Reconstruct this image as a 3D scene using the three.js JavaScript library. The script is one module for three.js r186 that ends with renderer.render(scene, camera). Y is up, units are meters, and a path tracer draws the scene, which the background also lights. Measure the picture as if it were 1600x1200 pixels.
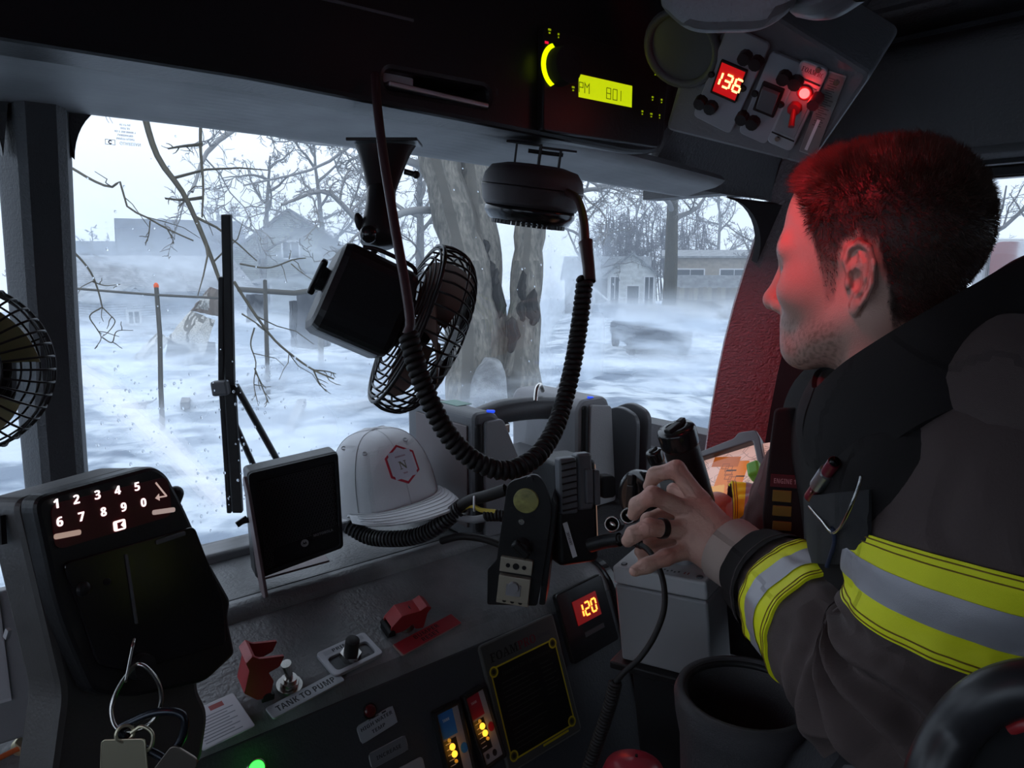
import * as THREE from 'three';
import { RoundedBoxGeometry } from 'three/addons/geometries/RoundedBoxGeometry.js';
import { mergeGeometries, mergeVertices, toCreasedNormals } from 'three/addons/utils/BufferGeometryUtils.js';
import { RectAreaLightUniformsLib } from 'three/addons/lights/RectAreaLightUniformsLib.js';
import { FontLoader } from 'three/addons/loaders/FontLoader.js';
import { TextGeometry } from 'three/addons/geometries/TextGeometry.js';

// ---------------------------------------------------------------- camera, sky, exposure
const scene = new THREE.Scene();
const YAW = 40 * Math.PI / 180, PITCH = 9.5 * Math.PI / 180, FOCAL = 1152;   // vehicle forward is -z, right is +x; metres, eye of the photographer at the origin
const camera = new THREE.PerspectiveCamera(2 * Math.atan(600 / FOCAL) * 180 / Math.PI, 4 / 3, 0.02, 400);
const camF = new THREE.Vector3(Math.sin(YAW) * Math.cos(PITCH), -Math.sin(PITCH), -Math.cos(YAW) * Math.cos(PITCH));
camera.position.set(0, 0, 0);
camera.lookAt(camF);
camera.updateMatrixWorld(true);
const renderer = new THREE.WebGLRenderer({ antialias: true });
renderer.toneMapping = THREE.LinearToneMapping;
renderer.toneMappingExposure = 1.42;
renderer.shadowMap.enabled = true;
RectAreaLightUniformsLib.init();
scene.background = new THREE.Color().setRGB(0.98, 1.12, 1.32);   // smoke-veiled overcast morning sky
scene.fog = new THREE.FogExp2(new THREE.Color().setRGB(0.80, 0.89, 1.0), 0.0055);   // smoke haze hanging over the whole place
const GROUND = -2.3;

// ---------------------------------------------------------------- helpers
const V3 = (x, y, z) => new THREE.Vector3(x, y, z);
const camR = V3(Math.cos(YAW), 0, Math.sin(YAW)), camH = V3(Math.sin(YAW), 0, -Math.cos(YAW)), camU = new THREE.Vector3().crossVectors(camR, camF).normalize();
const ray = (px, py) => camF.clone().addScaledVector(camR, (px - 800) / FOCAL).addScaledVector(camU, (600 - py) / FOCAL);
const at = (px, py, d) => ray(px, py).multiplyScalar(d);                      // the point of the place seen at that spot, d metres deep
const onAxis = (px, py, axis, value) => { const r = ray(px, py); return r.multiplyScalar(value / r[axis]); };
let seedState = 12345;
const rnd = () => { seedState = (seedState + 0x6d2b79f5) | 0; let t = Math.imul(seedState ^ (seedState >>> 15), 1 | seedState); t = (t + Math.imul(t ^ (t >>> 7), 61 | t)) ^ t; return ((t ^ (t >>> 14)) >>> 0) / 4294967296; };
const seed = (n) => { seedState = n * 7919 + 17; };
const rr = (a, b) => a + (b - a) * rnd();
const clamp = THREE.MathUtils.clamp, lerp = THREE.MathUtils.lerp, sstep = THREE.MathUtils.smoothstep;

// value noise, 3D, repeatable
const hash3 = (x, y, z) => { let h = Math.imul(x, 374761393) ^ Math.imul(y, 668265263) ^ Math.imul(z, 1274126177); h = Math.imul(h ^ (h >>> 13), 1274126177); return ((h ^ (h >>> 16)) >>> 0) / 4294967296; };
function noise3(x, y, z, per = 0) {
  const w = (a) => (per ? ((a % per) + per) % per : a);
  const ix = Math.floor(x), iy = Math.floor(y), iz = Math.floor(z), fx = x - ix, fy = y - iy, fz = z - iz;
  const s = (t) => t * t * (3 - 2 * t), u = s(fx), v = s(fy), q = s(fz);
  const c = (a, b, d) => hash3(w(ix + a), w(iy + b), iz + d);
  return lerp(lerp(lerp(c(0, 0, 0), c(1, 0, 0), u), lerp(c(0, 1, 0), c(1, 1, 0), u), v), lerp(lerp(c(0, 0, 1), c(1, 0, 1), u), lerp(c(0, 1, 1), c(1, 1, 1), u), v), q);
}
const fbm = (x, y, z, oct = 4, per = 0) => { let a = 0, k = 0.5, n = 0; for (let i = 0; i < oct; i++) { a += k * noise3(x, y, z + i * 17, per); n += k; k *= 0.5; x *= 2; y *= 2; z *= 2; per *= 2; } return a / n; };

function dataTex(size, fn, srgb = false, rep = 1) {
  const d = new Uint8Array(size * size * 4);
  for (let y = 0; y < size; y++) for (let x = 0; x < size; x++) {
    const c = fn(x / size, y / size), o = (y * size + x) * 4, a = Array.isArray(c) ? c : [c, c, c];
    for (let k = 0; k < 3; k++) d[o + k] = clamp(Math.round(a[k] * 255), 0, 255);
    d[o + 3] = 255;
  }
  const t = new THREE.DataTexture(d, size, size);
  t.wrapS = t.wrapT = THREE.RepeatWrapping; t.magFilter = THREE.LinearFilter; t.minFilter = THREE.LinearMipmapLinearFilter; t.generateMipmaps = true;
  if (srgb) t.colorSpace = THREE.SRGBColorSpace;
  t.repeat.set(rep, rep); t.needsUpdate = true;
  return t;
}
const scaled = (t, rep) => { const c = t.clone(); c.repeat.set(rep, rep); c.needsUpdate = true; return c; };

// geometry helpers; every geometry is made non-indexed with uv in metres unless keepUV
const mat4 = (p = [0, 0, 0], r = [0, 0, 0], s = [1, 1, 1]) => new THREE.Matrix4().compose(V3(...p), new THREE.Quaternion().setFromEuler(new THREE.Euler(...r)), V3(...s));
function uvBox(g) {
  const p = g.attributes.position, n = g.attributes.normal, uv = new Float32Array(p.count * 2);
  for (let i = 0; i < p.count; i++) {
    const ax = Math.abs(n.getX(i)), ay = Math.abs(n.getY(i)), az = Math.abs(n.getZ(i));
    const a = ax > ay && ax > az ? [p.getZ(i), p.getY(i)] : ay > az ? [p.getX(i), p.getZ(i)] : [p.getX(i), p.getY(i)];
    uv[i * 2] = a[0]; uv[i * 2 + 1] = a[1];
  }
  g.setAttribute('uv', new THREE.BufferAttribute(uv, 2));
  return g;
}
function clean(g, keepUV = false) {
  if (g.index) g = g.toNonIndexed();
  for (const k of Object.keys(g.attributes)) if (!['position', 'normal', 'uv', 'color'].includes(k)) g.deleteAttribute(k);
  if (!g.attributes.normal) g.computeVertexNormals();
  return keepUV ? g : uvBox(g);
}
const M = (list, keepUV = false) => { const l = list.flat(3).filter(Boolean).map((g) => clean(g, keepUV)); return l.length === 1 ? l[0] : mergeGeometries(l); };
const T = (g, p = [0, 0, 0], r = [0, 0, 0], s = [1, 1, 1]) => { const l = Array.isArray(g) ? g : [g]; l.flat(3).forEach((q) => q.applyMatrix4(mat4(p, r, s))); return g; };
const B = (w, h, d, x = 0, y = 0, z = 0, e = 0, r = [0, 0, 0], seg = 2) => T(e ? new RoundedBoxGeometry(w, h, d, seg, Math.min(e, w / 2.02, h / 2.02, d / 2.02)) : new THREE.BoxGeometry(w, h, d), [x, y, z], r);
const AX = { x: [0, 0, -Math.PI / 2], y: [0, 0, 0], z: [Math.PI / 2, 0, 0] };
const C = (r0, r1, h, x = 0, y = 0, z = 0, axis = 'y', seg = 20) => T(new THREE.CylinderGeometry(r1, r0, h, seg), [x, y, z], AX[axis]);   // r0 at the low end of the axis
const S = (rx, ry, rz, x = 0, y = 0, z = 0, seg = 16) => T(new THREE.SphereGeometry(1, seg, Math.ceil(seg * 0.7)), [x, y, z], [0, 0, 0], [rx, ry, rz]);
const pts = (a) => a.map((p) => (p.isVector3 ? p : V3(...p)));
const TU = (a, r, seg = 40, rad = 8, closed = false, tension = 0.5) => new THREE.TubeGeometry(new THREE.CatmullRomCurve3(pts(a), closed, 'catmullrom', tension), seg, r, rad, closed);
const L = (prof, seg = 32) => new THREE.LatheGeometry(prof.map(([r, y]) => new THREE.Vector2(r, y)), seg);
const TOR = (R, r, x = 0, y = 0, z = 0, rot = [0, 0, 0], seg = 32, rad = 8, arc = Math.PI * 2) => T(new THREE.TorusGeometry(R, r, rad, seg, arc), [x, y, z], rot);
function roundShape(p, r) {
  const s = new THREE.Shape(), n = p.length;
  for (let i = 0; i < n; i++) {
    const a = new THREE.Vector2(...p[(i + n - 1) % n]), b = new THREE.Vector2(...p[i]), c = new THREE.Vector2(...p[(i + 1) % n]);
    const q = Math.min(Array.isArray(r) ? r[i] : r, a.distanceTo(b) * 0.48, b.distanceTo(c) * 0.48), u = a.clone().sub(b).setLength(q || 1e-6).add(b), v = c.clone().sub(b).setLength(q || 1e-6).add(b);
    if (!i) s.moveTo(u.x, u.y); else s.lineTo(u.x, u.y);
    if (q > 1e-6) s.quadraticCurveTo(b.x, b.y, v.x, v.y);
  }
  s.closePath();
  return s;
}
const rectPts = (w, h, x = 0, y = 0) => [[x - w / 2, y - h / 2], [x + w / 2, y - h / 2], [x + w / 2, y + h / 2], [x - w / 2, y + h / 2]];
const EX = (p, depth, r = 0, bevel = 0, holes = [], seg = 6) => {   // extruded towards +z from z = 0
  const s = p instanceof THREE.Shape ? p : roundShape(p, r);
  for (const h of holes) s.holes.push(h);
  return T(new THREE.ExtrudeGeometry(s, { depth: depth - 2 * bevel, bevelEnabled: bevel > 0, bevelThickness: bevel, bevelSize: bevel, bevelOffset: -bevel, bevelSegments: 2, curveSegments: seg }), [0, 0, bevel]);
};
const circleHole = (x, y, r) => new THREE.Path().absarc(x, y, r, 0, Math.PI * 2, true);
const hexPrism = (r, h, z) => T(new THREE.CylinderGeometry(r, r, h, 6), [0, 0, z], [Math.PI / 2, 0, 0]);
// grid surface from a function of (i, j) in 0..1
function GRID(nu, nv, f, flip = false) {
  const pos = [], uv = [], idx = [];
  for (let j = 0; j <= nv; j++) for (let i = 0; i <= nu; i++) { const p = f(i / nu, j / nv); pos.push(p.x, p.y, p.z); uv.push(i / nu, j / nv); }
  for (let j = 0; j < nv; j++) for (let i = 0; i < nu; i++) { const a = j * (nu + 1) + i, b = a + 1, c = a + nu + 1, d = c + 1; if (flip) idx.push(a, c, b, b, c, d); else idx.push(a, b, c, b, d, c); }
  const g = new THREE.BufferGeometry();
  g.setAttribute('position', new THREE.Float32BufferAttribute(pos, 3)); g.setAttribute('uv', new THREE.Float32BufferAttribute(uv, 2)); g.setIndex(idx);
  g.computeVertexNormals();
  return g;
}
// a sheet with thickness from a surface function of (u, v): both faces and the rim
function SLAB(nu, nv, f, thick) {
  const a = GRID(nu, nv, f), n = a.attributes.normal, p = a.attributes.position, w = nu + 1;
  const back = (u, v) => { const i = Math.round(u * nu), j = Math.round(v * nv), k = j * w + i; return V3(p.getX(k) - n.getX(k) * thick, p.getY(k) - n.getY(k) * thick, p.getZ(k) - n.getZ(k) * thick); };
  const b = GRID(nu, nv, back, true), rim = [];
  const edge = (g, h, num) => GRID(num, 1, (u, v) => (v < 0.5 ? g(u) : h(u)));
  rim.push(edge((u) => back(u, 0), (u) => f(u, 0), nu), edge((u) => f(u, 1), (u) => back(u, 1), nu), edge((v) => f(0, v), (v) => back(0, v), nv), edge((v) => back(1, v), (v) => f(1, v), nv));
  return [a, b, ...rim];
}
// smooth implicit surfaces (surface nets)
function SN(sdf, lo, hi, cell, colorOf) {
  const n = [0, 1, 2].map((k) => Math.ceil((hi[k] - lo[k]) / cell) + 1), [nx, ny, nz] = n, val = new Float32Array(nx * ny * nz);
  for (let k = 0, o = 0; k < nz; k++) for (let j = 0; j < ny; j++) for (let i = 0; i < nx; i++, o++) val[o] = sdf(lo[0] + i * cell, lo[1] + j * cell, lo[2] + k * cell);
  const vid = new Int32Array(nx * ny * nz).fill(-1), pos = [], idx = [], off = [0, 1, nx, nx + 1, nx * ny, nx * ny + 1, nx * ny + nx, nx * ny + nx + 1];
  const E = [[0, 1], [2, 3], [4, 5], [6, 7], [0, 2], [1, 3], [4, 6], [5, 7], [0, 4], [1, 5], [2, 6], [3, 7]];
  for (let k = 0; k < nz - 1; k++) for (let j = 0; j < ny - 1; j++) for (let i = 0; i < nx - 1; i++) {
    const o = i + nx * (j + ny * k);
    let inside = 0;
    for (let c = 0; c < 8; c++) if (val[o + off[c]] < 0) inside++;
    if (inside === 0 || inside === 8) continue;
    let x = 0, y = 0, z = 0, m = 0;
    for (const [a, b] of E) {
      const va = val[o + off[a]], vb = val[o + off[b]];
      if ((va < 0) === (vb < 0)) continue;
      const t = va / (va - vb);
      x += lerp(a & 1, b & 1, t); y += lerp((a >> 1) & 1, (b >> 1) & 1, t); z += lerp(a >> 2, b >> 2, t); m++;
    }
    vid[o] = pos.length / 3;
    pos.push(lo[0] + (i + x / m) * cell, lo[1] + (j + y / m) * cell, lo[2] + (k + z / m) * cell);
  }
  const quad = (a, b, c, d, flip) => { if (a < 0 || b < 0 || c < 0 || d < 0) return; if (flip) idx.push(a, c, b, b, c, d); else idx.push(a, b, c, b, d, c); };
  const sx = 1, sy = nx, sz = nx * ny;
  for (let k = 1; k < nz - 1; k++) for (let j = 1; j < ny - 1; j++) for (let i = 1; i < nx - 1; i++) {
    const o = i + nx * (j + ny * k), v0 = val[o] < 0;
    if (v0 !== val[o + sx] < 0) quad(vid[o - sy - sz], vid[o - sz], vid[o - sy], vid[o], !v0);
    if (v0 !== val[o + sy] < 0) quad(vid[o - sx - sz], vid[o - sx], vid[o - sz], vid[o], !v0);
    if (v0 !== val[o + sz] < 0) quad(vid[o - sx - sy], vid[o - sy], vid[o - sx], vid[o], !v0);
  }
  const nor = new Float32Array(pos.length), e = cell * 0.4;
  for (let i = 0; i < pos.length; i += 3) {
    const [x, y, z] = [pos[i], pos[i + 1], pos[i + 2]], v = V3(sdf(x + e, y, z) - sdf(x - e, y, z), sdf(x, y + e, z) - sdf(x, y - e, z), sdf(x, y, z + e) - sdf(x, y, z - e)).normalize();
    v.toArray(nor, i);
  }
  const g = new THREE.BufferGeometry();
  g.setAttribute('position', new THREE.Float32BufferAttribute(pos, 3)); g.setAttribute('normal', new THREE.BufferAttribute(nor, 3)); g.setIndex(idx);
  if (colorOf) { const c = new Float32Array(pos.length); for (let i = 0; i < pos.length; i += 3) colorOf(pos[i], pos[i + 1], pos[i + 2]).forEach((q, k) => { c[i + k] = q; }); g.setAttribute('color', new THREE.BufferAttribute(c, 3)); }
  return g;
}
const smin = (a, b, k) => { const h = Math.max(k - Math.abs(a - b), 0) / k; return Math.min(a, b) - h * h * k * 0.25; };
const smax = (a, b, k) => -smin(-a, -b, k);
const sdCap = (x, y, z, a, b, ra, rb) => { const bx = b[0] - a[0], by = b[1] - a[1], bz = b[2] - a[2], px = x - a[0], py = y - a[1], pz = z - a[2]; const t = clamp((px * bx + py * by + pz * bz) / (bx * bx + by * by + bz * bz), 0, 1); return Math.hypot(px - bx * t, py - by * t, pz - bz * t) - lerp(ra, rb, t); };
const sdEll = (x, y, z, c, r) => { const px = x - c[0], py = y - c[1], pz = z - c[2], k0 = Math.hypot(px / r[0], py / r[1], pz / r[2]), k1 = Math.hypot(px / (r[0] * r[0]), py / (r[1] * r[1]), pz / (r[2] * r[2])); return k1 < 1e-9 ? -Math.min(...r) : k0 * (k0 - 1) / k1; };

// things, parts and the setting
const taken = {};
const numbered = (name) => { const n = taken[name] = (taken[name] ?? -1) + 1; return n ? `${name}_${String(n).padStart(3, '0')}` : name; };
function thing(name, label, category, pos = [0, 0, 0], group) {
  const o = new THREE.Group();
  o.name = numbered(name); o.position.copy(pos.isVector3 ? pos : V3(...pos)); o.userData = { label, category };
  if (group) o.userData.group = group;
  scene.add(o); o.updateMatrixWorld(true);
  return o;
}
function mesh(parent, name, g, m, label) {                                   // geometry in the parent's axes
  const o = new THREE.Mesh(g.isBufferGeometry ? g : M([g]), m);
  o.name = parent === scene ? numbered(name) : name; o.castShadow = o.receiveShadow = true;
  if (label) o.userData.label = label;
  parent.add(o); o.updateMatrixWorld(true);
  return o;
}
function meshW(parent, name, g, m, label, keepUV = false) {                   // geometry in world axes
  g = Array.isArray(g) || !g.isBufferGeometry ? M([g], keepUV) : g;
  parent.updateMatrixWorld(true);
  g.applyMatrix4(parent.matrixWorld.clone().invert());
  return mesh(parent, name, g, m, label);
}
function struct(name, g, m, label, parent = scene) { const o = mesh(parent, name, g.isBufferGeometry ? g : M([g]), m, label); o.userData.kind = 'structure'; return o; }
// a flat face in the place: origin, right, up; local z points out of it
function frame(o, u, v) {
  u = u.clone().normalize(); const n = new THREE.Vector3().crossVectors(u, v).normalize(); v = new THREE.Vector3().crossVectors(n, u).normalize();
  const m = new THREE.Matrix4().makeBasis(u, v, n).setPosition(o);
  return {
    o, u, v, n, m,
    hit(px, py) { const r = ray(px, py), t = o.dot(n) / r.dot(n), p = r.multiplyScalar(t).sub(o); return [p.dot(u), p.dot(v)]; },
    pt(a, b, c = 0) { return o.clone().addScaledVector(u, a).addScaledVector(v, b).addScaledVector(n, c); },
    // lower left, lower right, upper right, upper left spots of a rectangle lying on the face
    rect(q) { const h = q.map(([x, y]) => this.hit(x, y)), mid = [0, 1].map((k) => (h[0][k] + h[1][k] + h[2][k] + h[3][k]) / 4), du = [h[1][0] - h[0][0] + h[2][0] - h[3][0], h[1][1] - h[0][1] + h[2][1] - h[3][1]], dv = [h[3][0] - h[0][0] + h[2][0] - h[1][0], h[3][1] - h[0][1] + h[2][1] - h[1][1]]; return { x: mid[0], y: mid[1], w: Math.hypot(...du) / 2, h: Math.hypot(...dv) / 2, a: Math.atan2(du[1], du[0]) }; },
    put(o, x, y, z = 0, a = 0) { const q = this.m.clone().multiply(mat4([x, y, z], [0, 0, a])); q.decompose(o.position, o.quaternion, o.scale); o.updateMatrixWorld(true); return o; },
  };
}
function canvasTex(w, h, draw) {
  const c = document.createElement('canvas'); c.width = w; c.height = h;
  const g = c.getContext('2d'); draw(g, w, h);
  const t = new THREE.CanvasTexture(c); t.colorSpace = THREE.SRGBColorSpace; t.anisotropy = 4;
  return t;
}
const quadUV = (w, h, x = 0, y = 0, z = 0) => T(new THREE.PlaneGeometry(w, h), [x, y, z]);
function printed(parent, name, w, h, x, y, z, tex, opt = {}) {               // flat print on a face
  const m = new THREE.MeshStandardMaterial({ map: tex, roughness: opt.rough ?? 0.5, metalness: opt.metal ?? 0, transparent: !!opt.alpha, ...(opt.glow ? { emissive: new THREE.Color(1, 1, 1), emissiveMap: tex, emissiveIntensity: opt.glow } : {}) });
  return mesh(parent, name, clean(quadUV(w, h, x, y, z), true), m, opt.label);
}

// ---------------------------------------------------------------- materials
const grainT = dataTex(256, (u, v) => { let a = 0; for (let i = 0; i < 3; i++) { const f = 24 << i; a += Math.abs(noise3(u * f, v * f, i * 9, f) - 0.5) * (0.9 - i * 0.2); } return clamp(a * 1.3, 0, 1); });
const fineT = dataTex(256, (u, v) => fbm(u * 48, v * 48, 3, 3, 48));
const clothT = dataTex(128, (u, v) => 0.5 + 0.25 * Math.sin(u * Math.PI * 64) * Math.cos(v * Math.PI * 64) + 0.25 * (noise3(u * 64, v * 64, 5, 64) - 0.5));
const patchT = dataTex(256, (u, v) => { const a = fbm(u * 6, v * 6, 9, 5, 6); return 0.72 + 0.5 * (a - 0.5); }, true);
const scratchT = dataTex(256, (u, v) => 0.5 + 0.5 * (fbm(u * 4, v * 90, 2, 3, 4) - 0.5));
const std = (r, g, b, rough = 0.5, opt = {}) => new THREE.MeshStandardMaterial({ color: new THREE.Color().setRGB(r, g, b), roughness: rough, ...opt });
const phy = (r, g, b, rough = 0.5, opt = {}) => new THREE.MeshPhysicalMaterial({ color: new THREE.Color().setRGB(r, g, b), roughness: rough, ...opt });
const grain = (rep, s) => ({ bumpMap: scaled(grainT, rep), bumpScale: s });
const glow = (r, g, b, k) => new THREE.MeshStandardMaterial({ color: new THREE.Color().setRGB(r * 0.3, g * 0.3, b * 0.3), emissive: new THREE.Color().setRGB(r, g, b), emissiveIntensity: k, roughness: 0.4 });
const MT = {
  vinyl: std(0.11, 0.115, 0.125, 0.52, { ...grain(9, 0.0006), map: scaled(patchT, 1.3) }),
  vinylDark: std(0.045, 0.046, 0.05, 0.6, grain(9, 0.0006)),
  header: std(0.34, 0.345, 0.36, 0.5, { bumpMap: scaled(scratchT, 3), bumpScale: 0.0008, map: scaled(patchT, 1.5) }),
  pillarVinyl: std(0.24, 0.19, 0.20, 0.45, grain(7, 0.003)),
  dash: std(0.38, 0.385, 0.395, 0.42, { ...grain(6, 0.0007), map: scaled(patchT, 2.2) }),
  dashFace: std(0.035, 0.037, 0.042, 0.5, grain(8, 0.0004)),
  black: phy(0.012, 0.012, 0.013, 0.42, { specularIntensity: 0.5, bumpMap: scaled(fineT, 8), bumpScale: 0.0002 }),
  blackMatte: phy(0.012, 0.012, 0.013, 0.85, { specularIntensity: 0.4 }),
  blackGloss: std(0.01, 0.01, 0.011, 0.18),
  rubber: phy(0.013, 0.011, 0.011, 0.55, { specularIntensity: 0.6 }),
  greyPlastic: std(0.24, 0.24, 0.255, 0.5, { bumpMap: scaled(fineT, 10), bumpScale: 0.0002 }),
  greyDark: std(0.085, 0.087, 0.095, 0.45, { bumpMap: scaled(fineT, 10), bumpScale: 0.0002 }),
  greyLight: std(0.38, 0.38, 0.39, 0.5, { bumpMap: scaled(fineT, 10), bumpScale: 0.0002 }),
  aluminium: std(0.5, 0.5, 0.52, 0.35, { metalness: 0.85, bumpMap: scaled(scratchT, 6), bumpScale: 0.0001 }),
  plate: std(0.42, 0.42, 0.45, 0.45, { metalness: 0.4, bumpMap: scaled(scratchT, 10), bumpScale: 0.0001 }),
  steel: std(0.6, 0.58, 0.55, 0.25, { metalness: 1 }),
  brass: std(0.62, 0.58, 0.42, 0.35, { metalness: 0.8 }),
  blackMetal: phy(0.016, 0.014, 0.014, 0.4, { metalness: 0.1, specularIntensity: 0.7 }),
  red: std(0.35, 0.02, 0.025, 0.4),
  redDark: std(0.22, 0.012, 0.02, 0.4),
  white: std(0.7, 0.7, 0.72, 0.6),
};

// ---------------------------------------------------------------- cab shell
const MIDX = 0.15;
const wsPt = (x, k) => { const s = (x - MIDX) / 1.17, q = s * s; return V3(x, lerp(-0.45 + 0.03 * q, 0.182 - 0.077 * q, k), lerp(-1.16 + 0.24 * q, -1.03 + 0.225 * q, k) - 0.02 * Math.sin(Math.PI * k)); };
const WSR = 1.315, WSL = 2 * MIDX - WSR, DIV0 = 0.113, DIV1 = 0.187;
{
  const glassM = phy(0.97, 0.985, 0.99, 0.0, { transmission: 1, thickness: 0, ior: 1.45, specularIntensity: 0.7 });
  const pane = (name, a, b, label) => struct(name, clean(GRID(28, 10, (u, v) => wsPt(lerp(a, b, u), lerp(-0.02, 1.03, v)))), glassM, label);
  pane('window_1', DIV1 - 0.02, WSR + 0.02, 'curved passenger windshield pane spotted with water drops');
  pane('window_2', WSL - 0.02, DIV0 + 0.02, 'curved windshield pane left of the centre divider');
  // centre divider and the two outer pillars follow the rake of the glass
  const bar = (x0, x1, inDepth, outDepth, nseg = 16) => {
    const prof = [[0, outDepth], [0, 0.005], [0.18, -inDepth * 0.8], [0.3, -inDepth], [0.7, -inDepth], [0.85, -inDepth * 0.75], [1, 0.004], [1, outDepth], [0, outDepth]];
    return GRID(prof.length - 1, nseg, (u, v) => { const [t, d] = prof[Math.round(u * (prof.length - 1))], p = wsPt(lerp(x0, x1, t), lerp(-0.05, 1.06, v)); return V3(p.x, p.y, p.z - d); }, true);
  };
  struct('trim_1', [toCreasedNormals(bar(DIV0, DIV1, 0.045, 0.02).toNonIndexed(), 0.4)], MT.vinylDark, 'dark vinyl centre divider of the windshield');
  // rounded corners of the openings
  const fillet = (xc, kc, sx, sk, rx, rk) => SLAB(10, 4, (u, v) => { const th = u * Math.PI / 2, ax = xc + sx * rx * (1 - Math.cos(th)), ak = kc + sk * rk * (1 - Math.sin(th)); const x = lerp(ax, xc - sx * 0.01, v), k = lerp(ak, kc - sk * 0.01, v), p = wsPt(x, k); return V3(p.x, p.y, p.z + 0.012); }, 0.02);
  struct('trim_2', [fillet(DIV1, 1, 1, -1, 0.045, 0.10), fillet(DIV1, 0, 1, 1, 0.02, 0.04), fillet(DIV0, 1, -1, -1, 0.045, 0.10), fillet(DIV0, 0, -1, 1, 0.02, 0.04)], MT.vinylDark, 'rounded dark corners beside the centre divider');
  struct('trim_3', [fillet(WSR, 1, -1, -1, 0.1, 0.2), fillet(WSL, 1, 1, -1, 0.1, 0.2)], MT.blackMatte, 'rounded upper corners at the outer ends of the windshield');
  // outer pillars: inner face, then black seal, to the door
  const pillar = (side) => {
    const X = (x) => (side > 0 ? x : 2 * MIDX - x), inner = (k) => { const p = wsPt(X(WSR), k); return V3(p.x, p.y, p.z + 0.005); };
    const f = (u, v) => { const k = lerp(-0.5, 1.2, v), a = inner(k), b = V3(X(1.402), a.y, a.z + 0.085); return a.lerp(b, u); };
    const g = (u, v) => { const k = lerp(-0.5, 1.2, v), a = inner(k); return V3(X(lerp(1.402, 1.418, u)), a.y, a.z + lerp(0.085, 0.165, u)); };
    return [SLAB(4, 12, side > 0 ? f : (u, v) => f(1 - u, v), 0.012), SLAB(4, 12, side > 0 ? g : (u, v) => g(1 - u, v), 0.012)];
  };
  const [pr, sr] = pillar(1), [pl, sl] = pillar(-1);
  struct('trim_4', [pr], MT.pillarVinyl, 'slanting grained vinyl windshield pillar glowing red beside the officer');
  struct('trim_5', [sr], MT.blackMatte, 'black rubber seal between windshield pillar and side window');
  struct('trim_6', [pl, sl], MT.vinylDark, 'outer windshield pillar on the driver side');
  // header: padded underside from the glass back to the overhead console
  const hd = (x0, x1) => SLAB(30, 14, (u, v) => {
    const x = lerp(x0, x1, u), a = wsPt(x, 1.0), prof = [[0.02, 0.03], [0, 0], [-0.012, -0.004], [-0.03, -0.003], [-0.12, 0.004], [-0.19, 0.008], [-0.22, 0.012], [-0.232, 0.016]];
    const t = v * (prof.length - 1), i = Math.min(prof.length - 2, Math.floor(t)), q = [0, 1].map((c) => lerp(prof[i][c], prof[i + 1][c], t - i)), wide = clamp((a.z + 0.78) / -0.25, 0.25, 1);
    return V3(x, a.y + q[1] + 0.004, a.z - q[0] * wide);
  }, -0.012);
  struct('trim_7', [hd(-0.9, 1.14)], MT.header, 'long brushed grey header panel above the windshield');
  const cornerPanel = (sd) => SLAB(14, 12, (u, v) => { const x = lerp(1.06, 1.36, u), a = wsPt(Math.min(x, 1.33), 1.0), up = V3(Math.min(1.42, x + 0.05 * v), 0.46, -0.60), k = v, bow = 0.05 * Math.sin(v * Math.PI), p = V3(x, a.y + 0.012, a.z - 0.01).lerp(up, k); p.z -= bow; p.y -= 0.02 * Math.sin(v * 3.1); return V3(sd > 0 ? p.x : 2 * MIDX - p.x, p.y, p.z); }, sd > 0 ? -0.02 : 0.02);
  struct('trim_14', [cornerPanel(1)], std(0.075, 0.072, 0.078, 0.55, grain(7, 0.0008)), 'dark moulded corner panel above the right windshield pillar');
  struct('trim_15', [cornerPanel(-1)], MT.vinylDark, 'dark moulded corner panel above the left windshield pillar');
  // body panels around: front, floor, ceiling, sides, rear
  struct('wall_front', [B(2.75, 1.0, 0.08, MIDX, -0.98, -1.22), B(2.75, 0.3, 0.06, MIDX, 0.40, -1.12)], MT.vinylDark, 'front body panel of the cab around the windshield');
  struct('floor', [B(2.75, 0.06, 3.4, MIDX, -1.42, 0.5)], MT.blackMatte, 'black cab floor');
  struct('ceiling', [B(2.75, 0.06, 3.4, MIDX, 0.48, 0.5)], std(0.14, 0.13, 0.135, 0.7, grain(5, 0.001)), 'dark padded cab ceiling');
  const side = (x, out) => { const w = 0.06, xx = x + out * w / 2; return [B(w, 1.0, 3.4, xx, -0.9, 0.5), B(w, 0.31, 3.4, xx, 0.30, 0.5), B(w, 0.56, 0.46, xx, -0.13, 0.33), B(w, 0.56, 0.75, xx, -0.13, 1.85)]; };
  struct('wall_right', [side(1.42, 1)], MT.vinylDark, 'right cab wall with the officer side window');
  const leftX = 2 * MIDX - 1.45;
  struct('wall_left', [B(0.06, 0.95, 3.4, leftX, -0.92, 0.5), B(0.06, 0.12, 3.4, leftX, 0.40, 0.5), B(0.06, 0.80, 0.2, leftX, -0.05, 0.33), B(0.06, 0.80, 0.5, leftX, -0.05, 1.95)], MT.vinylDark, 'left cab wall with the driver side window');
  struct('trim_16', [B(2.5, 2.6, 5.0, MIDX, -0.9, 4.9, 0.05)], std(0.35, 0.015, 0.02, 0.3), 'red truck body behind the cab');
  struct('wall_rear', [B(2.75, 1.9, 0.06, MIDX, -0.47, 2.18)], MT.vinylDark, 'rear wall of the crew cab');
  const sideGlass = (name, x, z0, z1, label, h = 0.58, yc = -0.13) => struct(name, clean(T(new THREE.PlaneGeometry(z1 - z0, h), [x, yc, (z0 + z1) / 2], [0, Math.PI / 2, 0])), glassM, label);
  sideGlass('window_3', 1.45, -0.74, 0.12, 'officer side window with bare trees outside');
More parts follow.
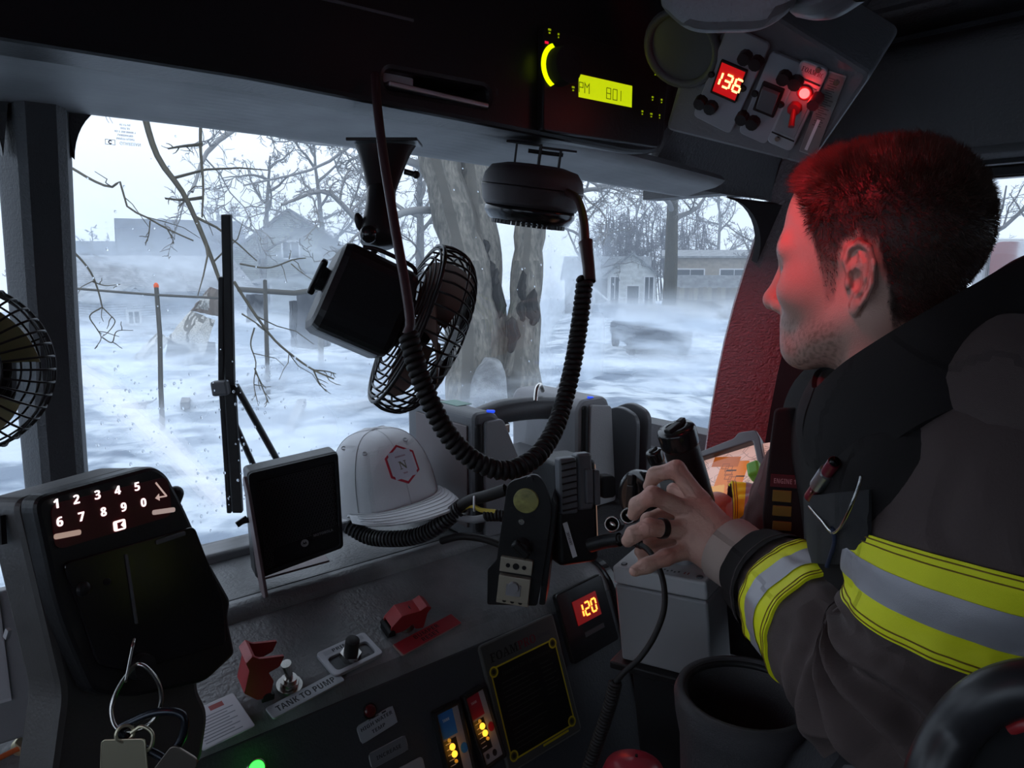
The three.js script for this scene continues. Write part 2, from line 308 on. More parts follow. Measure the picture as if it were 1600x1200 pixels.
  sideGlass('window_4', 2 * MIDX - 1.45, -0.78, 0.25, 'driver side window', 0.82, -0.05);
  sideGlass('window_5', 1.45, 0.54, 1.5, 'crew side window on the right');
  sideGlass('window_6', 2 * MIDX - 1.45, 0.41, 1.72, 'crew side window on the left', 0.82, -0.05);
  // frame of the officer's window: bright edged black rail
  struct('trim_8', [B(0.03, 0.02, 1.1, 1.41, 0.142, -0.4, 0.004), B(0.03, 0.018, 1.1, 1.41, -0.42, -0.4, 0.004), B(0.03, 0.6, 0.02, 1.41, -0.13, 0.11, 0.004)], MT.blackGloss, 'glossy black rail around the officer side window');
  struct('trim_9', [B(0.006, 0.003, 1.05, 1.392, 0.153, -0.42, 0.001)], MT.aluminium, 'thin bright strip along the top of the side window');
  // slanted quarter post of the side window
  struct('trim_10', [T(B(0.03, 0.72, 0.02, 0, 0, 0, 0.004), [1.41, -0.13, -0.757], [-0.24, 0, 0])], MT.black, 'slanted black post at the front of the side window');
  struct('trim_11', [T(B(0.004, 0.72, 0.003, 0, 0, 0, 0.001), [1.394, -0.13, -0.747], [-0.24, 0, 0])], MT.aluminium, 'thin bright edge of the slanted window post');
  // ceiling beams seen at the upper right
  struct('trim_12', [B(0.16, 0.06, 1.9, 1.36, 0.42, 0.0, 0.025), B(0.035, 0.03, 1.9, 1.12, 0.445, 0.15, 0.012)], std(0.12, 0.115, 0.12, 0.6, grain(6, 0.0008)), 'padded rails along the cab ceiling above the side window');
  struct('trim_13', [T(B(0.14, 0.2, 1.5, 0, 0, 0, 0.03), [1.40, 0.27, -0.15], [0, 0, 0.35])], std(0.09, 0.085, 0.088, 0.65, grain(6, 0.0008)), 'dark padded band between ceiling and side window');
}

// ---------------------------------------------------------------- outside: burnt lot in smoke
const slope = (x, z) => { const d = Math.hypot(x, z); return GROUND - 0.04 * Math.max(0, d - 12); };
const groundY = (x, z) => { const d = Math.hypot(x, z), k = clamp((d - 3) / 6, 0, 1); return slope(x, z) + k * (0.35 * (fbm(x * 0.35, 0, z * 0.35, 4) - 0.5) + 0.16 * (fbm(x * 1.9, 3, z * 1.9, 3) - 0.5)); };
const onGround = (px, d) => { const r = at(px, 407, d); return V3(r.x, groundY(r.x, r.z), r.z); };
{
  const snowT = dataTex(512, (u, v) => { const a = fbm(u * 8, v * 8, 4, 6, 8), b = fbm(u * 22, v * 22, 8, 4, 22), k = sstep(a * 0.6 + b * 0.4, 0.36, 0.62); return [lerp(0.50, 0.80, k), lerp(0.545, 0.83, k), lerp(0.60, 0.86, k)]; }, true);
  const g = GRID(230, 230, (u, v) => { const f = (t) => { const s = t * 2 - 1; return Math.sign(s) * (14 * Math.abs(s) + 90 * Math.abs(s) ** 3); }; const x = 8 + f(u), z = -8 + f(v); return V3(x, groundY(x, z), z); }, true);
  const m = struct('ground', clean(g), new THREE.MeshStandardMaterial({ map: scaled(snowT, 0.14), roughness: 0.95, bumpMap: scaled(snowT, 0.6), bumpScale: 0.02 }), 'white foam and ash covered ground of the burnt lot');
}
const barkT = dataTex(256, (u, v) => { const a = fbm(u * 18, v * 5, 1, 4, 18) * 0.6 + fbm(u * 40, v * 14, 6, 3, 40) * 0.4; return [0.46 + 0.24 * (a - 0.5) * 2, 0.45 + 0.23 * (a - 0.5) * 2, 0.43 + 0.21 * (a - 0.5) * 2]; }, true);
const barkM = std(0.80, 0.78, 0.74, 0.9, { map: scaled(barkT, 1.2), bumpMap: scaled(barkT, 1.2), bumpScale: 0.02 });
const burntM = std(0.16, 0.15, 0.15, 0.9, { map: scaled(barkT, 1.2), bumpMap: scaled(barkT, 1.2), bumpScale: 0.05 });
const twigM = std(0.13, 0.115, 0.085, 0.85, { bumpMap: scaled(barkT, 6), bumpScale: 0.006 });
const farTwigM = std(0.16, 0.16, 0.16, 0.9);
// tapered tube along points with radii
function addTube(acc, p, r, sides) {
  const n = p.length, base = acc.pos.length / 3;
  let nrm = V3(0.3, 0.2, 0.9);
  for (let i = 0; i < n; i++) {
    const t = p[Math.min(n - 1, i + 1)].clone().sub(p[Math.max(0, i - 1)]).normalize();
    nrm.addScaledVector(t, -nrm.dot(t)); if (nrm.lengthSq() < 1e-6) nrm.set(t.y, t.z, t.x).cross(t); nrm.normalize();
    const b = new THREE.Vector3().crossVectors(t, nrm);
    for (let k = 0; k < sides; k++) {
      const a = k / sides * Math.PI * 2, d = nrm.clone().multiplyScalar(Math.cos(a)).addScaledVector(b, Math.sin(a));
      acc.pos.push(p[i].x + d.x * r[i], p[i].y + d.y * r[i], p[i].z + d.z * r[i]); acc.nor.push(d.x, d.y, d.z);
    }
  }
  for (let i = 0; i < n - 1; i++) for (let k = 0; k < sides; k++) { const a = base + i * sides + k, b = base + i * sides + (k + 1) % sides, c = a + sides, d = b + sides; acc.idx.push(a, b, c, b, d, c); }
}
const newAcc = () => ({ pos: [], nor: [], idx: [] });
function accGeo(acc) { const g = new THREE.BufferGeometry(); g.setAttribute('position', new THREE.Float32BufferAttribute(acc.pos, 3)); g.setAttribute('normal', new THREE.Float32BufferAttribute(acc.nor, 3)); g.setIndex(acc.idx); return clean(g); }
const rdir = () => V3(rr(-1, 1), rr(-1, 1), rr(-1, 1)).normalize();
// a limb that sprouts smaller limbs
function limb(acc, p, r0, r1, level, opt = {}) {
  const n = p.length, r = p.map((_, i) => lerp(r0, r1, i / (n - 1)));
  addTube(acc, p, r, r0 > 0.09 ? 8 : r0 > 0.03 ? 5 : 3);
  if (level <= 0) return;
  let len = 0; for (let i = 1; i < n; i++) len += p[i].distanceTo(p[i - 1]);
  const kids = Math.round((opt.kids ?? 5) * (level > 1 ? 1 : 1.2));
  for (let c = 0; c < kids; c++) {
    const t = lerp(opt.from ?? 0.25, 1, (c + rnd()) / kids), f = t * (n - 1), i = Math.min(n - 2, Math.floor(f)), q = p[i].clone().lerp(p[i + 1], f - i), tan = p[i + 1].clone().sub(p[i]).normalize();
    const d = tan.clone().multiplyScalar(rr(0.45, 0.9)).add(rdir().multiplyScalar(0.85)).normalize(), l = len * rr(0.28, 0.5) * (1.15 - 0.5 * t), m = level > 1 ? 6 : 4, pp = [q];
    for (let s = 1; s < m; s++) { d.add(rdir().multiplyScalar(opt.kink ?? 0.32)); d.y += opt.up ?? 0.05; d.normalize(); pp.push(pp[s - 1].clone().addScaledVector(d, l / (m - 1))); }
    const rb = lerp(r0, r1, t) * rr(0.45, 0.65);
    limb(acc, pp, Math.max(rb, opt.rmin ?? 0.004), Math.max(rb * 0.35, (opt.rmin ?? 0.004) * 0.6), level - 1, { ...opt, from: 0.1 });
  }
}
// the big oak of three stems at the roadside
{
  const D = 11, base = onGround(770, D), t = thing('oak_tree', 'massive three stemmed oak with scorched trunk behind the dashboard fan', 'tree', base);
  const stem = (list) => { const p = new THREE.CatmullRomCurve3(list.map(([x, y, , d]) => at(x, y, D + (d ?? 0)))).getPoints(28), rad = new THREE.CatmullRomCurve3(list.map(([x, y, r]) => V3(r * D / FOCAL, 0, 0))).getPoints(28).map((v) => v.x); return [p, rad]; };
  const trunk = newAcc(), scorched = newAcc(), limbs = newAcc();
  const sA = stem([[745, 700, 46], [738, 620, 42], [738, 520, 42], [728, 420, 38], [705, 320, 33], [682, 235, 30], [640, 60, 24], [560, -140, 14]]);
  const sB = stem([[770, 700, 48, 0.25], [768, 620, 44, 0.25], [758, 500, 34, 0.25], [752, 400, 32, 0.25], [744, 300, 30, 0.25], [737, 220, 28, 0.25], [760, 20, 22, 0.25], [800, -160, 12, 0.25]]);
  const sC = stem([[802, 700, 44, 0.1], [808, 620, 38, 0.1], [817, 520, 27, 0.1], [823, 430, 25, 0.1], [829, 350, 24, 0.1], [840, 250, 23, 0.1], [900, 60, 17, 0.1], [980, -90, 9, 0.1]]);
  for (const [p, rad] of [sA, sB, sC]) {
    const bumped = rad.map((r, i) => r * (1 + 0.07 * Math.sin(i * 1.7) + 0.05 * Math.sin(i * 3.1)));
    addTube(trunk, p, bumped, 14);
  }
  meshW(t, 'trunk', accGeo(trunk), barkM);
  // charred bark plates on the middle of the stems
  const char = ([p, rad], i0, i1, sd) => { seed(sd); for (let i = i0; i <= i1; i++) for (let k = 0; k < 2; k++) { const q = p[i], c = q.clone().addScaledVector(camH, -rad[i] * 0.86).addScaledVector(camR, rr(-0.75, 0.75) * rad[i]); c.y += rr(-0.06, 0.06); const h = rr(0.12, 0.3), w = rr(0.05, 0.13); { const pp = [], rq = []; for (let e = 0; e <= 8; e++) { const g = e / 8 * 2 - 1; pp.push(c.clone().add(V3(0.03 * Math.sin(g * 4 + i), g * h, 0))); rq.push(w * Math.sqrt(Math.max(0.0005, 1 - g * g)) * (0.8 + 0.35 * rnd())); } addTube(scorched, pp, rq, 8); } } };
  char(sB, 9, 12, 4); char(sC, 8, 11, 5);
  meshW(t, 'scorched_bark', accGeo(scorched), burntM);
  seed(31);
  const at11 = (l, d) => l.map(([x, y, e]) => at(x, y, D + d + (e ?? 0)));
  const reach = [[[690, 270], [620, 245], [560, 228], [480, 222], [400, 205]], [[700, 330], [640, 330, -0.5], [570, 350, -1], [510, 300, -1.5], [440, 320, -2]], [[665, 180], [560, 150, -1], [430, 170, -2], [330, 230, -2.5], [300, 300, -3]], [[735, 240], [690, 190, 1], [600, 190, 2], [500, 260, 3], [380, 290, 3]], [[850, 250], [930, 255], [1000, 240, 1], [1080, 260, 1]], [[840, 330], [900, 300, 1], [960, 290, 1], [1040, 250, 2]]];
  for (const [k, l] of reach.entries()) limb(limbs, new THREE.CatmullRomCurve3(at11(l, 0.4)).getPoints(14), 0.075 - k * 0.004, 0.018, 3, { kids: 7, kink: 0.45, up: 0.0, rmin: 0.006, from: 0.15 });
  meshW(t, 'branches', accGeo(limbs), std(0.28, 0.28, 0.28, 0.9));
  // foam that clings to the foot of the trunk
  const st = thing('foam_stump', 'short stump coated in white foam in front of the scorched oak', 'stump', onGround(765, D - 0.7));
  meshW(st, 'foam_coat', GRID(20, 16, (u, v) => { const a = u * Math.PI * 2, p = at(765, 640, D - 0.45), top = at(765, 556, D - 0.45), h = lerp(-0.35, (top.y - p.y) * (0.75 + 0.35 * noise3(Math.cos(a) * 1.7 + 3, 2, Math.sin(a) * 1.7)), Math.sin(v * Math.PI / 2)), r = (0.22 + 0.12 * noise3(Math.cos(a) * 2 + 5, h * 3, Math.sin(a) * 2)) * Math.pow(Math.max(0.0005, 1 - v ** 3), 0.6); return V3(p.x + Math.cos(a) * r, p.y + h, p.z + Math.sin(a) * r); }, true), std(0.55, 0.56, 0.57, 0.9, { map: scaled(patchT, 1.5), bumpMap: scaled(fineT, 3), bumpScale: 0.02 }));
}
// branches that hang close in front of the windshield
function hanging(label, d, r, lists, sd, kids = 3) {
  seed(sd);
  const acc = newAcc(), t = thing('bare_branch', label, 'branch', at(lists[0][0][0], lists[0][0][1], d));
  lists.forEach((l, k) => limb(acc, new THREE.CatmullRomCurve3(l.map(([x, y, e]) => at(x, y, d + (e ?? 0)))).getPoints(16), (l[0][2] ? 1 : 1) * r * (k ? 0.55 : 1), r * (k ? 0.25 : 0.5), k ? 1 : 1, { kids, kink: 0.5, up: -0.03, rmin: 0.0035 }));
  meshW(t, 'twigs', accGeo(acc), twigM);
}
hanging('thick mossy branch hanging down diagonally above the wiper blade', 4.6, 0.026, [[[222, 150], [232, 200], [250, 250], [286, 300], [312, 355], [330, 400], [348, 450]], [[315, 170], [314, 230], [318, 290], [316, 340]], [[316, 225], [285, 228], [262, 232]], [[318, 308], [285, 312], [258, 310]]], 41, 3);
hanging('crooked thin branch crossing the pale sky beside the divider', 4.4, 0.010, [[[100, 255], [122, 268], [150, 284], [176, 292], [187, 284], [198, 322], [230, 340], [262, 358], [302, 376]], [[235, 345], [232, 370], [228, 378]], [[262, 358], [268, 370], [272, 380]]], 42, 3);
hanging('drooping forked twig at the left edge of the windshield', 4.2, 0.009, [[[105, 385], [124, 402], [142, 425], [154, 455], [160, 480]], [[160, 480], [140, 494], [150, 512], [158, 528], [148, 545]], [[160, 480], [172, 492], [180, 502], [168, 520], [158, 527]], [[160, 527], [175, 535], [182, 518], [208, 516]], [[145, 440], [165, 446], [188, 444]]], 43, 2);
hanging('long low twig hanging right of the wiper blade', 4.3, 0.011, [[[366, 440], [385, 470], [405, 500], [430, 532], [458, 556], [490, 578], [522, 592]], [[378, 490], [405, 508], [420, 522]], [[398, 512], [392, 538], [400, 566], [397, 600], [404, 634]], [[398, 575], [410, 605], [420, 630]], [[490, 578], [500, 600], [510, 612]], [[490, 578], [510, 580], [525, 584]]], 44, 3);
hanging('faint thin branch reaching towards the fan motor', 7, 0.012, [[[375, 412], [420, 418], [460, 405], [478, 403]], [[455, 412], [470, 425], [500, 445]], [[452, 405], [455, 392]]], 45, 2);

// fence posts and rails
{
  const postM = std(0.10, 0.095, 0.085, 0.9, { bumpMap: scaled(barkT, 5), bumpScale: 0.01 });
  const post = (label, px, top, bot, d, r, lean, tipRed) => {
    const p0 = at(px[1], bot, d), p1 = at(px[0], top, d), t = thing('fence_post', label, 'post', p0), acc = newAcc();
    p0.y = Math.min(p0.y, groundY(p0.x, p0.z));
    addTube(acc, [p0, p0.clone().lerp(p1, 0.3), p0.clone().lerp(p1, 0.65).add(V3(lean, 0, 0)), p1, p1.clone().add(V3(0, 0.015, 0))], [r * 1.1, r, r * 0.95, r * 0.9, 0.001], 8);
    meshW(t, 'post', accGeo(acc), postM);
    if (tipRed) meshW(t, 'reflector', M([S(0.035, 0.05, 0.035, p1.x, p1.y - 0.01, p1.z)]), std(0.8, 0.12, 0.03, 0.5), 'orange tip of the post');
  };
  post('rough fence post with an orange tip left of the wiper', [244, 252], 446, 645, 10.3, 0.034, 0.02, true);
  post('grey fence post right of the wiper blade', [414, 418], 438, 600, 13.5, 0.04, 0, false);
  post('dark fence post near the round fan motor', [500, 500], 448, 540, 16, 0.06, 0, false);
  const rail = (label, list, d, r) => { const acc = newAcc(), p = list.map(([x, y]) => at(x, y, d)), t = thing('fence_rail', label, 'fence rail', p[0]); addTube(acc, p, p.map(() => r), 6); meshW(t, 'rail', accGeo(acc), postM); };
  rail('thin fence rail in front of the low grey roof', [[60, 446], [180, 456], [245, 461], [345, 466]], 10.3, 0.017);
  rail('weathered fence rail right of the wiper blade', [[372, 452], [414, 455], [460, 458], [503, 452]], 14, 0.05);
}

// buildings
const sidingT = dataTex(128, (u, v) => { const k = (v * 16) % 1; return clamp(0.86 + 0.1 * k + 0.25 * (fbm(u * 6, v * 8, 2, 4, 8) - 0.5) - (k < 0.1 ? 0.3 : 0), 0, 1); }, true);
const shingT = dataTex(128, (u, v) => { const k = (v * 12) % 1; return clamp(0.62 + 0.14 * k + 0.35 * (fbm(u * 12, v * 6, 7, 4, 12) - 0.5), 0, 1); }, true);
const paneM = std(0.05, 0.06, 0.07, 0.15), frameM = std(0.62, 0.63, 0.64, 0.7);
const wallMat = (r, g, b) => std(r, g, b, 0.9, { map: scaled(sidingT, 0.6) }), roofMat = (r, g, b) => std(r, g, b, 0.9, { map: scaled(shingT, 0.5) });
// house in its own axes: x along the front, z towards the viewer, gable axis 'x' (ridge along x) or 'z'
function house(name, label, origin, turn, w, d, h, rise, axis, wm, rm, openings = []) {
  const t = thing(name, label, 'building', origin);
  t.rotation.y = turn; t.updateMatrixWorld(true);
  const e = 0.35, gable = axis === 'x' ? [[-d / 2, 0], [d / 2, 0], [d / 2, h], [0, h + rise], [-d / 2, h]] : [[-w / 2, 0], [w / 2, 0], [w / 2, h], [0, h + rise], [-w / 2, h]];
  const body = axis === 'x' ? T(EX(gable, w), [-w / 2, 0, 0], [0, Math.PI / 2, 0]) : T(EX(gable, d), [0, 0, -d / 2]);
  T(body, [0, -1.2, 0]); T(body, [0, 1.2, 0]);
  mesh(t, 'walls', M([body, B(w - 0.02, 1.5, d - 0.02, 0, -0.74, 0)]), wm);
  const run = (axis === 'x' ? d : w) / 2 + e, ang = Math.atan2(rise, (axis === 'x' ? d : w) / 2), len = run / Math.cos(ang) + 0.05, long = (axis === 'x' ? w : d) + 2 * e;
  for (const s of [-1, 1]) {
    const g = axis === 'x' ? T(B(long, 0.14, len), [0, h + rise - Math.sin(ang) * len / 2 + 0.08, s * Math.cos(ang) * len / 2], [s * ang, 0, 0]) : T(B(len, 0.14, long), [s * Math.cos(ang) * len / 2, h + rise - Math.sin(ang) * len / 2 + 0.08, 0], [0, 0, -s * ang]);
    mesh(t, 'roof_slope', M([g]), rm);
  }
  for (const [kind, x, y, ow, oh, side] of openings) {
    const g = new THREE.Group(); g.name = kind; t.add(g);
    if (side === 'left') { g.position.set(-w / 2, y, x); g.rotation.y = -Math.PI / 2; } else if (side === 'right') { g.position.set(w / 2, y, x); g.rotation.y = Math.PI / 2; } else g.position.set(x, y, d / 2);
    g.updateMatrixWorld(true);
    mesh(g, 'frame', M([B(ow + 0.16, 0.1, 0.1, 0, oh / 2 + 0.04, 0.03), B(ow + 0.16, 0.1, 0.1, 0, -oh / 2 - 0.04, 0.03), B(0.1, oh + 0.1, 0.1, -ow / 2 - 0.03, 0, 0.03), B(0.1, oh + 0.1, 0.1, ow / 2 + 0.03, 0, 0.03), kind === 'window' ? B(0.05, oh, 0.06, 0, 0, 0.03) : null]), frameM);
    mesh(g, kind === 'window' ? 'pane' : 'door_leaf', M([B(ow, oh, 0.04, 0, 0, 0.01)]), kind === 'window' ? paneM : std(0.12, 0.13, 0.14, 0.6));
  }
  return t;
}
{
  const face = (p, extra = 0) => Math.atan2(-p.x, -p.z) + extra;   // turned to the road
  const P = (px, d, dy = 0) => { const p = at(px, 407, d); p.y = slope(p.x, p.z) + dy; return p; };
  let p = P(235, 38); house('garage_building', 'low building with a wide pale grey roof left of the wiper', p, face(p, 0.28), 7.6, 6, 2.1, 1.55, 'x', wallMat(0.42, 0.46, 0.52), roofMat(0.62, 0.64, 0.68), [['window', -1.6, 1.2, 1.1, 0.8], ['window', 1.8, 1.2, 1.1, 0.8]]);
  p = P(178, 31); house('white_shed', 'small white shed under the low grey roof', p, face(p, 0.5), 2.3, 2.2, 1.65, 0.5, 'z', wallMat(0.62, 0.65, 0.70), roofMat(0.66, 0.68, 0.7), [['window', 0, 0.9, 0.5, 0.5]]);
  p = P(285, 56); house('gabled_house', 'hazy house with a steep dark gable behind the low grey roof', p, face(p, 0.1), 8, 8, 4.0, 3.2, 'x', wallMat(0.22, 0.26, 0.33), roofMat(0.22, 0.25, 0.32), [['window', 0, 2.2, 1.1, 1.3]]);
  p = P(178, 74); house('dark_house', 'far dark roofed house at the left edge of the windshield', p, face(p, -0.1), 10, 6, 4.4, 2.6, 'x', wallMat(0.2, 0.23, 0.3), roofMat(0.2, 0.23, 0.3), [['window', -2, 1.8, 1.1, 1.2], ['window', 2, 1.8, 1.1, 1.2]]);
  p = P(468, 47); house('pale_house', 'smoke veiled house with a pointed gable left of the fan motor', p, face(p, -0.1), 8.2, 9, 3.6, 3.0, 'z', wallMat(0.40, 0.42, 0.40), roofMat(0.34, 0.37, 0.42), [['window', -1.8, 1.9, 1.1, 1.3], ['window', 1.8, 1.9, 1.1, 1.3], ['window', 0, 4.4, 0.9, 0.9]]);
  // white porch house at the right
  p = P(988, 55, 0.1); const ph = house('porch_house', 'small house with a white gabled porch right of the coiled cord', p, face(p, 0.0), 3.5, 3, 3.0, 1.45, 'z', wallMat(0.70, 0.72, 0.71), roofMat(0.40, 0.43, 0.46), [['window', -1.22, 1.75, 0.62, 2.1], ['window', 1.25, 1.75, 0.62, 2.1], ['door', 0.1, 1.15, 0.85, 2.0]]);
  p = P(949, 60.5, 0.1); house('brown_house', 'brown walled house wing joined left of the white porch', p, face(p, -0.05), 6.4, 5, 2.9, 1.5, 'x', wallMat(0.13, 0.12, 0.115), roofMat(0.36, 0.39, 0.42), [['window', -1.4, 1.5, 1.0, 1.1]]);
  const ban = thing('porch_railing', 'white stair rail leading up to the white porch', 'railing', P(930, 53)); const q0 = P(918, 52, 2.3), q1 = P(950, 52, 1.2); const acc = newAcc(); addTube(acc, [q0, q1], [0.09, 0.09], 4); meshW(ban, 'rail', accGeo(acc), frameM);
  p = P(985, 50, -1.15); const dump = thing('dumpster', 'long dark blue dumpster in the smoke below the white porch', 'dumpster', p); dump.rotation.y = face(p, 0.05); dump.updateMatrixWorld(true);
  mesh(dump, 'body', M([B(4.6, 2.0, 1.8, -0.2, 1.0, 0, 0.05)]), std(0.05, 0.075, 0.13, 0.6)); mesh(dump, 'rim', M([B(4.7, 0.12, 1.9, -0.2, 2.02, 0)]), std(0.09, 0.11, 0.15, 0.6)); for (let i = 0; i < 6; i++) mesh(dump, 'rib', M([B(0.1, 1.9, 0.1, -2.3 + i * 0.84, 1, 0.93)]), std(0.05, 0.075, 0.13, 0.6));
  // right: long brown building with awning roof, shed, board fence
  p = P(1150, 64); house('long_building', 'long tan building with dark windows near the right pillar', p, face(p, 0.1), 12, 8, 4.8, 0.5, 'x', wallMat(0.40, 0.34, 0.27), roofMat(0.55, 0.56, 0.57), [['window', -4, 3.2, 2.2, 1.2], ['window', -0.5, 3.2, 2.2, 1.2], ['window', 3, 3.2, 2.2, 1.2], ['window', -3, 1.1, 1.3, 1.0]]);
  p = P(1135, 54); house('grey_shed', 'grey roofed shed behind the board fence', p, face(p, 0.05), 6.2, 3, 2.2, 0.7, 'x', wallMat(0.30, 0.27, 0.24), roofMat(0.34, 0.36, 0.38), [['window', -2, 1.2, 1.0, 0.8]]);
  p = P(1140, 49); const fn = thing('board_fence', 'weathered board fence near the right windshield pillar', 'fence', p); fn.rotation.y = face(p, 0.05); fn.updateMatrixWorld(true);
  seed(77); const bm = [std(0.22, 0.20, 0.17, 0.9), std(0.26, 0.24, 0.2, 0.9), std(0.18, 0.17, 0.15, 0.9)];
  const plank = M([B(0.27, 2.1, 0.04, 0, 1.05, 0)]);
  for (let i = 0; i < 22; i++) { const o = mesh(fn, 'board', plank, bm[i % 3]); o.position.set(-3.3 + i * 0.3, rr(-0.06, 0.06), 0); }
  mesh(fn, 'fence_rail', M([B(6.6, 0.1, 0.05, 0, 0.5, -0.05), B(6.6, 0.1, 0.05, 0, 1.6, -0.05)]), bm[2]);
}
// collapsed tent-like debris of the burnt house
{
  const tarpM = std(0.66, 0.64, 0.60, 0.85, { bumpMap: scaled(fineT, 1), bumpScale: 0.05 }), charM = std(0.07, 0.075, 0.085, 0.9);
  const D = 19, Q = (l, d = D) => l.map(([x, y, e]) => at(x, y, d + (e ?? 0)));
  const ruin = thing('collapsed_ruin', 'collapsed burnt structure with pale sheets left of the wiper', 'ruin', onGround(285, D));
  const sheet = (a, b, c, d, name, m, bulge) => { const [pa, pb, pc, pd] = Q([a, b, c, d]); meshW(ruin, name, M([SLAB(14, 12, (u, v) => { const p = pa.clone().lerp(pb, u).lerp(pd.clone().lerp(pc, u), v); p.addScaledVector(camH, -bulge * Math.sin(u * 3) * Math.sin(v * 3) + 0.22 * (fbm(u * 7, v * 4, bulge * 9, 3) - 0.5)); return p; }, 0.05)]), m); };
  sheet([262, 528], [318, 560], [336, 500], [298, 485], 'pale_sheet', tarpM, 0.3);
  sheet([205, 560], [240, 575], [262, 530], [250, 516], 'pale_sheet', tarpM, 0.2);
  sheet([306, 482], [334, 486], [332, 452], [318, 460], 'pale_sheet', tarpM, 0.15);
  sheet([282, 600], [304, 605], [312, 545], [296, 540], 'pale_sheet', tarpM, 0.1);
  sheet([255, 590], [335, 600], [336, 535], [262, 530], 'charred_wall', charM, 0.05);
  sheet([300, 486], [345, 495], [350, 455], [328, 448], 'charred_wall', std(0.16, 0.13, 0.11, 0.9), 0.1);
  const dark = thing('burnt_wall', 'charred wall remains standing in smoke left of the fan', 'ruin', onGround(470, 24));
  const dk = (x0, x1, y0, y1, d, nm) => { const p = Q([[x0, y1], [x1, y1], [x1, y0], [x0, y0]], d); meshW(dark, nm, M([SLAB(10, 10, (u, v) => p[0].clone().lerp(p[1], u).lerp(p[3].clone().lerp(p[2], u), v).addScaledVector(camH, 0.3 * (fbm(u * 5, v * 5, d, 3) - 0.5)), 0.12)]), charM); };
  dk(464, 500, 455, 545, 24, 'charred_wall'); dk(385, 414, 460, 500, 24, 'charred_wall'); dk(500, 512, 450, 560, 24.5, 'charred_stud'); dk(455, 462, 470, 560, 24.5, 'charred_stud');
  // low debris: planks and beams over the foam
  seed(91);
  const plankM = [std(0.30, 0.31, 0.33, 0.9), std(0.45, 0.47, 0.5, 0.9), std(0.14, 0.145, 0.16, 0.9)];
  const names = ['beside the orange tipped post', 'under the collapsed pale sheets', 'in the foam below the wiper joint', 'in the foam behind the speaker', 'left of the oak trunk', 'right of the oak trunk', 'below the hanging twigs', 'far behind the cap'];
  const spots = [[275, 625, 12], [300, 632, 12.2], [330, 610, 13.5], [450, 655, 10.5], [600, 600, 13], [880, 600, 13], [430, 600, 14.5], [560, 640, 11.5]];
  spots.forEach(([x, y, d], i) => { const c = onGround(x, d), t = thing('charred_beam', `foam dusted beam lying ${names[i]}`, 'beam', c); t.rotation.y = rr(0, 3); t.updateMatrixWorld(true); mesh(t, 'beam', M([B(rr(1.2, 2.6), 0.12, 0.14, 0, 0.08, 0, 0.02, [0, 0, rr(-0.1, 0.1)])]), plankM[i % 3]); });
}
// burnt car in the smoke
{
  const c = onGround(1015, 22); c.y -= 0.1; const t = thing('burnt_car', 'burnt out car shell half hidden in smoke right of the cord', 'car', c); t.rotation.y = 0.9; t.updateMatrixWorld(true);
  const cm = std(0.10, 0.11, 0.13, 0.7), prof = [[-2.1, 0.35], [2.1, 0.35], [2.15, 0.75], [1.2, 0.95], [0.6, 1.4], [-0.9, 1.42], [-1.7, 0.98], [-2.15, 0.9]];
  mesh(t, 'body', M([T(EX(prof, 1.6, 0.12, 0.04), [0, 0, -0.8])]), cm);
  for (const x of [-1.35, 1.3]) for (const z of [-0.75, 0.75]) mesh(t, 'wheel', M([TOR(0.26, 0.09, x, 0.33, z, [0, 0, 0], 20, 8)]), std(0.05, 0.05, 0.055, 0.8));
  mesh(t, 'side_window', M([T(EX([[-0.8, 0.98], [0.95, 0.98], [0.5, 1.33], [-0.75, 1.34]], 1.64, 0.05), [0, 0, -0.82])]), std(0.3, 0.32, 0.35, 0.6));
}
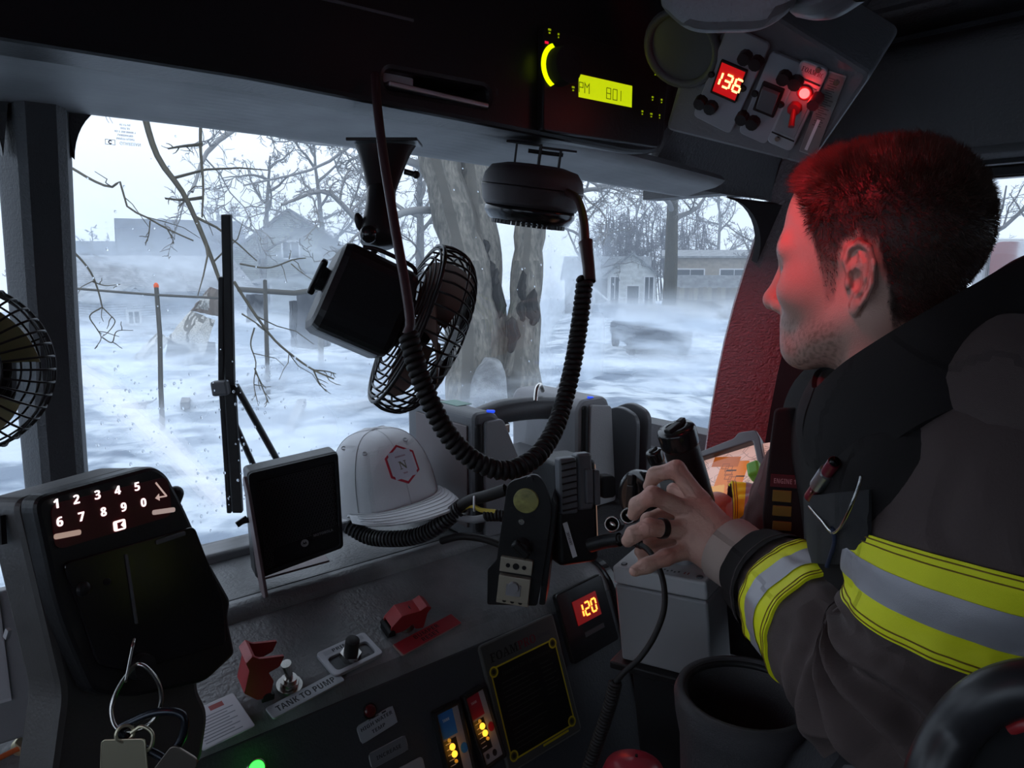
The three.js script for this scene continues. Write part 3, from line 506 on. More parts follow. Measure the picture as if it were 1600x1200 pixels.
// trees behind
{
  const specs = [[150, 48, 6.5, 'low bare tree at the far left behind the grey roof'], [240, 46, 6, 'rounded bare tree behind the low grey roof'], [350, 96, 16, 'tall hazy bare tree behind the wiper tip'], [405, 35, 9.5, 'wide hazy bare tree between wiper and fan'], [520, 40, 11, 'bare tree behind the fan mount'], [600, 72, 15, 'far bare tree left of the oak'], [650, 28, 10, 'slender pale trunked tree just left of the oak'], [905, 44, 11, 'bare tree behind the round speaker pod cord'], [1048, 36, 12, 'straight mossy trunk tree right of the white porch', 0.32], [1120, 82, 15, 'bare tree over the tan building'], [1180, 45, 10, 'bare tree at the right windshield pillar'], [1000, 92, 15, 'far bare tree above the white porch'], [60, 44, 7.5, 'bare tree seen left of the centre divider'], [1560, 22, 9, 'bare tree outside the officer side window'], [1640, 30, 9, 'second bare tree outside the officer side window beyond the mirror']];
  specs.forEach(([px, d, h, label, rad], k) => {
    seed(200 + k);
    const c = at(px, 407, d); c.y = slope(c.x, c.z) - 0.2;
    const t = thing('bare_tree', label, 'tree', c), tr = newAcc(), br = newAcc(), r = rad ?? h * 0.018, p = [c.clone()], dd = V3(rr(-0.1, 0.1), 1, rr(-0.1, 0.1));
    for (let i = 1; i < 9; i++) { dd.add(rdir().multiplyScalar(rad ? 0.03 : 0.1)); dd.y = Math.max(dd.y, 0.8); dd.normalize(); p.push(p[i - 1].clone().addScaledVector(dd, h / 9)); }
    addTube(tr, p, p.map((_, i) => lerp(r * 1.25, r * (rad ? 0.6 : 0.25), i / 8)), 8);
    const kids = 11;
    for (let i = 0; i < kids; i++) {
      const f = lerp(rad ? 4 : 2.2, 8, i / kids), a = Math.floor(f), q = p[a].clone().lerp(p[Math.min(8, a + 1)], f - a), ang = i * 2.4 + rr(-0.4, 0.4), dir = V3(Math.cos(ang), rr(0.35, 0.8), Math.sin(ang)).normalize(), l = h * rr(0.32, 0.5) * (1.15 - f / 12), pp = [q];
      for (let s = 1; s < 7; s++) { dir.add(rdir().multiplyScalar(0.28)); dir.y += 0.03; dir.normalize(); pp.push(pp[s - 1].clone().addScaledVector(dir, l / 6)); }
      limb(br, pp, r * 0.45, r * 0.12, 3, { kids: 5, kink: 0.4, up: 0.04, rmin: d * 0.00035, from: 0.15 });
    }
    meshW(t, 'trunk', accGeo(tr), rad ? std(0.26, 0.24, 0.17, 0.9, { map: scaled(barkT, 1), bumpMap: scaled(barkT, 1), bumpScale: 0.04 }) : farTwigM); meshW(t, 'branches', accGeo(br), farTwigM);
  });
  // dense dark thicket above the brown house
  seed(300); const c = at(985, 400, 75), t = thing('thicket', 'dense dark leafless thicket behind the white porch house', 'bush', V3(c.x, slope(c.x, c.z), c.z)), acc = newAcc();
  for (let i = 0; i < 90; i++) { const q = at(rr(930, 1098), 470, 75 + rr(-2, 2)), top = at(800 + (q.dot(camR) / (q.dot(camF))) * FOCAL + rr(-14, 14), rr(322, 380), 75), pp = [q, q.clone().lerp(top, 0.4).add(rdir().multiplyScalar(0.3)), q.clone().lerp(top, 0.75).add(rdir().multiplyScalar(0.4)), top]; limb(acc, pp, 0.08, 0.035, 2, { kids: 5, kink: 0.7, up: 0.02, rmin: 0.03 }); }
  meshW(t, 'stems', accGeo(acc), std(0.07, 0.06, 0.075, 0.9));
}
// smoke: soft billowing banks, each a stack of uneven sheets hanging over the ground
{
  const smokeT = [3, 8, 13].map((s) => dataTex(256, (u, v) => { const w = fbm(u * 3, v * 3, s + 30, 3), a = fbm(u * 4 + w * 1.2, v * 4 + w, s, 6), e = sstep(u, 0, 0.22) * sstep(1 - u, 0, 0.22) * sstep(v, 0, 0.1) * sstep(1 - v, 0.0, 0.5); return clamp((a - 0.26) * 3.0, 0, 1) * e; }));
  for (const t of smokeT) t.wrapS = t.wrapT = THREE.ClampToEdgeWrapping;
  const bank = (label, list) => {
    const [x0, , d0] = list[0], t = thing('smoke_bank', label, 'smoke', onGround(x0, d0)); t.userData.kind = 'stuff';
    list.forEach(([px, top, d, wide, op], k) => {
      const c = at(px, 407, d), w = wide * d / FOCAL, y0 = slope(c.x, c.z) - 0.5, y1 = at(px, top, d).y, m = new THREE.MeshStandardMaterial({ color: new THREE.Color().setRGB(0.82, 0.88, 0.95), roughness: 1, alphaMap: smokeT[(k + Math.round(px)) % 3], transparent: true, opacity: op });
      const g = GRID(24, 16, (u, v) => { const p = c.clone().addScaledVector(camR, (u - 0.5) * w); p.y = lerp(y0, y1, v); const b = d * 0.12 * ((u - 0.5) ** 2 * 3 - 0.4) + d * 0.1 * (fbm(u * 4, v * 3, px * 0.1, 3) - 0.5) + v * v * 0.6; return p.addScaledVector(camH, b); });
      meshW(t, 'smoke', clean(g, true), m);
    });
  };
  bank('white smoke drifting low over the foam at the left', [[250, 500, 15, 620, 0.9], [330, 540, 12.5, 560, 0.8], [300, 590, 8.8, 560, 0.45], [180, 470, 22, 640, 0.7]]);
  bank('white smoke rolling past behind the fan and cap', [[560, 510, 13.5, 640, 0.85], [600, 560, 9.6, 700, 0.5], [520, 460, 26, 700, 0.55]]);
  bank('dense white smoke billowing right of the oak', [[960, 545, 16, 560, 0.9], [1100, 440, 20, 420, 0.95], [1100, 520, 14, 460, 0.75], [856, 320, 15, 220, 0.8]]);
  bank('thin blue smoke veil before the far houses', [[330, 290, 30, 700, 0.5], [850, 320, 33, 260, 0.35]]);
}
// jet of water from a hose
{
  const a = at(40, 560, 8.5), b = at(352, 790, 5.2), t = thing('water_stream', 'broad pale jet of hose water crossing the lower left of the windshield', 'water jet', b);
  const acc = newAcc(), p = [], r = []; for (let i = 0; i <= 20; i++) { const k = i / 20; p.push(a.clone().lerp(b, k).add(V3(0, 0.25 * Math.sin(k * Math.PI), 0))); r.push(lerp(0.15, 0.075, k) * (1 + 0.06 * Math.sin(i * 2.1))); }
  addTube(acc, p, r, 14);
  const core = newAcc(), mist = newAcc(); addTube(core, p, r.map((q) => q * 0.55), 12); addTube(mist, p, r.map((q) => q * 1.5), 14);
  meshW(t, 'mist', accGeo(mist), new THREE.MeshStandardMaterial({ color: new THREE.Color().setRGB(0.95, 0.93, 0.94), roughness: 1, transparent: true, opacity: 0.10 }));
  meshW(t, 'spray', accGeo(acc), new THREE.MeshStandardMaterial({ color: new THREE.Color().setRGB(0.95, 0.93, 0.94), roughness: 1, transparent: true, opacity: 0.16 }));
  meshW(t, 'core', accGeo(core), new THREE.MeshStandardMaterial({ color: new THREE.Color().setRGB(0.97, 0.95, 0.95), roughness: 1, transparent: true, opacity: 0.22 }));
}

// ---------------------------------------------------------------- dashboard and pump console
const topF = frame(V3(0.5, -0.50, -0.77), V3(1, 0, 0), V3(0, 0.05, -0.16));
const faceF = frame(V3(0.5, -0.50, -0.765), V3(1, 0, 0), V3(0, 0.30, -0.11));
const CONR = 0.845;
const onFrame = (f, name, label, cat, x, y, z = 0, a = 0, group) => { const t = thing(name, label, cat, [0, 0, 0], group); return f.put(t, x, y, z, a); };
{
  const d = thing('dashboard', 'grey textured dashboard with shelf and sloping pump control console', 'dashboard', [0.5, -1.39, -1.0]);
  const prof = (list, x0, x1, n = 10) => T(EX(list.map(([z, y]) => [-z, y]), x1 - x0, 0), [x0, 0, 0], [0, Math.PI / 2, 0]);   // (z, y) outline swept along x
  const sw = (list, x0, x1, r = 0) => T(EX(roundShape(list.map(([z, y]) => [-z, y]), r), x1 - x0, 0, 0), [x0, 0, 0], [0, Math.PI / 2, 0]);
  meshW(d, 'shelf', [sw([[-1.19, -0.55], [-0.94, -0.55], [-0.94, -0.452], [-1.19, -0.452]], -0.95, CONR, [0, 0, 0.006, 0.002])], std(0.13, 0.133, 0.14, 0.42, { ...grain(6, 0.0006), map: scaled(patchT, 2.2) }));
  meshW(d, 'shadow_strip', [B(1.78, 0.012, 0.008, -0.055, -0.452, -0.943)], MT.blackMatte, 'black strip painted as the shadow line between shelf and moulding');  // black strip stands in for the shade between shelf and moulding
  meshW(d, 'shelf', [sw([[-1.14, -0.55], [-0.80, -0.55], [-0.80, -0.462], [-0.86, -0.45], [-1.14, -0.45]], CONR, 1.40, [0, 0, 0.02, 0.02, 0.002])], MT.vinylDark);
  meshW(d, 'defroster_rail', [T(B(1.15, 0.02, 0.05, 0, 0, 0, 0.006), [0.75, -0.448, -1.125], [0, 0, 0])], MT.header, 'paler rail along the foot of the glass');
  meshW(d, 'edge_moulding', [sw([[-0.944, -0.48], [-0.905, -0.48], [-0.905, -0.452], [-0.918, -0.440], [-0.938, -0.442]], -0.95, CONR - 0.012, [0, 0, 0.01, 0.014, 0.006])], MT.dash, 'raised rounded moulding between shelf and console');
  // console: rounded nose where the sloping top turns down into the face
  meshW(d, 'console_body', [sw([[-0.93, -0.452], [-0.93, -1.1], [-0.55, -1.1], [-0.655, -0.80], [-0.765, -0.5005]], -0.95, CONR, [0.002, 0, 0, 0.002, 0.028]).rotateX(0)], MT.dash);
  meshW(d, 'console_front', [T(EX(roundShape(rectPts(1.60, 0.42), 0.004), 0.006, 0, 0.002), [0, 0, 0])].map((g) => g.applyMatrix4(faceF.m.clone().multiply(mat4([-0.457, -0.235, -0.0045])))), MT.dashFace, 'black lower face of the console');
  meshW(d, 'end_cap', [T(EX([[0.945, -0.455], [0.945, -1.1], [0.56, -1.1], [0.648, -0.80], [0.752, -0.512], [0.775, -0.492], [0.92, -0.446]], 0.02, 0.012, 0.004), [CONR - 0.004, 0, 0], [0, Math.PI / 2, 0])], MT.blackGloss, 'glossy black right end of the console');
  // machine screws
  const screw = M([C(0.0045, 0.004, 0.002, 0, 0, 0.001, 'z', 14), B(0.006, 0.001, 0.0006, 0, 0, 0.0023)]);
  for (const [x, y] of [[374, 980], [702, 914], [742, 934]]) { const [a, b] = topF.hit(x, y), o = mesh(d, 'screw', screw, x < 400 ? MT.steel : MT.black); topF.put(o, a, b, 0.0005); d.attach(o); }
  const [sx, sy] = topF.hit(620, 857); const sc = mesh(d, 'bracket_clip', M([B(0.02, 0.012, 0.002, 0, 0, 0.001, 0.0005), C(0.004, 0.004, 0.006, -0.004, 0, 0.003, 'z', 12), TOR(0.005, 0.0015, 0.006, 0, 0.004, [1.2, 0, 0], 14, 6)]), MT.steel, 'small metal cable clip'); topF.put(sc, sx, sy + 0.006, 0.011, 0.3); d.attach(sc);
}
// lettered plates
const plateTex = (lines, bg, fg, w = 512, h = 128, font = 'bold 70px sans-serif', extra) => canvasTex(w, h, (g) => { g.fillStyle = bg; g.fillRect(0, 0, w, h); g.fillStyle = fg; g.font = font; g.textAlign = 'center'; g.textBaseline = 'middle'; lines.forEach((t, i) => g.fillText(t, w / 2, h * (i + 0.5) / lines.length + (lines.length > 1 ? (i ? -h * 0.04 : h * 0.04) : 0))); if (extra) extra(g, w, h); });
function plate(f, q, name, label, cat, tex, m, th = 0.0025, opt = {}) {
  const r = f.rect(q), t = onFrame(f, name, label, cat, r.x, r.y, 0.0008, r.a);
  mesh(t, 'plate', EX(rectPts(r.w, r.h), th, opt.r ?? 0.003, 0.0006), m);
  if (tex) printed(t, 'lettering', r.w * 0.97, r.h * 0.94, 0, 0, th + 0.0003, tex, { rough: 0.45, metal: opt.metal ?? 0.2 });
  return [t, r];
}
plate(topF, [[431, 1122], [544, 1062], [520, 1055], [410, 1114]], 'nameplate', 'small silver plate lettered TANK TO PUMP at the console edge', 'nameplate', plateTex(['TANK TO PUMP'], '#9c9ea3', '#17181a', 640, 110, 'bold 74px sans-serif'), MT.plate);
plate(topF, [[633, 1022.6], [725.6, 973], [700.7, 964.4], [608, 1015.5]], 'nameplate', 'red lettered plate below the closed red switch guard', 'nameplate', plateTex(['BUMPER', 'RESET'], '#a3242f', '#3c0d12', 512, 128, 'bold 54px sans-serif'), std(0.3, 0.2, 0.18, 0.5));
{ // primer button on its framed plate
  const r = topF.rect([[534, 1055], [607, 1017], [560, 999], [481, 1033]]), t = onFrame(topF, 'primer_button', 'black push button on a silver framed plate lettered PRIME', 'push button', r.x, r.y, 0.0008, r.a);
  const hole = new THREE.Path(roundShape(rectPts(r.w * 0.8, r.h * 0.52, 0, -r.h * 0.1), 0.006).getPoints());
  mesh(t, 'frame', EX(rectPts(r.w, r.h), 0.005, 0.006, 0.001, [hole]), MT.plate);
  mesh(t, 'inner_plate', EX(rectPts(r.w * 0.9, r.h * 0.8), 0.0015, 0.004), MT.greyDark);
  printed(t, 'lettering', r.w * 0.8, r.h * 0.16, 0, r.h * 0.33, 0.0053, plateTex(['PRIMER'], '#9c9ea3', '#151618', 512, 90, 'bold 84px sans-serif'), { metal: 0.2 });
  printed(t, 'lettering', r.w * 0.4, r.h * 0.12, r.w * 0.1, -r.h * 0.28, 0.0018, plateTex(['PUSH'], '#2a2c30', '#111214', 256, 64, 'bold 52px sans-serif'));
  const [bx, by] = topF.hit(547, 1029), dx = bx - r.x, dy = by - r.y, c = Math.cos(-r.a), s = Math.sin(-r.a), lx = dx * c - dy * s, ly = dx * s + dy * c;
  mesh(t, 'hex_nut', M([T(hexPrism(0.0135, 0.008, 0.0055), [lx, ly, 0])]), MT.steel);
  mesh(t, 'button_cap', M([C(0.0092, 0.0088, 0.022, lx, ly, 0.018, 'z', 20), S(0.0088, 0.0088, 0.003, lx, ly, 0.029, 16)]), MT.rubber);
}
function guard(label, px, py, open, a, sc) {
  const [x, y] = topF.hit(px, py), t = onFrame(topF, 'switch_guard', label, 'switch guard', x, y, 0.001, a);
  // side profile in (y, z): hinge at the far end, cheeks, raised top with a finger lip
  const prof = [[0.022, 0.004], [0.022, 0.014], [0.012, 0.026], [-0.010, 0.026], [-0.018, 0.030], [-0.024, 0.026], [-0.020, 0.020], [-0.018, 0.0], [-0.008, 0.002], [-0.004, 0.010], [0.006, 0.004]].map(([p, q]) => [p * sc, q * sc]);
  const cheek = (s) => T(EX(prof, 0.0022 * sc, 0.0015 * sc, 0.0004), [s * 0.0085 * sc - 0.0011 * sc, 0, 0], [Math.PI / 2, Math.PI / 2, 0]);
  const top = T(EX([[0.022, 0.014], [0.012, 0.026], [-0.010, 0.026], [-0.018, 0.030], [-0.024, 0.026], [-0.0225, 0.0235], [-0.017, 0.0275], [-0.010, 0.0235], [0.011, 0.0235], [0.0205, 0.0125]].map(([p, q]) => [p * sc, q * sc]), 0.0175 * sc, 0.0006), [-0.00875 * sc, 0, 0], [Math.PI / 2, Math.PI / 2, 0]);
  const red = M([cheek(-1), cheek(1), top]), g = mesh(t, 'cover', red, MT.red);
  if (open) { g.rotation.x = -1.45; g.position.set(0, 0.0125 * sc, 0.0262 * sc); }
  mesh(t, 'hinge', M([B(0.018 * sc, 0.010 * sc, 0.006 * sc, 0, 0.020 * sc, 0.003 * sc, 0.001), C(0.004 * sc, 0.004 * sc, 0.021 * sc, 0, 0.021 * sc, 0.006 * sc, 'x', 12)]), MT.black);
  mesh(t, 'toggle_nut', M([C(0.0105 * sc, 0.0105 * sc, 0.002, 0, 0, 0.001, 'z', 20), T(hexPrism(0.008 * sc, 0.004 * sc, 0.004 * sc), [0, 0, 0]), C(0.0055 * sc, 0.0055 * sc, 0.009 * sc, 0, 0, 0.0045 * sc, 'z', 14)]), MT.steel);
  mesh(t, 'toggle_lever', M([T(C(0.0026 * sc, 0.0042 * sc, 0.019 * sc, 0, 0, 0.0095 * sc, 'z', 14), [0, 0, 0.007 * sc], [open ? -0.25 : 0.25, 0, 0])]), MT.steel);
  return t;
}
guard('open red flip guard standing up beside a chrome toggle switch', 452, 1072, true, 1.5, 1.45);
guard('closed red flip guard over a toggle switch near the console centre', 632, 980, false, 1.5, 1.25);
plate(topF, [[330, 1166], [414, 1125], [349, 1093], [270, 1128]], 'warning_label', 'creased glossy instruction label at the foot of the key box', 'label', canvasTex(256, 256, (g) => { g.fillStyle = '#b9b7bd'; g.fillRect(0, 0, 256, 256); g.fillStyle = '#8d2b28'; g.fillRect(120, 14, 70, 34); g.fillStyle = '#6a6a72'; for (let i = 0; i < 9; i++) g.fillRect(24, 70 + i * 20, 200 - (i * 37) % 70, 6); }), std(0.5, 0.5, 0.52, 0.25), 0.0008, { metal: 0 });
// indicator tags on the lower face
plate(faceF, [[564, 1164], [621, 1127], [611.5, 1102], [554.6, 1134.7]], 'indicator_tag', 'worn silver tag lettered HIGH WATER TEMP', 'tag', plateTex(['HIGH WATER', 'TEMP'], '#9fa3ab', '#24262b', 512, 256, 'bold 74px sans-serif', (g) => { g.fillStyle = '#15161a'; g.fillRect(215, 0, 90, 14); g.fillRect(350, 4, 60, 20); g.fillRect(160, 6, 30, 8); }), MT.plate, 0.002, { r: 0.006 });
plate(faceF, [[580.6, 1199.7], [638, 1172], [631, 1146], [572.5, 1180]], 'indicator_tag', 'dim silver tag lettered INCREASE below the water temperature tag', 'tag', plateTex(['INCREASE'], '#6d7076', '#24262b', 512, 200, 'bold 74px sans-serif'), MT.plate, 0.002, { r: 0.006 });
plate(faceF, [[612, 1236], [668, 1206], [655, 1182], [598, 1214]], 'indicator_tag', 'third dim silver tag cut off at the bottom edge of the photo', 'tag', null, MT.plate, 0.002, { r: 0.006 });
{ const [x, y] = faceF.hit(576, 1110), t = onFrame(faceF, 'indicator_lens', 'unlit dark red lens above the HIGH WATER TEMP tag', 'indicator', x, y, 0.002); mesh(t, 'lens', M([S(0.008, 0.008, 0.004, 0, 0, 0.002, 16)]), std(0.09, 0.005, 0.008, 0.25)); mesh(t, 'ring', M([TOR(0.0085, 0.0015, 0, 0, 0.001)]), MT.black); }
// tank level gauges with lit lamps
function gauge(label, q, colTop, ledPx, ledRGB, sd) {
  const r = faceF.rect(q), t = onFrame(faceF, 'level_gauge', label, 'level gauge', r.x, r.y, 0.001, r.a);
  mesh(t, 'bezel', EX(rectPts(r.w * 1.32, r.h * 1.12), 0.012, 0.004, 0.0015, [new THREE.Path(roundShape(rectPts(r.w * 1.05, r.h * 1.02), 0.002).getPoints())]), MT.black);
  printed(t, 'scale_card', r.w, r.h, 0, 0, 0.009, canvasTex(128, 320, (g, w, h) => { g.fillStyle = '#8d8a8e'; g.fillRect(0, 0, w, h); g.fillStyle = colTop; g.fillRect(0, 0, w * 0.72, h * 0.33); g.fillStyle = '#16161a'; g.fillRect(0, h * 0.36, w * 0.6, h * 0.46); g.fillStyle = colTop; g.beginPath(); g.arc(w * 0.85, h * 0.55, 22, 0, 7); g.fill(); g.fillStyle = '#c9c9cc'; g.font = 'bold 16px sans-serif'; g.fillText('TANK', 22, 40); for (let i = 0; i < 6; i++) g.fillRect(8, h * (0.4 + i * 0.07), 34, 4); g.fillStyle = '#2a2a2e'; g.beginPath(); g.arc(28, h * 0.9, 13, 0, 7); g.arc(80, h * 0.91, 16, 0, 7); g.fill(); }), { rough: 0.35 });
  mesh(t, 'backing', M([B(r.w * 1.05, r.h * 1.02, 0.008, 0, 0, 0.0045)]), MT.black);
  const inv = t.matrixWorld.clone().invert();
  ledPx.forEach(([x, y, k]) => { const [a, b] = faceF.hit(x, y), p = faceF.pt(a, b, 0.011).applyMatrix4(inv); mesh(t, 'led', M([S(0.0043 * k, 0.0043 * k, 0.003, p.x, p.y, 0.0095, 12)]), glow(...ledRGB, k > 0.8 ? 1.5 : 0.25)); if (k > 0.8) { const l = new THREE.PointLight(new THREE.Color().setRGB(...ledRGB), 0.00012); l.position.set(p.x, p.y, 0.019); l.castShadow = true; l.shadow.radius = 0.25; l.name = 'gauge_led'; t.add(l); } });
}
gauge('tank level gauge with blue scale card and two lit amber lamps', [[715, 1226], [748, 1206], [696, 1109], [666, 1124]], '#2a6db4', [[700, 1165, 1], [703.5, 1176, 1], [695, 1155, 0.55], [706, 1187, 0.55]], [1.0, 0.42, 0.03]);
gauge('tank level gauge with red scale card and two lit amber lamps', [[758, 1190], [784, 1172], [742, 1079.5], [717, 1095]], '#8f1c2c', [[746.7, 1133, 1], [751, 1143.7, 1], [742.5, 1125, 0.5], [755, 1152, 0.55]], [1.0, 0.42, 0.03]);
{ const [x, y] = faceF.hit(398, 1200), t = onFrame(faceF, 'pilot_lamp', 'green pilot lamp glowing at the bottom edge of the photo', 'indicator', x, y, 0.004); mesh(t, 'lamp_lens', M([S(0.0085, 0.0085, 0.006, 0, 0, 0.003, 16)]), glow(0.05, 1.0, 0.08, 1.6)); mesh(t, 'ring', M([TOR(0.0095, 0.0018, 0, 0, 0.001)]), MT.steel); const l = new THREE.PointLight(new THREE.Color().setRGB(0.05, 1, 0.08), 0.0003); l.position.set(0, 0, 0.02); l.castShadow = true; l.name = 'pilot_lamp'; t.add(l); }
{ // data plate with yellow outline
  const r = faceF.rect([[800, 1200], [918, 1133], [846, 962], [735, 1018]]), t = onFrame(faceF, 'data_plate', 'dark foam system data plate with yellow outline and corner screws', 'data plate', r.x, r.y, 0.001, r.a);
  mesh(t, 'plate', EX(rectPts(r.w, r.h), 0.005, 0.008, 0.001), std(0.16, 0.16, 0.155, 0.4, { metalness: 0.5, bumpMap: scaled(scratchT, 8), bumpScale: 0.0001 }));
  printed(t, 'lettering', r.w * 0.96, r.h * 0.97, 0, 0, 0.0053, canvasTex(512, 640, (g, w, h) => {
    g.fillStyle = '#4a4a48'; g.fillRect(0, 0, w, h); g.font = 'bold 62px serif'; g.fillStyle = '#0c0c0c'; g.fillText('FOAM', 40, 96); g.fillStyle = '#6d1420'; g.fillText('PRO', 232, 96); g.fillStyle = '#3c3c46'; g.font = 'bold 30px sans-serif'; g.fillText('HYPRO', 372, 90);
    g.strokeStyle = '#c9b21f'; g.lineWidth = 9; g.fillStyle = '#0b0b0b'; g.beginPath(); g.roundRect(26, 126, w - 52, h - 170, 22); g.fill(); g.stroke();
    g.fillStyle = '#333330'; g.font = 'bold 26px sans-serif'; g.fillText('FoamPro 2001 Specifications', 92, 182);
    for (let i = 0; i < 15; i++) { if (i === 9) continue; g.fillRect(74, 214 + i * 24, 170 + (i * 53) % 90, 7); if (i < 8) g.fillRect(350, 214 + i * 24, 60 + (i * 29) % 50, 7); }
    for (const [x, y] of [[44, 144], [w - 44, 144], [44, h - 62], [w - 44, h - 62]]) { g.fillStyle = '#5a531f'; g.beginPath(); g.arc(x, y, 24, 0, 7); g.fill(); g.stroke(); g.fillStyle = '#050505'; g.beginPath(); g.arc(x, y, 11, 0, 7); g.fill(); }
    g.fillStyle = '#c9b21f'; g.fillRect(240, h - 34, 190, 12);
  }), { rough: 0.35, metal: 0.3 });
}
// seven segment digits as glowing bars
function digits(parent, text, x0, y0, z, h, m, slant = 0.12) {
  const w = h * 0.5, th = h * 0.13, seg = { a: [0, h / 2, 1], b: [w / 2, h / 4, 0], c: [w / 2, -h / 4, 0], d: [0, -h / 2, 1], e: [-w / 2, -h / 4, 0], f: [-w / 2, h / 4, 0], g: [0, 0, 1] };
  const on = { 0: 'abcdef', 1: 'bc', 2: 'abged', 3: 'abgcd', 6: 'afgedc', 8: 'abcdefg' };
  [...text].forEach((ch, i) => { const list = [...on[ch]].map((k) => { const [x, y, flat] = seg[k]; return flat ? B(w - th * 0.7, th, 0.001, x + y * slant, y, 0) : B(th, h / 2 - th * 0.7, 0.001, x + y * slant, y, 0); }); mesh(parent, 'display_digit', M([T(list, [x0 + (i - (text.length - 1) / 2) * w * 1.55, y0, z])].flat()), m); });
}
{ // flow meter reading 120
  const r = faceF.rect([[896, 1030], [972, 990], [918, 903], [853, 938]]), t = onFrame(faceF, 'flow_meter', 'black panel meter glowing red with the reading 120', 'meter', r.x, r.y, 0.002, r.a);
  mesh(t, 'housing', EX(rectPts(r.w, r.h), 0.010, 0.006, 0.002), MT.blackGloss);
  const q = faceF.rect([[897.5, 975], [931, 957], [918, 925], [886, 944]]), inv = t.matrixWorld.clone().invert(), c = faceF.pt(q.x, q.y, 0.012).applyMatrix4(inv);
  mesh(t, 'display_window', M([B(q.w * 1.08, q.h * 1.08, 0.0015, c.x, c.y, 0.0105)]), glow(0.35, 0.004, 0.004, 0.22));
  digits(t, '120', c.x, c.y, 0.0119, q.h * 0.55, glow(1.0, 0.22, 0.03, 3.0));
  const l = new THREE.RectAreaLight(new THREE.Color().setRGB(1, 0.04, 0.02), 2.2, q.w, q.h); l.position.set(c.x, c.y, 0.0135); l.rotation.set(0, Math.PI, 0); l.name = 'flow_meter_display'; t.add(l);
  printed(t, 'lettering', q.w * 0.9, q.h * 0.22, c.x + 0.004, c.y - q.h * 1.05, 0.0103, plateTex(['PRESSURE'], '#16060a', '#3a1018', 256, 64, 'bold 44px sans-serif'));
}

// ---------------------------------------------------------------- overhead console with radio
const OZ = -0.775;
const overF = frame(V3(0.5, 0.2, OZ), V3(1, 0, 0), V3(0, 1, 0));
{
  const t = thing('overhead_console', 'black overhead console running along the top of the windshield', 'console', [0.1, 0.45, -0.9]);
  const outline = [[-1.05, 0.185], [0.30, 0.182], [0.90, 0.160], [0.965, 0.17], [0.985, 0.45], [-1.05, 0.45]];
  const slot = overF.rect([[598, 132], [762, 170], [766, 142], [606, 104]]);
  const hole = new THREE.Path(roundShape(rectPts(slot.w, slot.h, slot.x + 0.5, slot.y + 0.2), 0.012).getPoints());
  const shell = T(EX(roundShape(outline, [0.01, 0.02, 0.05, 0.03, 0.004, 0.004]), 0.2, 0, 0.006, [hole]), [0, 0, OZ - 0.2]);
  meshW(t, 'housing', [shell], MT.black);
  meshW(t, 'tray_floor', [B(slot.w + 0.02, slot.h + 0.02, 0.01, slot.x + 0.5, slot.y + 0.2, OZ - 0.06)], MT.blackMatte);
  meshW(t, 'tray_lip', [T(B(slot.w * 0.96, 0.006, 0.04, 0, 0, 0, 0.002), [slot.x + 0.5, slot.y + 0.2 - slot.h * 0.36, OZ - 0.016], [0, 0, slot.a])], MT.aluminium, 'grey lip of the open tray');
  meshW(t, 'tray_panel', [T(B(slot.w * 0.3, slot.h * 0.55, 0.004, 0, 0, 0, 0.002), [slot.x + 0.5 - slot.w * 0.32, slot.y + 0.2 + 0.006, OZ - 0.02], [0, 0, slot.a])], MT.greyLight);
  const scr = M([C(0.005, 0.005, 0.003, 0, 0, 0.0015, 'z', 14), S(0.0035, 0.0035, 0.002, 0, 0, 0.003, 10)]);
  for (const [x, y] of [[330, 40], [418, 68], [740, 140], [770, 75], [455, 60]]) { const [a, b] = overF.hit(x, y), o = mesh(t, 'screw', scr, x === 740 ? MT.brass : MT.greyDark); overF.put(o, a, b, 0.0005); t.attach(o); }
  meshW(t, 'seam', [T(B(0.5, 0.003, 0.002, 0, 0, 0), [0.25, 0.275, OZ + 0.001], [0, 0, 0.0])], MT.greyDark);
}
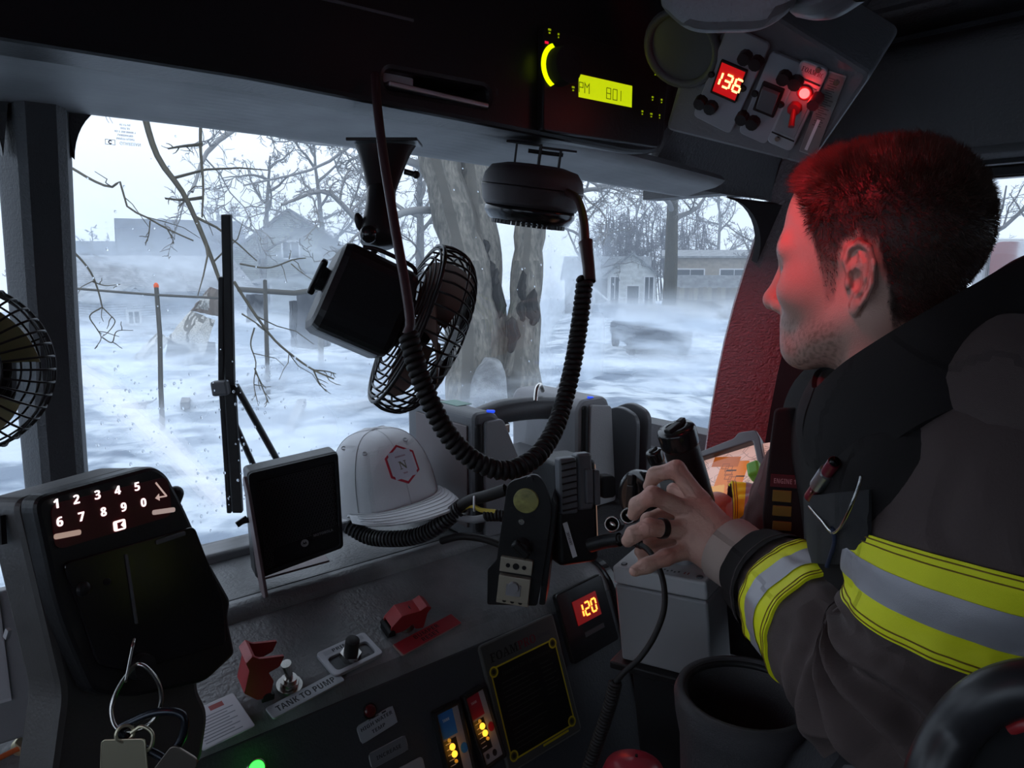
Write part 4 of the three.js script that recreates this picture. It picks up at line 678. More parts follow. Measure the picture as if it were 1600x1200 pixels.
{
  const r = overF.rect([[842, 200], [1018, 238], [1024, 92], [836, 48]]), t = onFrame(overF, 'dash_radio', 'black stereo radio with yellow green display showing PM 801', 'radio', r.x, r.y, 0.001, 0);
  mesh(t, 'faceplate', EX(rectPts(r.w, r.h), 0.012, 0.006, 0.002), MT.black);
  const inv = t.matrixWorld.clone().invert(), loc = (x, y) => { const [a, b] = overF.hit(x, y); return overF.pt(a, b, 0.013).applyMatrix4(inv); };
  const q = overF.rect([[893, 150], [976, 174], [977, 141], [894, 114]]), c = overF.pt(q.x, q.y, 0).applyMatrix4(inv);
  const lcd = canvasTex(512, 180, (g, w, h) => { g.fillStyle = '#b4c60a'; g.fillRect(0, 0, w, h); g.strokeStyle = '#4d5606'; g.lineWidth = 7; const P = (l) => { g.beginPath(); l.forEach(([x, y], i) => (i ? g.lineTo(x, y) : g.moveTo(x, y))); g.stroke(); };
    P([[6, 140], [6, 62], [40, 62], [40, 100], [6, 100]]); P([[56, 140], [56, 62], [76, 92], [96, 62], [96, 140]]); P([[260, 60], [300, 60], [300, 146], [260, 146], [260, 60]]); P([[260, 103], [300, 103]]); P([[322, 60], [362, 60], [362, 146], [322, 146], [322, 60]]); P([[400, 60], [400, 146]]); });
  printed(t, 'display', q.w, q.h, c.x, c.y, 0.0125, lcd, { glow: 0.8, rough: 0.3 });
  const l = new THREE.RectAreaLight(new THREE.Color().setRGB(0.55, 0.62, 0.01), 0.4, q.w, q.h); l.position.set(c.x, c.y, 0.016); l.rotation.set(0, Math.PI, 0); l.name = 'radio_display'; t.add(l);
  const k = loc(863, 108), R = 0.0255;
  mesh(t, 'knob', M([C(R, R * 0.92, 0.02, k.x, k.y, 0.022, 'z', 32), C(0.003, 0.003, 0.001, k.x + 0.012, k.y + 0.01, 0.0325, 'z', 10)]), MT.blackMatte);
  const cr = new THREE.Shape(); cr.absarc(0, 0, R * 1.16, Math.PI * 0.62, Math.PI * 1.36, false); cr.absarc(R * 0.42, 0, R * 1.12, Math.PI * 1.30, Math.PI * 0.70, true);
  mesh(t, 'led_ring', T(new THREE.ExtrudeGeometry(cr, { depth: 0.0015, bevelEnabled: false, curveSegments: 24 }), [k.x - 0.003, k.y, 0.0122]), glow(0.62, 0.85, 0.0, 1.15), 'glowing yellow green crescent round the knob');
  mesh(t, 'display_button', M([[848, 50, 4], [862, 57, 2], [887, 88, 4], [885, 139, 4], [1013, 115, 2], [1024, 118, 4], [1009, 154, 3], [1023, 158, 3], [993, 176, 3], [1007, 180, 4], [1020, 182, 2]].map(([x, y, w]) => { const p = loc(x, y); return [B(w * 0.0011, 0.0022, 0.001, p.x, p.y, 0.0125), B(w * 0.0006, 0.0018, 0.001, p.x, p.y - 0.004, 0.0125)]; }).flat()), glow(0.45, 0.6, 0.0, 0.35), 'dim lit button symbols');
  const p = loc(843.5, 70); mesh(t, 'led', M([B(0.006, 0.003, 0.001, p.x, p.y, 0.0125)]), glow(0.9, 0.01, 0.05, 0.6), 'tiny red lamp');
}
// ---------------------------------------------------------------- overhead switch panel at the right
{
  const p0 = at(1092, 182, 1.06), p1 = at(1215, 222, 1.02), p2 = at(1190, 62, 0.93);
  const pf = frame(p0, p1.clone().sub(p0), p2.clone().sub(p0));
  const t = thing('overhead_pod', 'grey overhead pod angled down beside the officer', 'console', at(1200, 140, 0.98));
  const corner = [[1038, 205], [1262, 262], [1362, 118], [1205, 20], [1150, 28], [1062, 120]].map(([x, y]) => pf.hit(x, y));
  meshW(t, 'body', [EX(corner, 0.12, 0.012, 0.006).applyMatrix4(pf.m.clone().multiply(mat4([0, 0, -0.122])))], std(0.15, 0.145, 0.155, 0.55, grain(8, 0.0004)));
  // gooseneck reading lamp base at its left
  const g0 = pf.hit(1085, 95); meshW(t, 'round_vent', [TOR(0.05, 0.006, 0, 0, 0, [0, 0, 0], 32, 8), C(0.048, 0.048, 0.004, 0, 0, -0.003, 'z', 32)].map((g) => g.applyMatrix4(pf.m.clone().multiply(mat4([g0[0] - 0.02, g0[1] + 0.012, 0.002])))), MT.greyDark, 'round dark vent half hidden by the console');
  const pl = (q, name, label, m) => { const r = pf.rect(q), o = onFrame(pf, name, label, 'switch panel', r.x, r.y, 0.0005, r.a); mesh(o, 'plate', EX(rectPts(r.w, r.h), 0.006, 0.008, 0.0012), m); return [o, r, o.matrixWorld.clone().invert()]; };
  const plM = std(0.30, 0.30, 0.33, 0.45, { bumpMap: scaled(fineT, 12), bumpScale: 0.0001 });
  const loc = (inv, x, y) => { const [a, b] = pf.hit(x, y); return pf.pt(a, b, 0).applyMatrix4(inv); };
  const hexScrews = (o, inv, list, s = 1) => list.forEach(([x, y]) => { const p = loc(inv, x, y); mesh(o, 'knob', M([C(0.0095 * s, 0.0085 * s, 0.012, p.x - 0.007, p.y, 0.011, 'z', 10), C(0.0095 * s, 0.0085 * s, 0.012, p.x + 0.009, p.y, 0.011, 'z', 10)]), MT.black, 'pair of black knobs'); mesh(o, 'slot', M([C(0.0035, 0.0035, 0.0006, p.x + 0.001, p.y, 0.0063, 'z', 12)]), MT.plate); });
  { // readout 136
    const [o, r, inv] = pl([[1063, 164], [1130, 196], [1222, 78], [1166, 50]], 'pressure_readout', 'grey overhead plate with a red display reading 136', plM);
    const q = pf.rect([[1108, 132], [1146, 147], [1176, 112], [1142, 96]]), c = pf.pt(q.x, q.y, 0).applyMatrix4(inv);
    const d = new THREE.Group(); d.name = 'display'; d.position.set(c.x, c.y, 0.006); d.rotation.z = q.a - r.a; o.add(d); d.updateMatrixWorld(true);
    mesh(d, 'display_window', M([B(q.w, q.h, 0.003, 0, 0, 0.001, 0.0006)]), glow(0.75, 0.006, 0.008, 0.42)); mesh(d, 'bezel', EX(rectPts(q.w * 1.12, q.h * 1.12), 0.004, 0.002, 0.0005, [new THREE.Path(roundShape(rectPts(q.w, q.h), 0.001).getPoints())]), MT.black);
    digits(d, '136', -0.001, 0, 0.0036, q.h * 0.42, glow(1.0, 0.5, 0.16, 2.6));
    const l = new THREE.RectAreaLight(new THREE.Color().setRGB(1, 0.02, 0.02), 4, q.w, q.h); l.position.set(0, 0, 0.006); l.rotation.set(0, Math.PI, 0); l.name = 'readout_display'; d.add(l);
    hexScrews(o, inv, [[1177, 87], [1107, 157]]);
    for (const [x, y] of [[1115, 112], [1164, 134]]) { const p = loc(inv, x, y); mesh(o, 'screw', M([C(0.005, 0.004, 0.003, p.x, p.y, 0.0075, 'z', 12)]), MT.black); }
  }
  { // rocker switch plate
    const [o, r, inv] = pl([[1133, 192], [1181, 207], [1276, 114], [1234, 88]], 'rocker_panel', 'grey overhead plate with one large dark rocker switch', plM);
    const q = pf.rect([[1174, 160], [1206, 171], [1234, 141], [1206, 128]]), c = pf.pt(q.x, q.y, 0).applyMatrix4(inv), d = new THREE.Group(); d.name = 'rocker_switch'; d.position.set(c.x, c.y, 0.006); d.rotation.z = q.a - r.a; o.add(d); d.updateMatrixWorld(true);
    mesh(d, 'bezel', EX(rectPts(q.w * 1.1, q.h * 1.1), 0.004, 0.002, 0.0005), MT.black); mesh(d, 'rocker', M([T(B(q.w * 0.85, q.h * 0.9, 0.006, 0, 0, 0, 0.001), [0, 0, 0.005], [0.2, 0, 0])]), std(0.1, 0.1, 0.11, 0.2));
    hexScrews(o, inv, [[1238, 118], [1172, 181]]);
    for (const [x, y] of [[1183, 142], [1223, 159]]) { const p = loc(inv, x, y); mesh(o, 'screw', M([C(0.005, 0.004, 0.003, p.x, p.y, 0.0075, 'z', 12)]), MT.black); }
  }
  { // foam controller
    const [o, r, inv] = pl([[1178, 208], [1222, 220], [1316, 121], [1280, 98]], 'foam_controller', 'narrow silver foam controller with toggle and lit red lamp', MT.plate);
    printed(o, 'lettering', r.w * 0.8, r.h * 0.12, 0, r.h * 0.42, 0.0063, canvasTex(256, 96, (g) => { g.fillStyle = '#b7b4ba'; g.fillRect(0, 0, 256, 96); g.font = 'bold 54px serif'; g.fillStyle = '#17131a'; g.fillText('FOAM', 14, 66); g.fillStyle = '#7d1527'; g.fillText('PRO', 158, 66); }), { metal: 0.2 });
    mesh(o, 'inner_plate', M([B(r.w * 0.8, r.h * 0.6, 0.001, 0, -r.h * 0.03, 0.0065, 0.0003)]), MT.greyPlastic);
    mesh(o, 'rule', M([B(r.w * 0.9, 0.0018, 0.0008, 0, r.h * 0.32, 0.0066), B(r.w * 0.9, 0.0018, 0.0008, 0, -r.h * 0.36, 0.0066)]), MT.black);
    let p = loc(inv, 1261, 140); mesh(o, 'red_lamp', M([S(0.0065, 0.0065, 0.005, p.x, p.y, 0.009, 16)]), glow(1, 0.10, 0.10, 2.4), 'lit red lamp'); mesh(o, 'lamp_ring', M([TOR(0.0085, 0.0022, p.x, p.y, 0.007)]), MT.redDark);
    const l = new THREE.PointLight(new THREE.Color().setRGB(1, 0.03, 0.03), 0.0016); l.position.set(p.x, p.y, 0.022); l.castShadow = true; l.shadow.radius = 0.3; l.name = 'red_lamp'; o.add(l);
    p = loc(inv, 1281, 148); mesh(o, 'knob', M([C(0.0085, 0.0078, 0.02, p.x, p.y, 0.016, 'z', 8)]), MT.redDark, 'dark red knob'); p = loc(inv, 1246, 163); mesh(o, 'toggle_switch', M([C(0.0095, 0.0085, 0.008, p.x, p.y, 0.010, 'z', 8), T(C(0.003, 0.004, 0.024, 0, 0, 0.012, 'z', 10), [p.x, p.y, 0.012], [0.5, 0.35, 0])]), MT.redDark, 'red toggle switch');
    for (const [x, y] of [[1282, 104], [1310, 124], [1218, 212]]) { const s = loc(inv, x, y); mesh(o, 'screw', M([C(0.0038, 0.0034, 0.003, s.x, s.y, 0.0075, 'z', 12)]), MT.steel); }
  }
  { // paper notice
    const r = pf.rect([[1226, 224], [1248, 228], [1352, 136], [1322, 122]]), o = onFrame(pf, 'notice', 'faded grey paper notice taped at the edge of the overhead pod', 'notice', r.x, r.y, 0.0006, r.a);
    mesh(o, 'paper', EX(rectPts(r.w, r.h), 0.0008, 0.001), std(0.35, 0.34, 0.35, 0.5));
    printed(o, 'lettering', r.w * 0.96, r.h * 0.97, 0, 0, 0.0011, canvasTex(96, 512, (g, w, h) => { g.fillStyle = '#7d7a7a'; g.fillRect(0, 0, w, h); g.fillStyle = '#4d4b4c'; for (let i = 0; i < 22; i++) g.fillRect(12 + (i * 7) % 16, 26 + i * 14, 36 + (i * 17) % 34, 6); }), { rough: 0.35 });
    mesh(o, 'tape', M([T(B(0.004, r.h * 0.4, 0.0006, 0, 0, 0), [-r.w * 0.1, -r.h * 0.25, 0.0014], [0, 0, -0.04])]), std(0.75, 0.75, 0.78, 0.2), 'shiny strip of clear tape');
  }
}
{ // sun visor rolled at the top edge
  const t = thing('sun_visor', 'padded grey sun visor bulging down at the top edge', 'visor', at(1130, 0, 0.8));
  const a = at(1030, -18, 0.80), b = at(1250, -20, 0.70), prof = GRID(26, 18, (u, v) => { const p = a.clone().lerp(b, u), th = v * Math.PI * 2, w = 0.030 + 0.016 * Math.sin(u * Math.PI) + 0.004 * Math.sin(u * 9), e = Math.pow(Math.sin(clamp(u, 0.0, 1) * Math.PI), 0.3) + 0.001; return p.addScaledVector(camH, Math.cos(th) * 0.03 * e).add(V3(0, Math.sin(th) * w * e, 0)); });
  meshW(t, 'pad', [prof], std(0.20, 0.22, 0.235, 0.6, grain(6, 0.0008)));
  const c = at(1256, -6, 0.72), d = at(1340, -30, 0.66); meshW(t, 'hinge_arm', [TU([c, c.clone().lerp(d, 0.5).add(V3(0, -0.008, 0)), d], 0.019, 16, 12)], MT.greyDark);
}
// the red cab lamp on the ceiling that tints hair and hand, its twin by the driver, and an added pillar spot
function redLamp(label, pos, watts, aim, cone) {
  const t = thing('cab_lamp', label, 'lamp', pos);
  mesh(t, 'housing', M([C(0.026, 0.022, 0.016, 0, 0.010, 0, 'y', 28)]), MT.black);
  mesh(t, 'stem', M([C(0.009, 0.009, 0.45 - pos.y - 0.012, 0, (0.45 - pos.y + 0.012) / 2, 0, 'y', 14)]), MT.black);
  mesh(t, 'lamp_lens', M([T(L([[0.0001, -0.012], [0.011, -0.010], [0.018, -0.005], [0.021, 0.002]], 28), [0, 0, 0])]), glow(1, 0.02, 0.03, 1.2));
  const l = new THREE.SpotLight(new THREE.Color().setRGB(1, 0.035, 0.06), watts, 0, cone, 0.7); l.position.set(0, -0.018, 0); l.castShadow = true; l.shadow.radius = 0.8; l.name = 'cab_lamp'; t.add(l);
  l.target.position.set(...aim); t.add(l.target);
}
{
  const a = at(1150, -75, 0.62), b = at(955, -110, 0.70);
  redLamp('red map lamp above the officer just out of the picture', a, 0.21, at(1275, 275, 0.76).sub(a).toArray(), 0.62);
  redLamp('added red spot lamp out of view that reddens the right windshield pillar', b, 0.85, at(1160, 560, 1.42).sub(b).toArray(), 0.27);  // added lamp, aimed only to throw red light on the pillar
}
redLamp('round red ceiling lamp on the driver side out of the picture', V3(-0.45, 0.43, -0.45), 0.035, [0.35, -0.5, -0.35], 1.2);

// ---------------------------------------------------------------- things outside the glass and on it
{
  const w = thing('windshield_wiper', 'black wiper blade standing upright outside the windshield', 'wiper', at(370, 790, 1.24));
  const top = at(354, 335, 1.10), mid = at(360, 600, 1.18), bot = at(372, 800, 1.25), side = camR.clone();
  const rib = (a, b, r) => { const acc = newAcc(); addTube(acc, [a, b], [r, r], 6); return accGeo(acc); };
  const bar = (a, b, w0, th) => { const d = b.clone().sub(a), len = d.length(), m = new THREE.Matrix4().makeBasis(side, d.clone().normalize(), new THREE.Vector3().crossVectors(side, d).normalize()).setPosition(a.clone().lerp(b, 0.5)); return B(w0, len, th, 0, 0, 0, 0.002).applyMatrix4(m); };
  meshW(w, 'blade', [bar(top, mid, 0.0145, 0.01), bar(mid, bot, 0.0165, 0.01)], MT.rubber);
  const o = side.clone().multiplyScalar(-0.0135); meshW(w, 'spine', [bar(top.clone().add(o).lerp(mid, 0.35), mid.clone().add(o), 0.009, 0.012), bar(mid.clone().add(o), bot.clone().add(o), 0.008, 0.012)], MT.blackMetal);
  const j = at(345, 606, 1.17); meshW(w, 'joint', [T(B(0.026, 0.024, 0.018, 0, 0, 0, 0.004), [j.x, j.y, j.z], [0, -YAW, 0.1])], MT.greyDark, 'grey clip of the wiper arm');
  meshW(w, 'arm', [rib(at(368, 602, 1.18), at(445, 740, 1.27), 0.0055)], MT.blackMetal);
  meshW(w, 'arm', [rib(at(366, 660, 1.20), at(402, 740, 1.27), 0.005)], MT.blackMetal);
}
{ // drops of water on the outer face of the glass
  seed(501);
  const drop = new THREE.SphereGeometry(1, 8, 6), n = 460, im = new THREE.InstancedMesh(drop, phy(0.95, 0.97, 1, 0.02, { transmission: 1, thickness: 0.002, ior: 1.33 }), n), m = new THREE.Matrix4();
  for (let i = 0; i < n; i++) { const low = rnd() < 0.45, x = low ? lerp(DIV1 + 0.01, 0.50, rnd()) : lerp(DIV1 + 0.01, 1.05, rnd() ** 1.3), k = low ? rr(0.02, 0.48) : rr(0.02, 0.97), p = wsPt(x, k), s = (low ? rr(0.0009, 0.0021) : rr(0.0006, 0.0018)); m.compose(V3(p.x, p.y, p.z - 0.0006), new THREE.Quaternion().setFromEuler(new THREE.Euler(-0.2, 0, 0)), V3(s, s * rr(1, 1.5), s * 0.55)); im.setMatrixAt(i, m); }
  im.name = 'water_drops'; im.userData = { label: 'small water drops scattered over the windshield', category: 'water drops', kind: 'stuff' }; scene.add(im);
}
{ // glass maker's mark, read from inside: turned upside down
  const p = at(194, 212, 1).multiplyScalar(0.885), t = thing('glass_mark', 'small printed glass maker mark upside down in the upper corner of the windshield', 'marking', p);
  const c = wsPt(p.x, 0.5); const s = ray(194, 210); let best = 1, err = 9; for (let d = 0.8; d < 1.1; d += 0.002) { const q = s.clone().multiplyScalar(d), k = (q.y + 0.45) / 0.62, e = Math.abs(q.z - wsPt(q.x, k).z); if (e < err) { err = e; best = d; } }
  const q = s.clone().multiplyScalar(best - 0.002); t.position.copy(q); const n = wsPt(q.x, 1).sub(wsPt(q.x, 0)).normalize(); const u = wsPt(q.x + 0.01, 0.8).sub(wsPt(q.x - 0.01, 0.8)).normalize(), nn = new THREE.Vector3().crossVectors(u, n).normalize();
  t.quaternion.setFromRotationMatrix(new THREE.Matrix4().makeBasis(u, n, nn)); t.updateMatrixWorld(true);
  printed(t, 'print', 0.046, 0.029, 0, 0, 0, canvasTex(512, 320, (g, w, h) => { g.clearRect(0, 0, w, h); g.translate(0, h); g.scale(1, -1); g.fillStyle = '#141c3c'; g.strokeStyle = '#141c3c'; g.lineWidth = 6; g.textAlign = 'center'; g.font = '54px sans-serif'; g.fillText('GUARDIAN', 330, 60); g.strokeRect(22, 12, 118, 62); g.lineWidth = 14; g.beginPath(); g.arc(82, 43, 20, 0.6, 5.6); g.stroke(); g.font = 'bold 34px sans-serif'; ['SAFETY FLOAT', 'LAMINATED', 'AS-1 100 MMM 1', 'DOT 22', '97.17 VG'].forEach((s2, i) => g.fillText(s2, 270, 112 + i * 46)); }), { alpha: true, rough: 0.6 });
}
// side mirror outside the officer's window
{
  const c = at(1568, 440, 1.75), t = thing('side_mirror', 'white rimmed side mirror outside the officer side window', 'mirror', c);
  t.quaternion.setFromRotationMatrix(new THREE.Matrix4().makeBasis(V3(0.776, 0, 0.631), V3(0, 1, 0), V3(-0.631, 0, 0.776))); t.updateMatrixWorld(true);
  mesh(t, 'shell', EX(rectPts(0.16, 0.20), 0.05, 0.03, 0.008), MT.white); mesh(t, 'mirror_glass', T(EX(rectPts(0.146, 0.186), 0.004, 0.026, 0.001), [0, 0, 0.049]), std(0.5, 0.5, 0.52, 0.04, { metalness: 1 })); mesh(t, 'arm', M([B(0.02, 0.6, 0.02, -0.06, -0.35, -0.02, 0.004)]), MT.black);
}

// ---------------------------------------------------------------- fans
function fan(label, o, axis, up, R, opts = {}) {
  const t = thing('cab_fan', label, 'fan', o);
  const z = axis.clone().normalize(), x = new THREE.Vector3().crossVectors(up, z).normalize(), y = new THREE.Vector3().crossVectors(z, x);
  t.quaternion.setFromRotationMatrix(new THREE.Matrix4().makeBasis(x, y, z)); t.updateMatrixWorld(true);   // local z: the way the air goes
  const wr = R * 0.014, rear = [], front = [];
  for (let i = 0; i < 6; i++) rear.push(TOR(R * (0.42 + i * 0.105), wr * 0.9, 0, 0, -R * 0.02 - R * 0.06 * (1 - i / 5), [0, 0, 0], 56, 6));
  for (let i = 0; i < 4; i++) { const a = i * Math.PI / 2 + 0.4; rear.push(TU([[Math.cos(a) * R * 0.3, Math.sin(a) * R * 0.3, -R * 0.1], [Math.cos(a) * R * 0.7, Math.sin(a) * R * 0.7, -R * 0.06], [Math.cos(a) * R, Math.sin(a) * R, 0]], wr, 8, 6)); }
  front.push(TOR(R, wr * 1.6, 0, 0, 0, [0, 0, 0], 64, 6), TOR(R * 1.01, wr, 0, 0, R * 0.3, [0, 0, 0], 64, 6), TOR(R * 0.62, wr, 0, 0, R * 0.555, [0, 0, 0], 48, 6), TOR(R * 0.22, wr * 1.4, 0, 0, R * 0.60, [0, 0, 0], 32, 6));
  const N = 42; for (let i = 0; i < N; i++) { const a = i / N * Math.PI * 2, c = Math.cos(a), s = Math.sin(a); front.push(TU([[0, -R * 0.03], [1.0, 0.0], [1.04, 0.16], [1.0, 0.34], [0.85, 0.48], [0.62, 0.55], [0.4, 0.585], [0.22, 0.6]].slice(1).map(([r, q]) => [c * R * r, s * R * r, q * R]), wr, 18, 5)); }
  mesh(t, 'rear_grille', M(rear), MT.blackMetal); mesh(t, 'front_grille', M(front), MT.blackMetal);
  mesh(t, 'badge', M([C(R * 0.2, R * 0.18, R * 0.03, 0, 0, R * 0.6, 'z', 28)]), opts.badge ?? MT.black);
  mesh(t, 'hub', M([C(R * 0.17, R * 0.15, R * 0.2, 0, 0, R * 0.22, 'z', 24)]), MT.blackMetal);
  const bm = opts.blade ?? std(0.16, 0.085, 0.065, 0.5);
  for (let i = 0; i < 4; i++) { const b = mesh(t, 'blade', M([SLAB(8, 8, (u, v) => { const r = lerp(0.15, 0.86, v) * R, a = (u - 0.5) * lerp(0.8, 1.0, v); return V3(Math.cos(a) * r, Math.sin(a) * r, R * (0.24 + (u - 0.5) * 0.42)); }, R * 0.015)]), bm); b.rotation.z = i * Math.PI / 2 + (opts.turn ?? 0.25); }
  // motor housing: a softened can with flat sides
  const can = EX(roundShape(rectPts(R * 1.06, R * 1.06), R * 0.3), R * 0.92, 0, R * 0.1); T(can, [0, 0, -R * 1.03]);
  mesh(t, 'motor_housing', M([can, C(R * 0.4, R * 0.3, R * 0.12, 0, 0, -R * 0.07, 'z', 28)]), opts.motor ?? MT.black);
  mesh(t, 'switch_knob', M([C(R * 0.15, R * 0.13, R * 0.1, -R * 0.1, R * 0.05, -R * 1.07, 'z', 20), T(B(R * 0.1, R * 0.44, R * 0.08, 0, 0, 0, R * 0.03), [-R * 0.1, R * 0.05, -R * 1.13], [0, 0, 0.5])]), MT.blackGloss);
  return t;
}
{
  const axis = camR.clone().multiplyScalar(0.84).addScaledVector(camU, -0.43).addScaledVector(camH, 0.34), c = at(634, 505, 0.86), R = 0.099;
  const t = fan('black dashboard fan with wire cage hanging below the header panel', c, axis, camU, R);
  // hanger: cone bracket, post, ball joint and bail wire
  const W = (l) => l.map(([x, y, d]) => at(x, y, d));
  const mount = new THREE.Group(); mount.name = 'mount'; t.add(mount); mount.updateMatrixWorld(true);
  const b0 = at(602, 228, 0.905), b1 = at(596, 305, 0.885), b2 = at(590, 385, 0.87);
  const lathAlong = (a, b, prof) => { const d = b.clone().sub(a), g = L(prof.map(([r, h]) => [r, h * d.length()]), 28); return g.applyMatrix4(new THREE.Matrix4().compose(a, new THREE.Quaternion().setFromUnitVectors(V3(0, 1, 0), d.clone().normalize()), V3(1, 1, 1))); };
  meshW(mount, 'bracket_cone', [GRID(24, 8, (u, v) => { const a = u * Math.PI * 2, p = b0.clone().lerp(b1, v), w = lerp(0.038, 0.016, Math.pow(v, 0.75)); return p.addScaledVector(camR, Math.cos(a) * w).addScaledVector(camH, Math.sin(a) * w * 0.6); }), T(B(0.085, 0.004, 0.055, 0, 0, 0, 0.001), [b0.x, b0.y + 0.004, b0.z], [0, -YAW, 0])], MT.blackMetal);
  meshW(mount, 'post', [lathAlong(b1, b2, [[0.0001, -0.1], [0.017, -0.1], [0.018, 0.3], [0.021, 0.7], [0.020, 0.95], [0.0001, 1.0]])], MT.blackMetal);
  const wing = at(562, 348, 0.87); meshW(mount, 'wing_screw', [T(S(0.006, 0.012, 0.004, 0, 0, 0, 12), [wing.x, wing.y, wing.z], [0, 0, 0.3]), TU([wing, at(578, 352, 0.87)], 0.003, 4, 8)], MT.blackMetal);
  const ws2 = at(650, 273, 0.90); meshW(mount, 'set_screw', [TU([ws2, at(632, 268, 0.90)], 0.0035, 4, 8), S(0.005, 0.005, 0.005, ws2.x, ws2.y, ws2.z, 10)], MT.blackMetal);
  const ball = at(576, 366, 0.855); meshW(mount, 'ball_joint', [S(0.0105, 0.0105, 0.0105, ball.x, ball.y, ball.z, 16)], MT.blackGloss);
  meshW(mount, 'bail', [TU(W([[568, 386, 0.862], [590, 390, 0.86], [618, 402, 0.855], [645, 417, 0.85], [650, 430, 0.85]]), 0.0026, 24, 8), TU(W([[588, 388, 0.865], [580, 400, 0.865], [574, 408, 0.862]]), 0.004, 8, 8)], MT.blackMetal);
}
{
  const c = at(-66, 575, 0.62), t = fan('second black fan cut off by the left edge of the photo', c, camR.clone().multiplyScalar(0.28).addScaledVector(camH, -0.95).addScaledVector(camU, 0.1), camU, 0.072, { badge: std(0.24, 0.20, 0.09, 0.45), turn: 0.6, blade: std(0.20, 0.17, 0.08, 0.5) });
  const st = new THREE.Group(); st.name = 'mount'; t.add(st); st.updateMatrixWorld(true); meshW(st, 'stem', [TU([c.clone().addScaledVector(camH, 0.05), c.clone().add(V3(-0.01, -0.1, -0.03)), at(-80, 830, 0.68), at(-90, 960, 0.72)], 0.008, 20, 10)], MT.blackMetal);
}

// ---------------------------------------------------------------- speaker pod and coiled microphone cord
function coilAlong(list, coilR, wireR, turns, seg = 14, rad = 6) {
  const curve = new THREE.CatmullRomCurve3(list), n = turns * seg, p = [], fr = [];
  let nrm = camR.clone();
  for (let i = 0; i <= n; i++) { const u = i / n, q = curve.getPointAt(u), tn = curve.getTangentAt(u); nrm = nrm.clone().addScaledVector(tn, -nrm.dot(tn)).normalize(); const b = new THREE.Vector3().crossVectors(tn, nrm), a = i / seg * Math.PI * 2; p.push(q.addScaledVector(nrm, Math.cos(a) * coilR).addScaledVector(b, Math.sin(a) * coilR)); }
  const acc = newAcc(); addTube(acc, p, p.map(() => wireR), rad); return accGeo(acc);
}
{
  const c = at(832, 296, 1.06), t = thing('speaker_pod', 'round black speaker pod hanging on a bracket under the header', 'speaker', c);
  t.rotation.set(0.10, -YAW, -0.06); t.updateMatrixWorld(true);
  mesh(t, 'shell', L([[0.0001, 0.034], [0.042, 0.033], [0.062, 0.028], [0.071, 0.016], [0.0735, 0.004], [0.0735, 0.002]], 48), std(0.03, 0.02, 0.022, 0.45, { bumpMap: scaled(fineT, 14), bumpScale: 0.0003 }));
  mesh(t, 'lower_shell', L([[0.0732, 0.0005], [0.0735, -0.002], [0.070, -0.020], [0.066, -0.026], [0.0001, -0.026]], 48), std(0.03, 0.02, 0.022, 0.45, { bumpMap: scaled(fineT, 14), bumpScale: 0.0003 }));
  mesh(t, 'grille_ring', L([[0.0001, -0.025], [0.064, -0.025], [0.0655, -0.03], [0.0655, -0.036], [0.058, -0.045], [0.054, -0.047], [0.0001, -0.047]], 40), MT.blackGloss);
  const teeth = []; for (let i = 0; i < 44; i++) { const a = i / 44 * Math.PI * 2; teeth.push(T(B(0.0035, 0.006, 0.005), [Math.cos(a) * 0.052, -0.049, Math.sin(a) * 0.052], [0, -a, 0])); } mesh(t, 'grille_teeth', M(teeth), MT.black);
  mesh(t, 'bracket', M([B(0.05, 0.003, 0.03, -0.02, 0.060, 0, 0.001), B(0.004, 0.03, 0.03, 0.004, 0.047, 0, 0.001), B(0.05, 0.003, 0.03, 0.03, 0.058, 0, 0.001), B(0.003, 0.026, 0.02, -0.03, 0.046, 0), B(0.003, 0.026, 0.02, 0.033, 0.046, 0), C(0.003, 0.003, 0.05, 0.012, 0.052, 0, 'x', 10)]), MT.blackMetal);
}
{
  const t = thing('microphone_cord', 'black coiled microphone cord drooping from console to speaker pod', 'cord', at(790, 735, 0.74));
  meshW(t, 'straight_lead', [TU([at(586, 118, 0.82), at(590, 170, 0.785), at(600, 250, 0.76), at(618, 360, 0.74), at(634, 450, 0.72), at(641, 505, 0.71), at(636, 522, 0.71)], 0.0050, 40, 10)], std(0.05, 0.022, 0.024, 0.45), 'smooth straight lead');
  meshW(t, 'coil', coilAlong([at(638, 524, 0.71), at(652, 575, 0.71), at(674, 632, 0.712), at(704, 684, 0.715), at(745, 722, 0.72), at(790, 735, 0.73), at(832, 718, 0.75), at(862, 680, 0.78), at(882, 625, 0.81), at(897, 560, 0.83), at(907, 495, 0.845), at(914, 437, 0.85)], 0.0068, 0.0038, 66), MT.rubber);
  meshW(t, 'strain_relief', [(() => { const acc = newAcc(); addTube(acc, [at(921, 440, 0.855), at(920, 420, 0.86), at(916, 385, 0.87), at(915, 378, 0.872), at(914, 377, 0.872)], [0.0075, 0.0072, 0.0078, 0.0088, 0.004], 12); return accGeo(acc); })()], std(0.05, 0.022, 0.02, 0.45));
  meshW(t, 'straight_lead', [TU([at(915, 382, 0.872), at(913, 350, 0.90), at(908, 325, 0.94), at(900, 308, 0.98), at(885, 300, 1.01)], 0.0052, 24, 10)], std(0.05, 0.022, 0.02, 0.45));
}

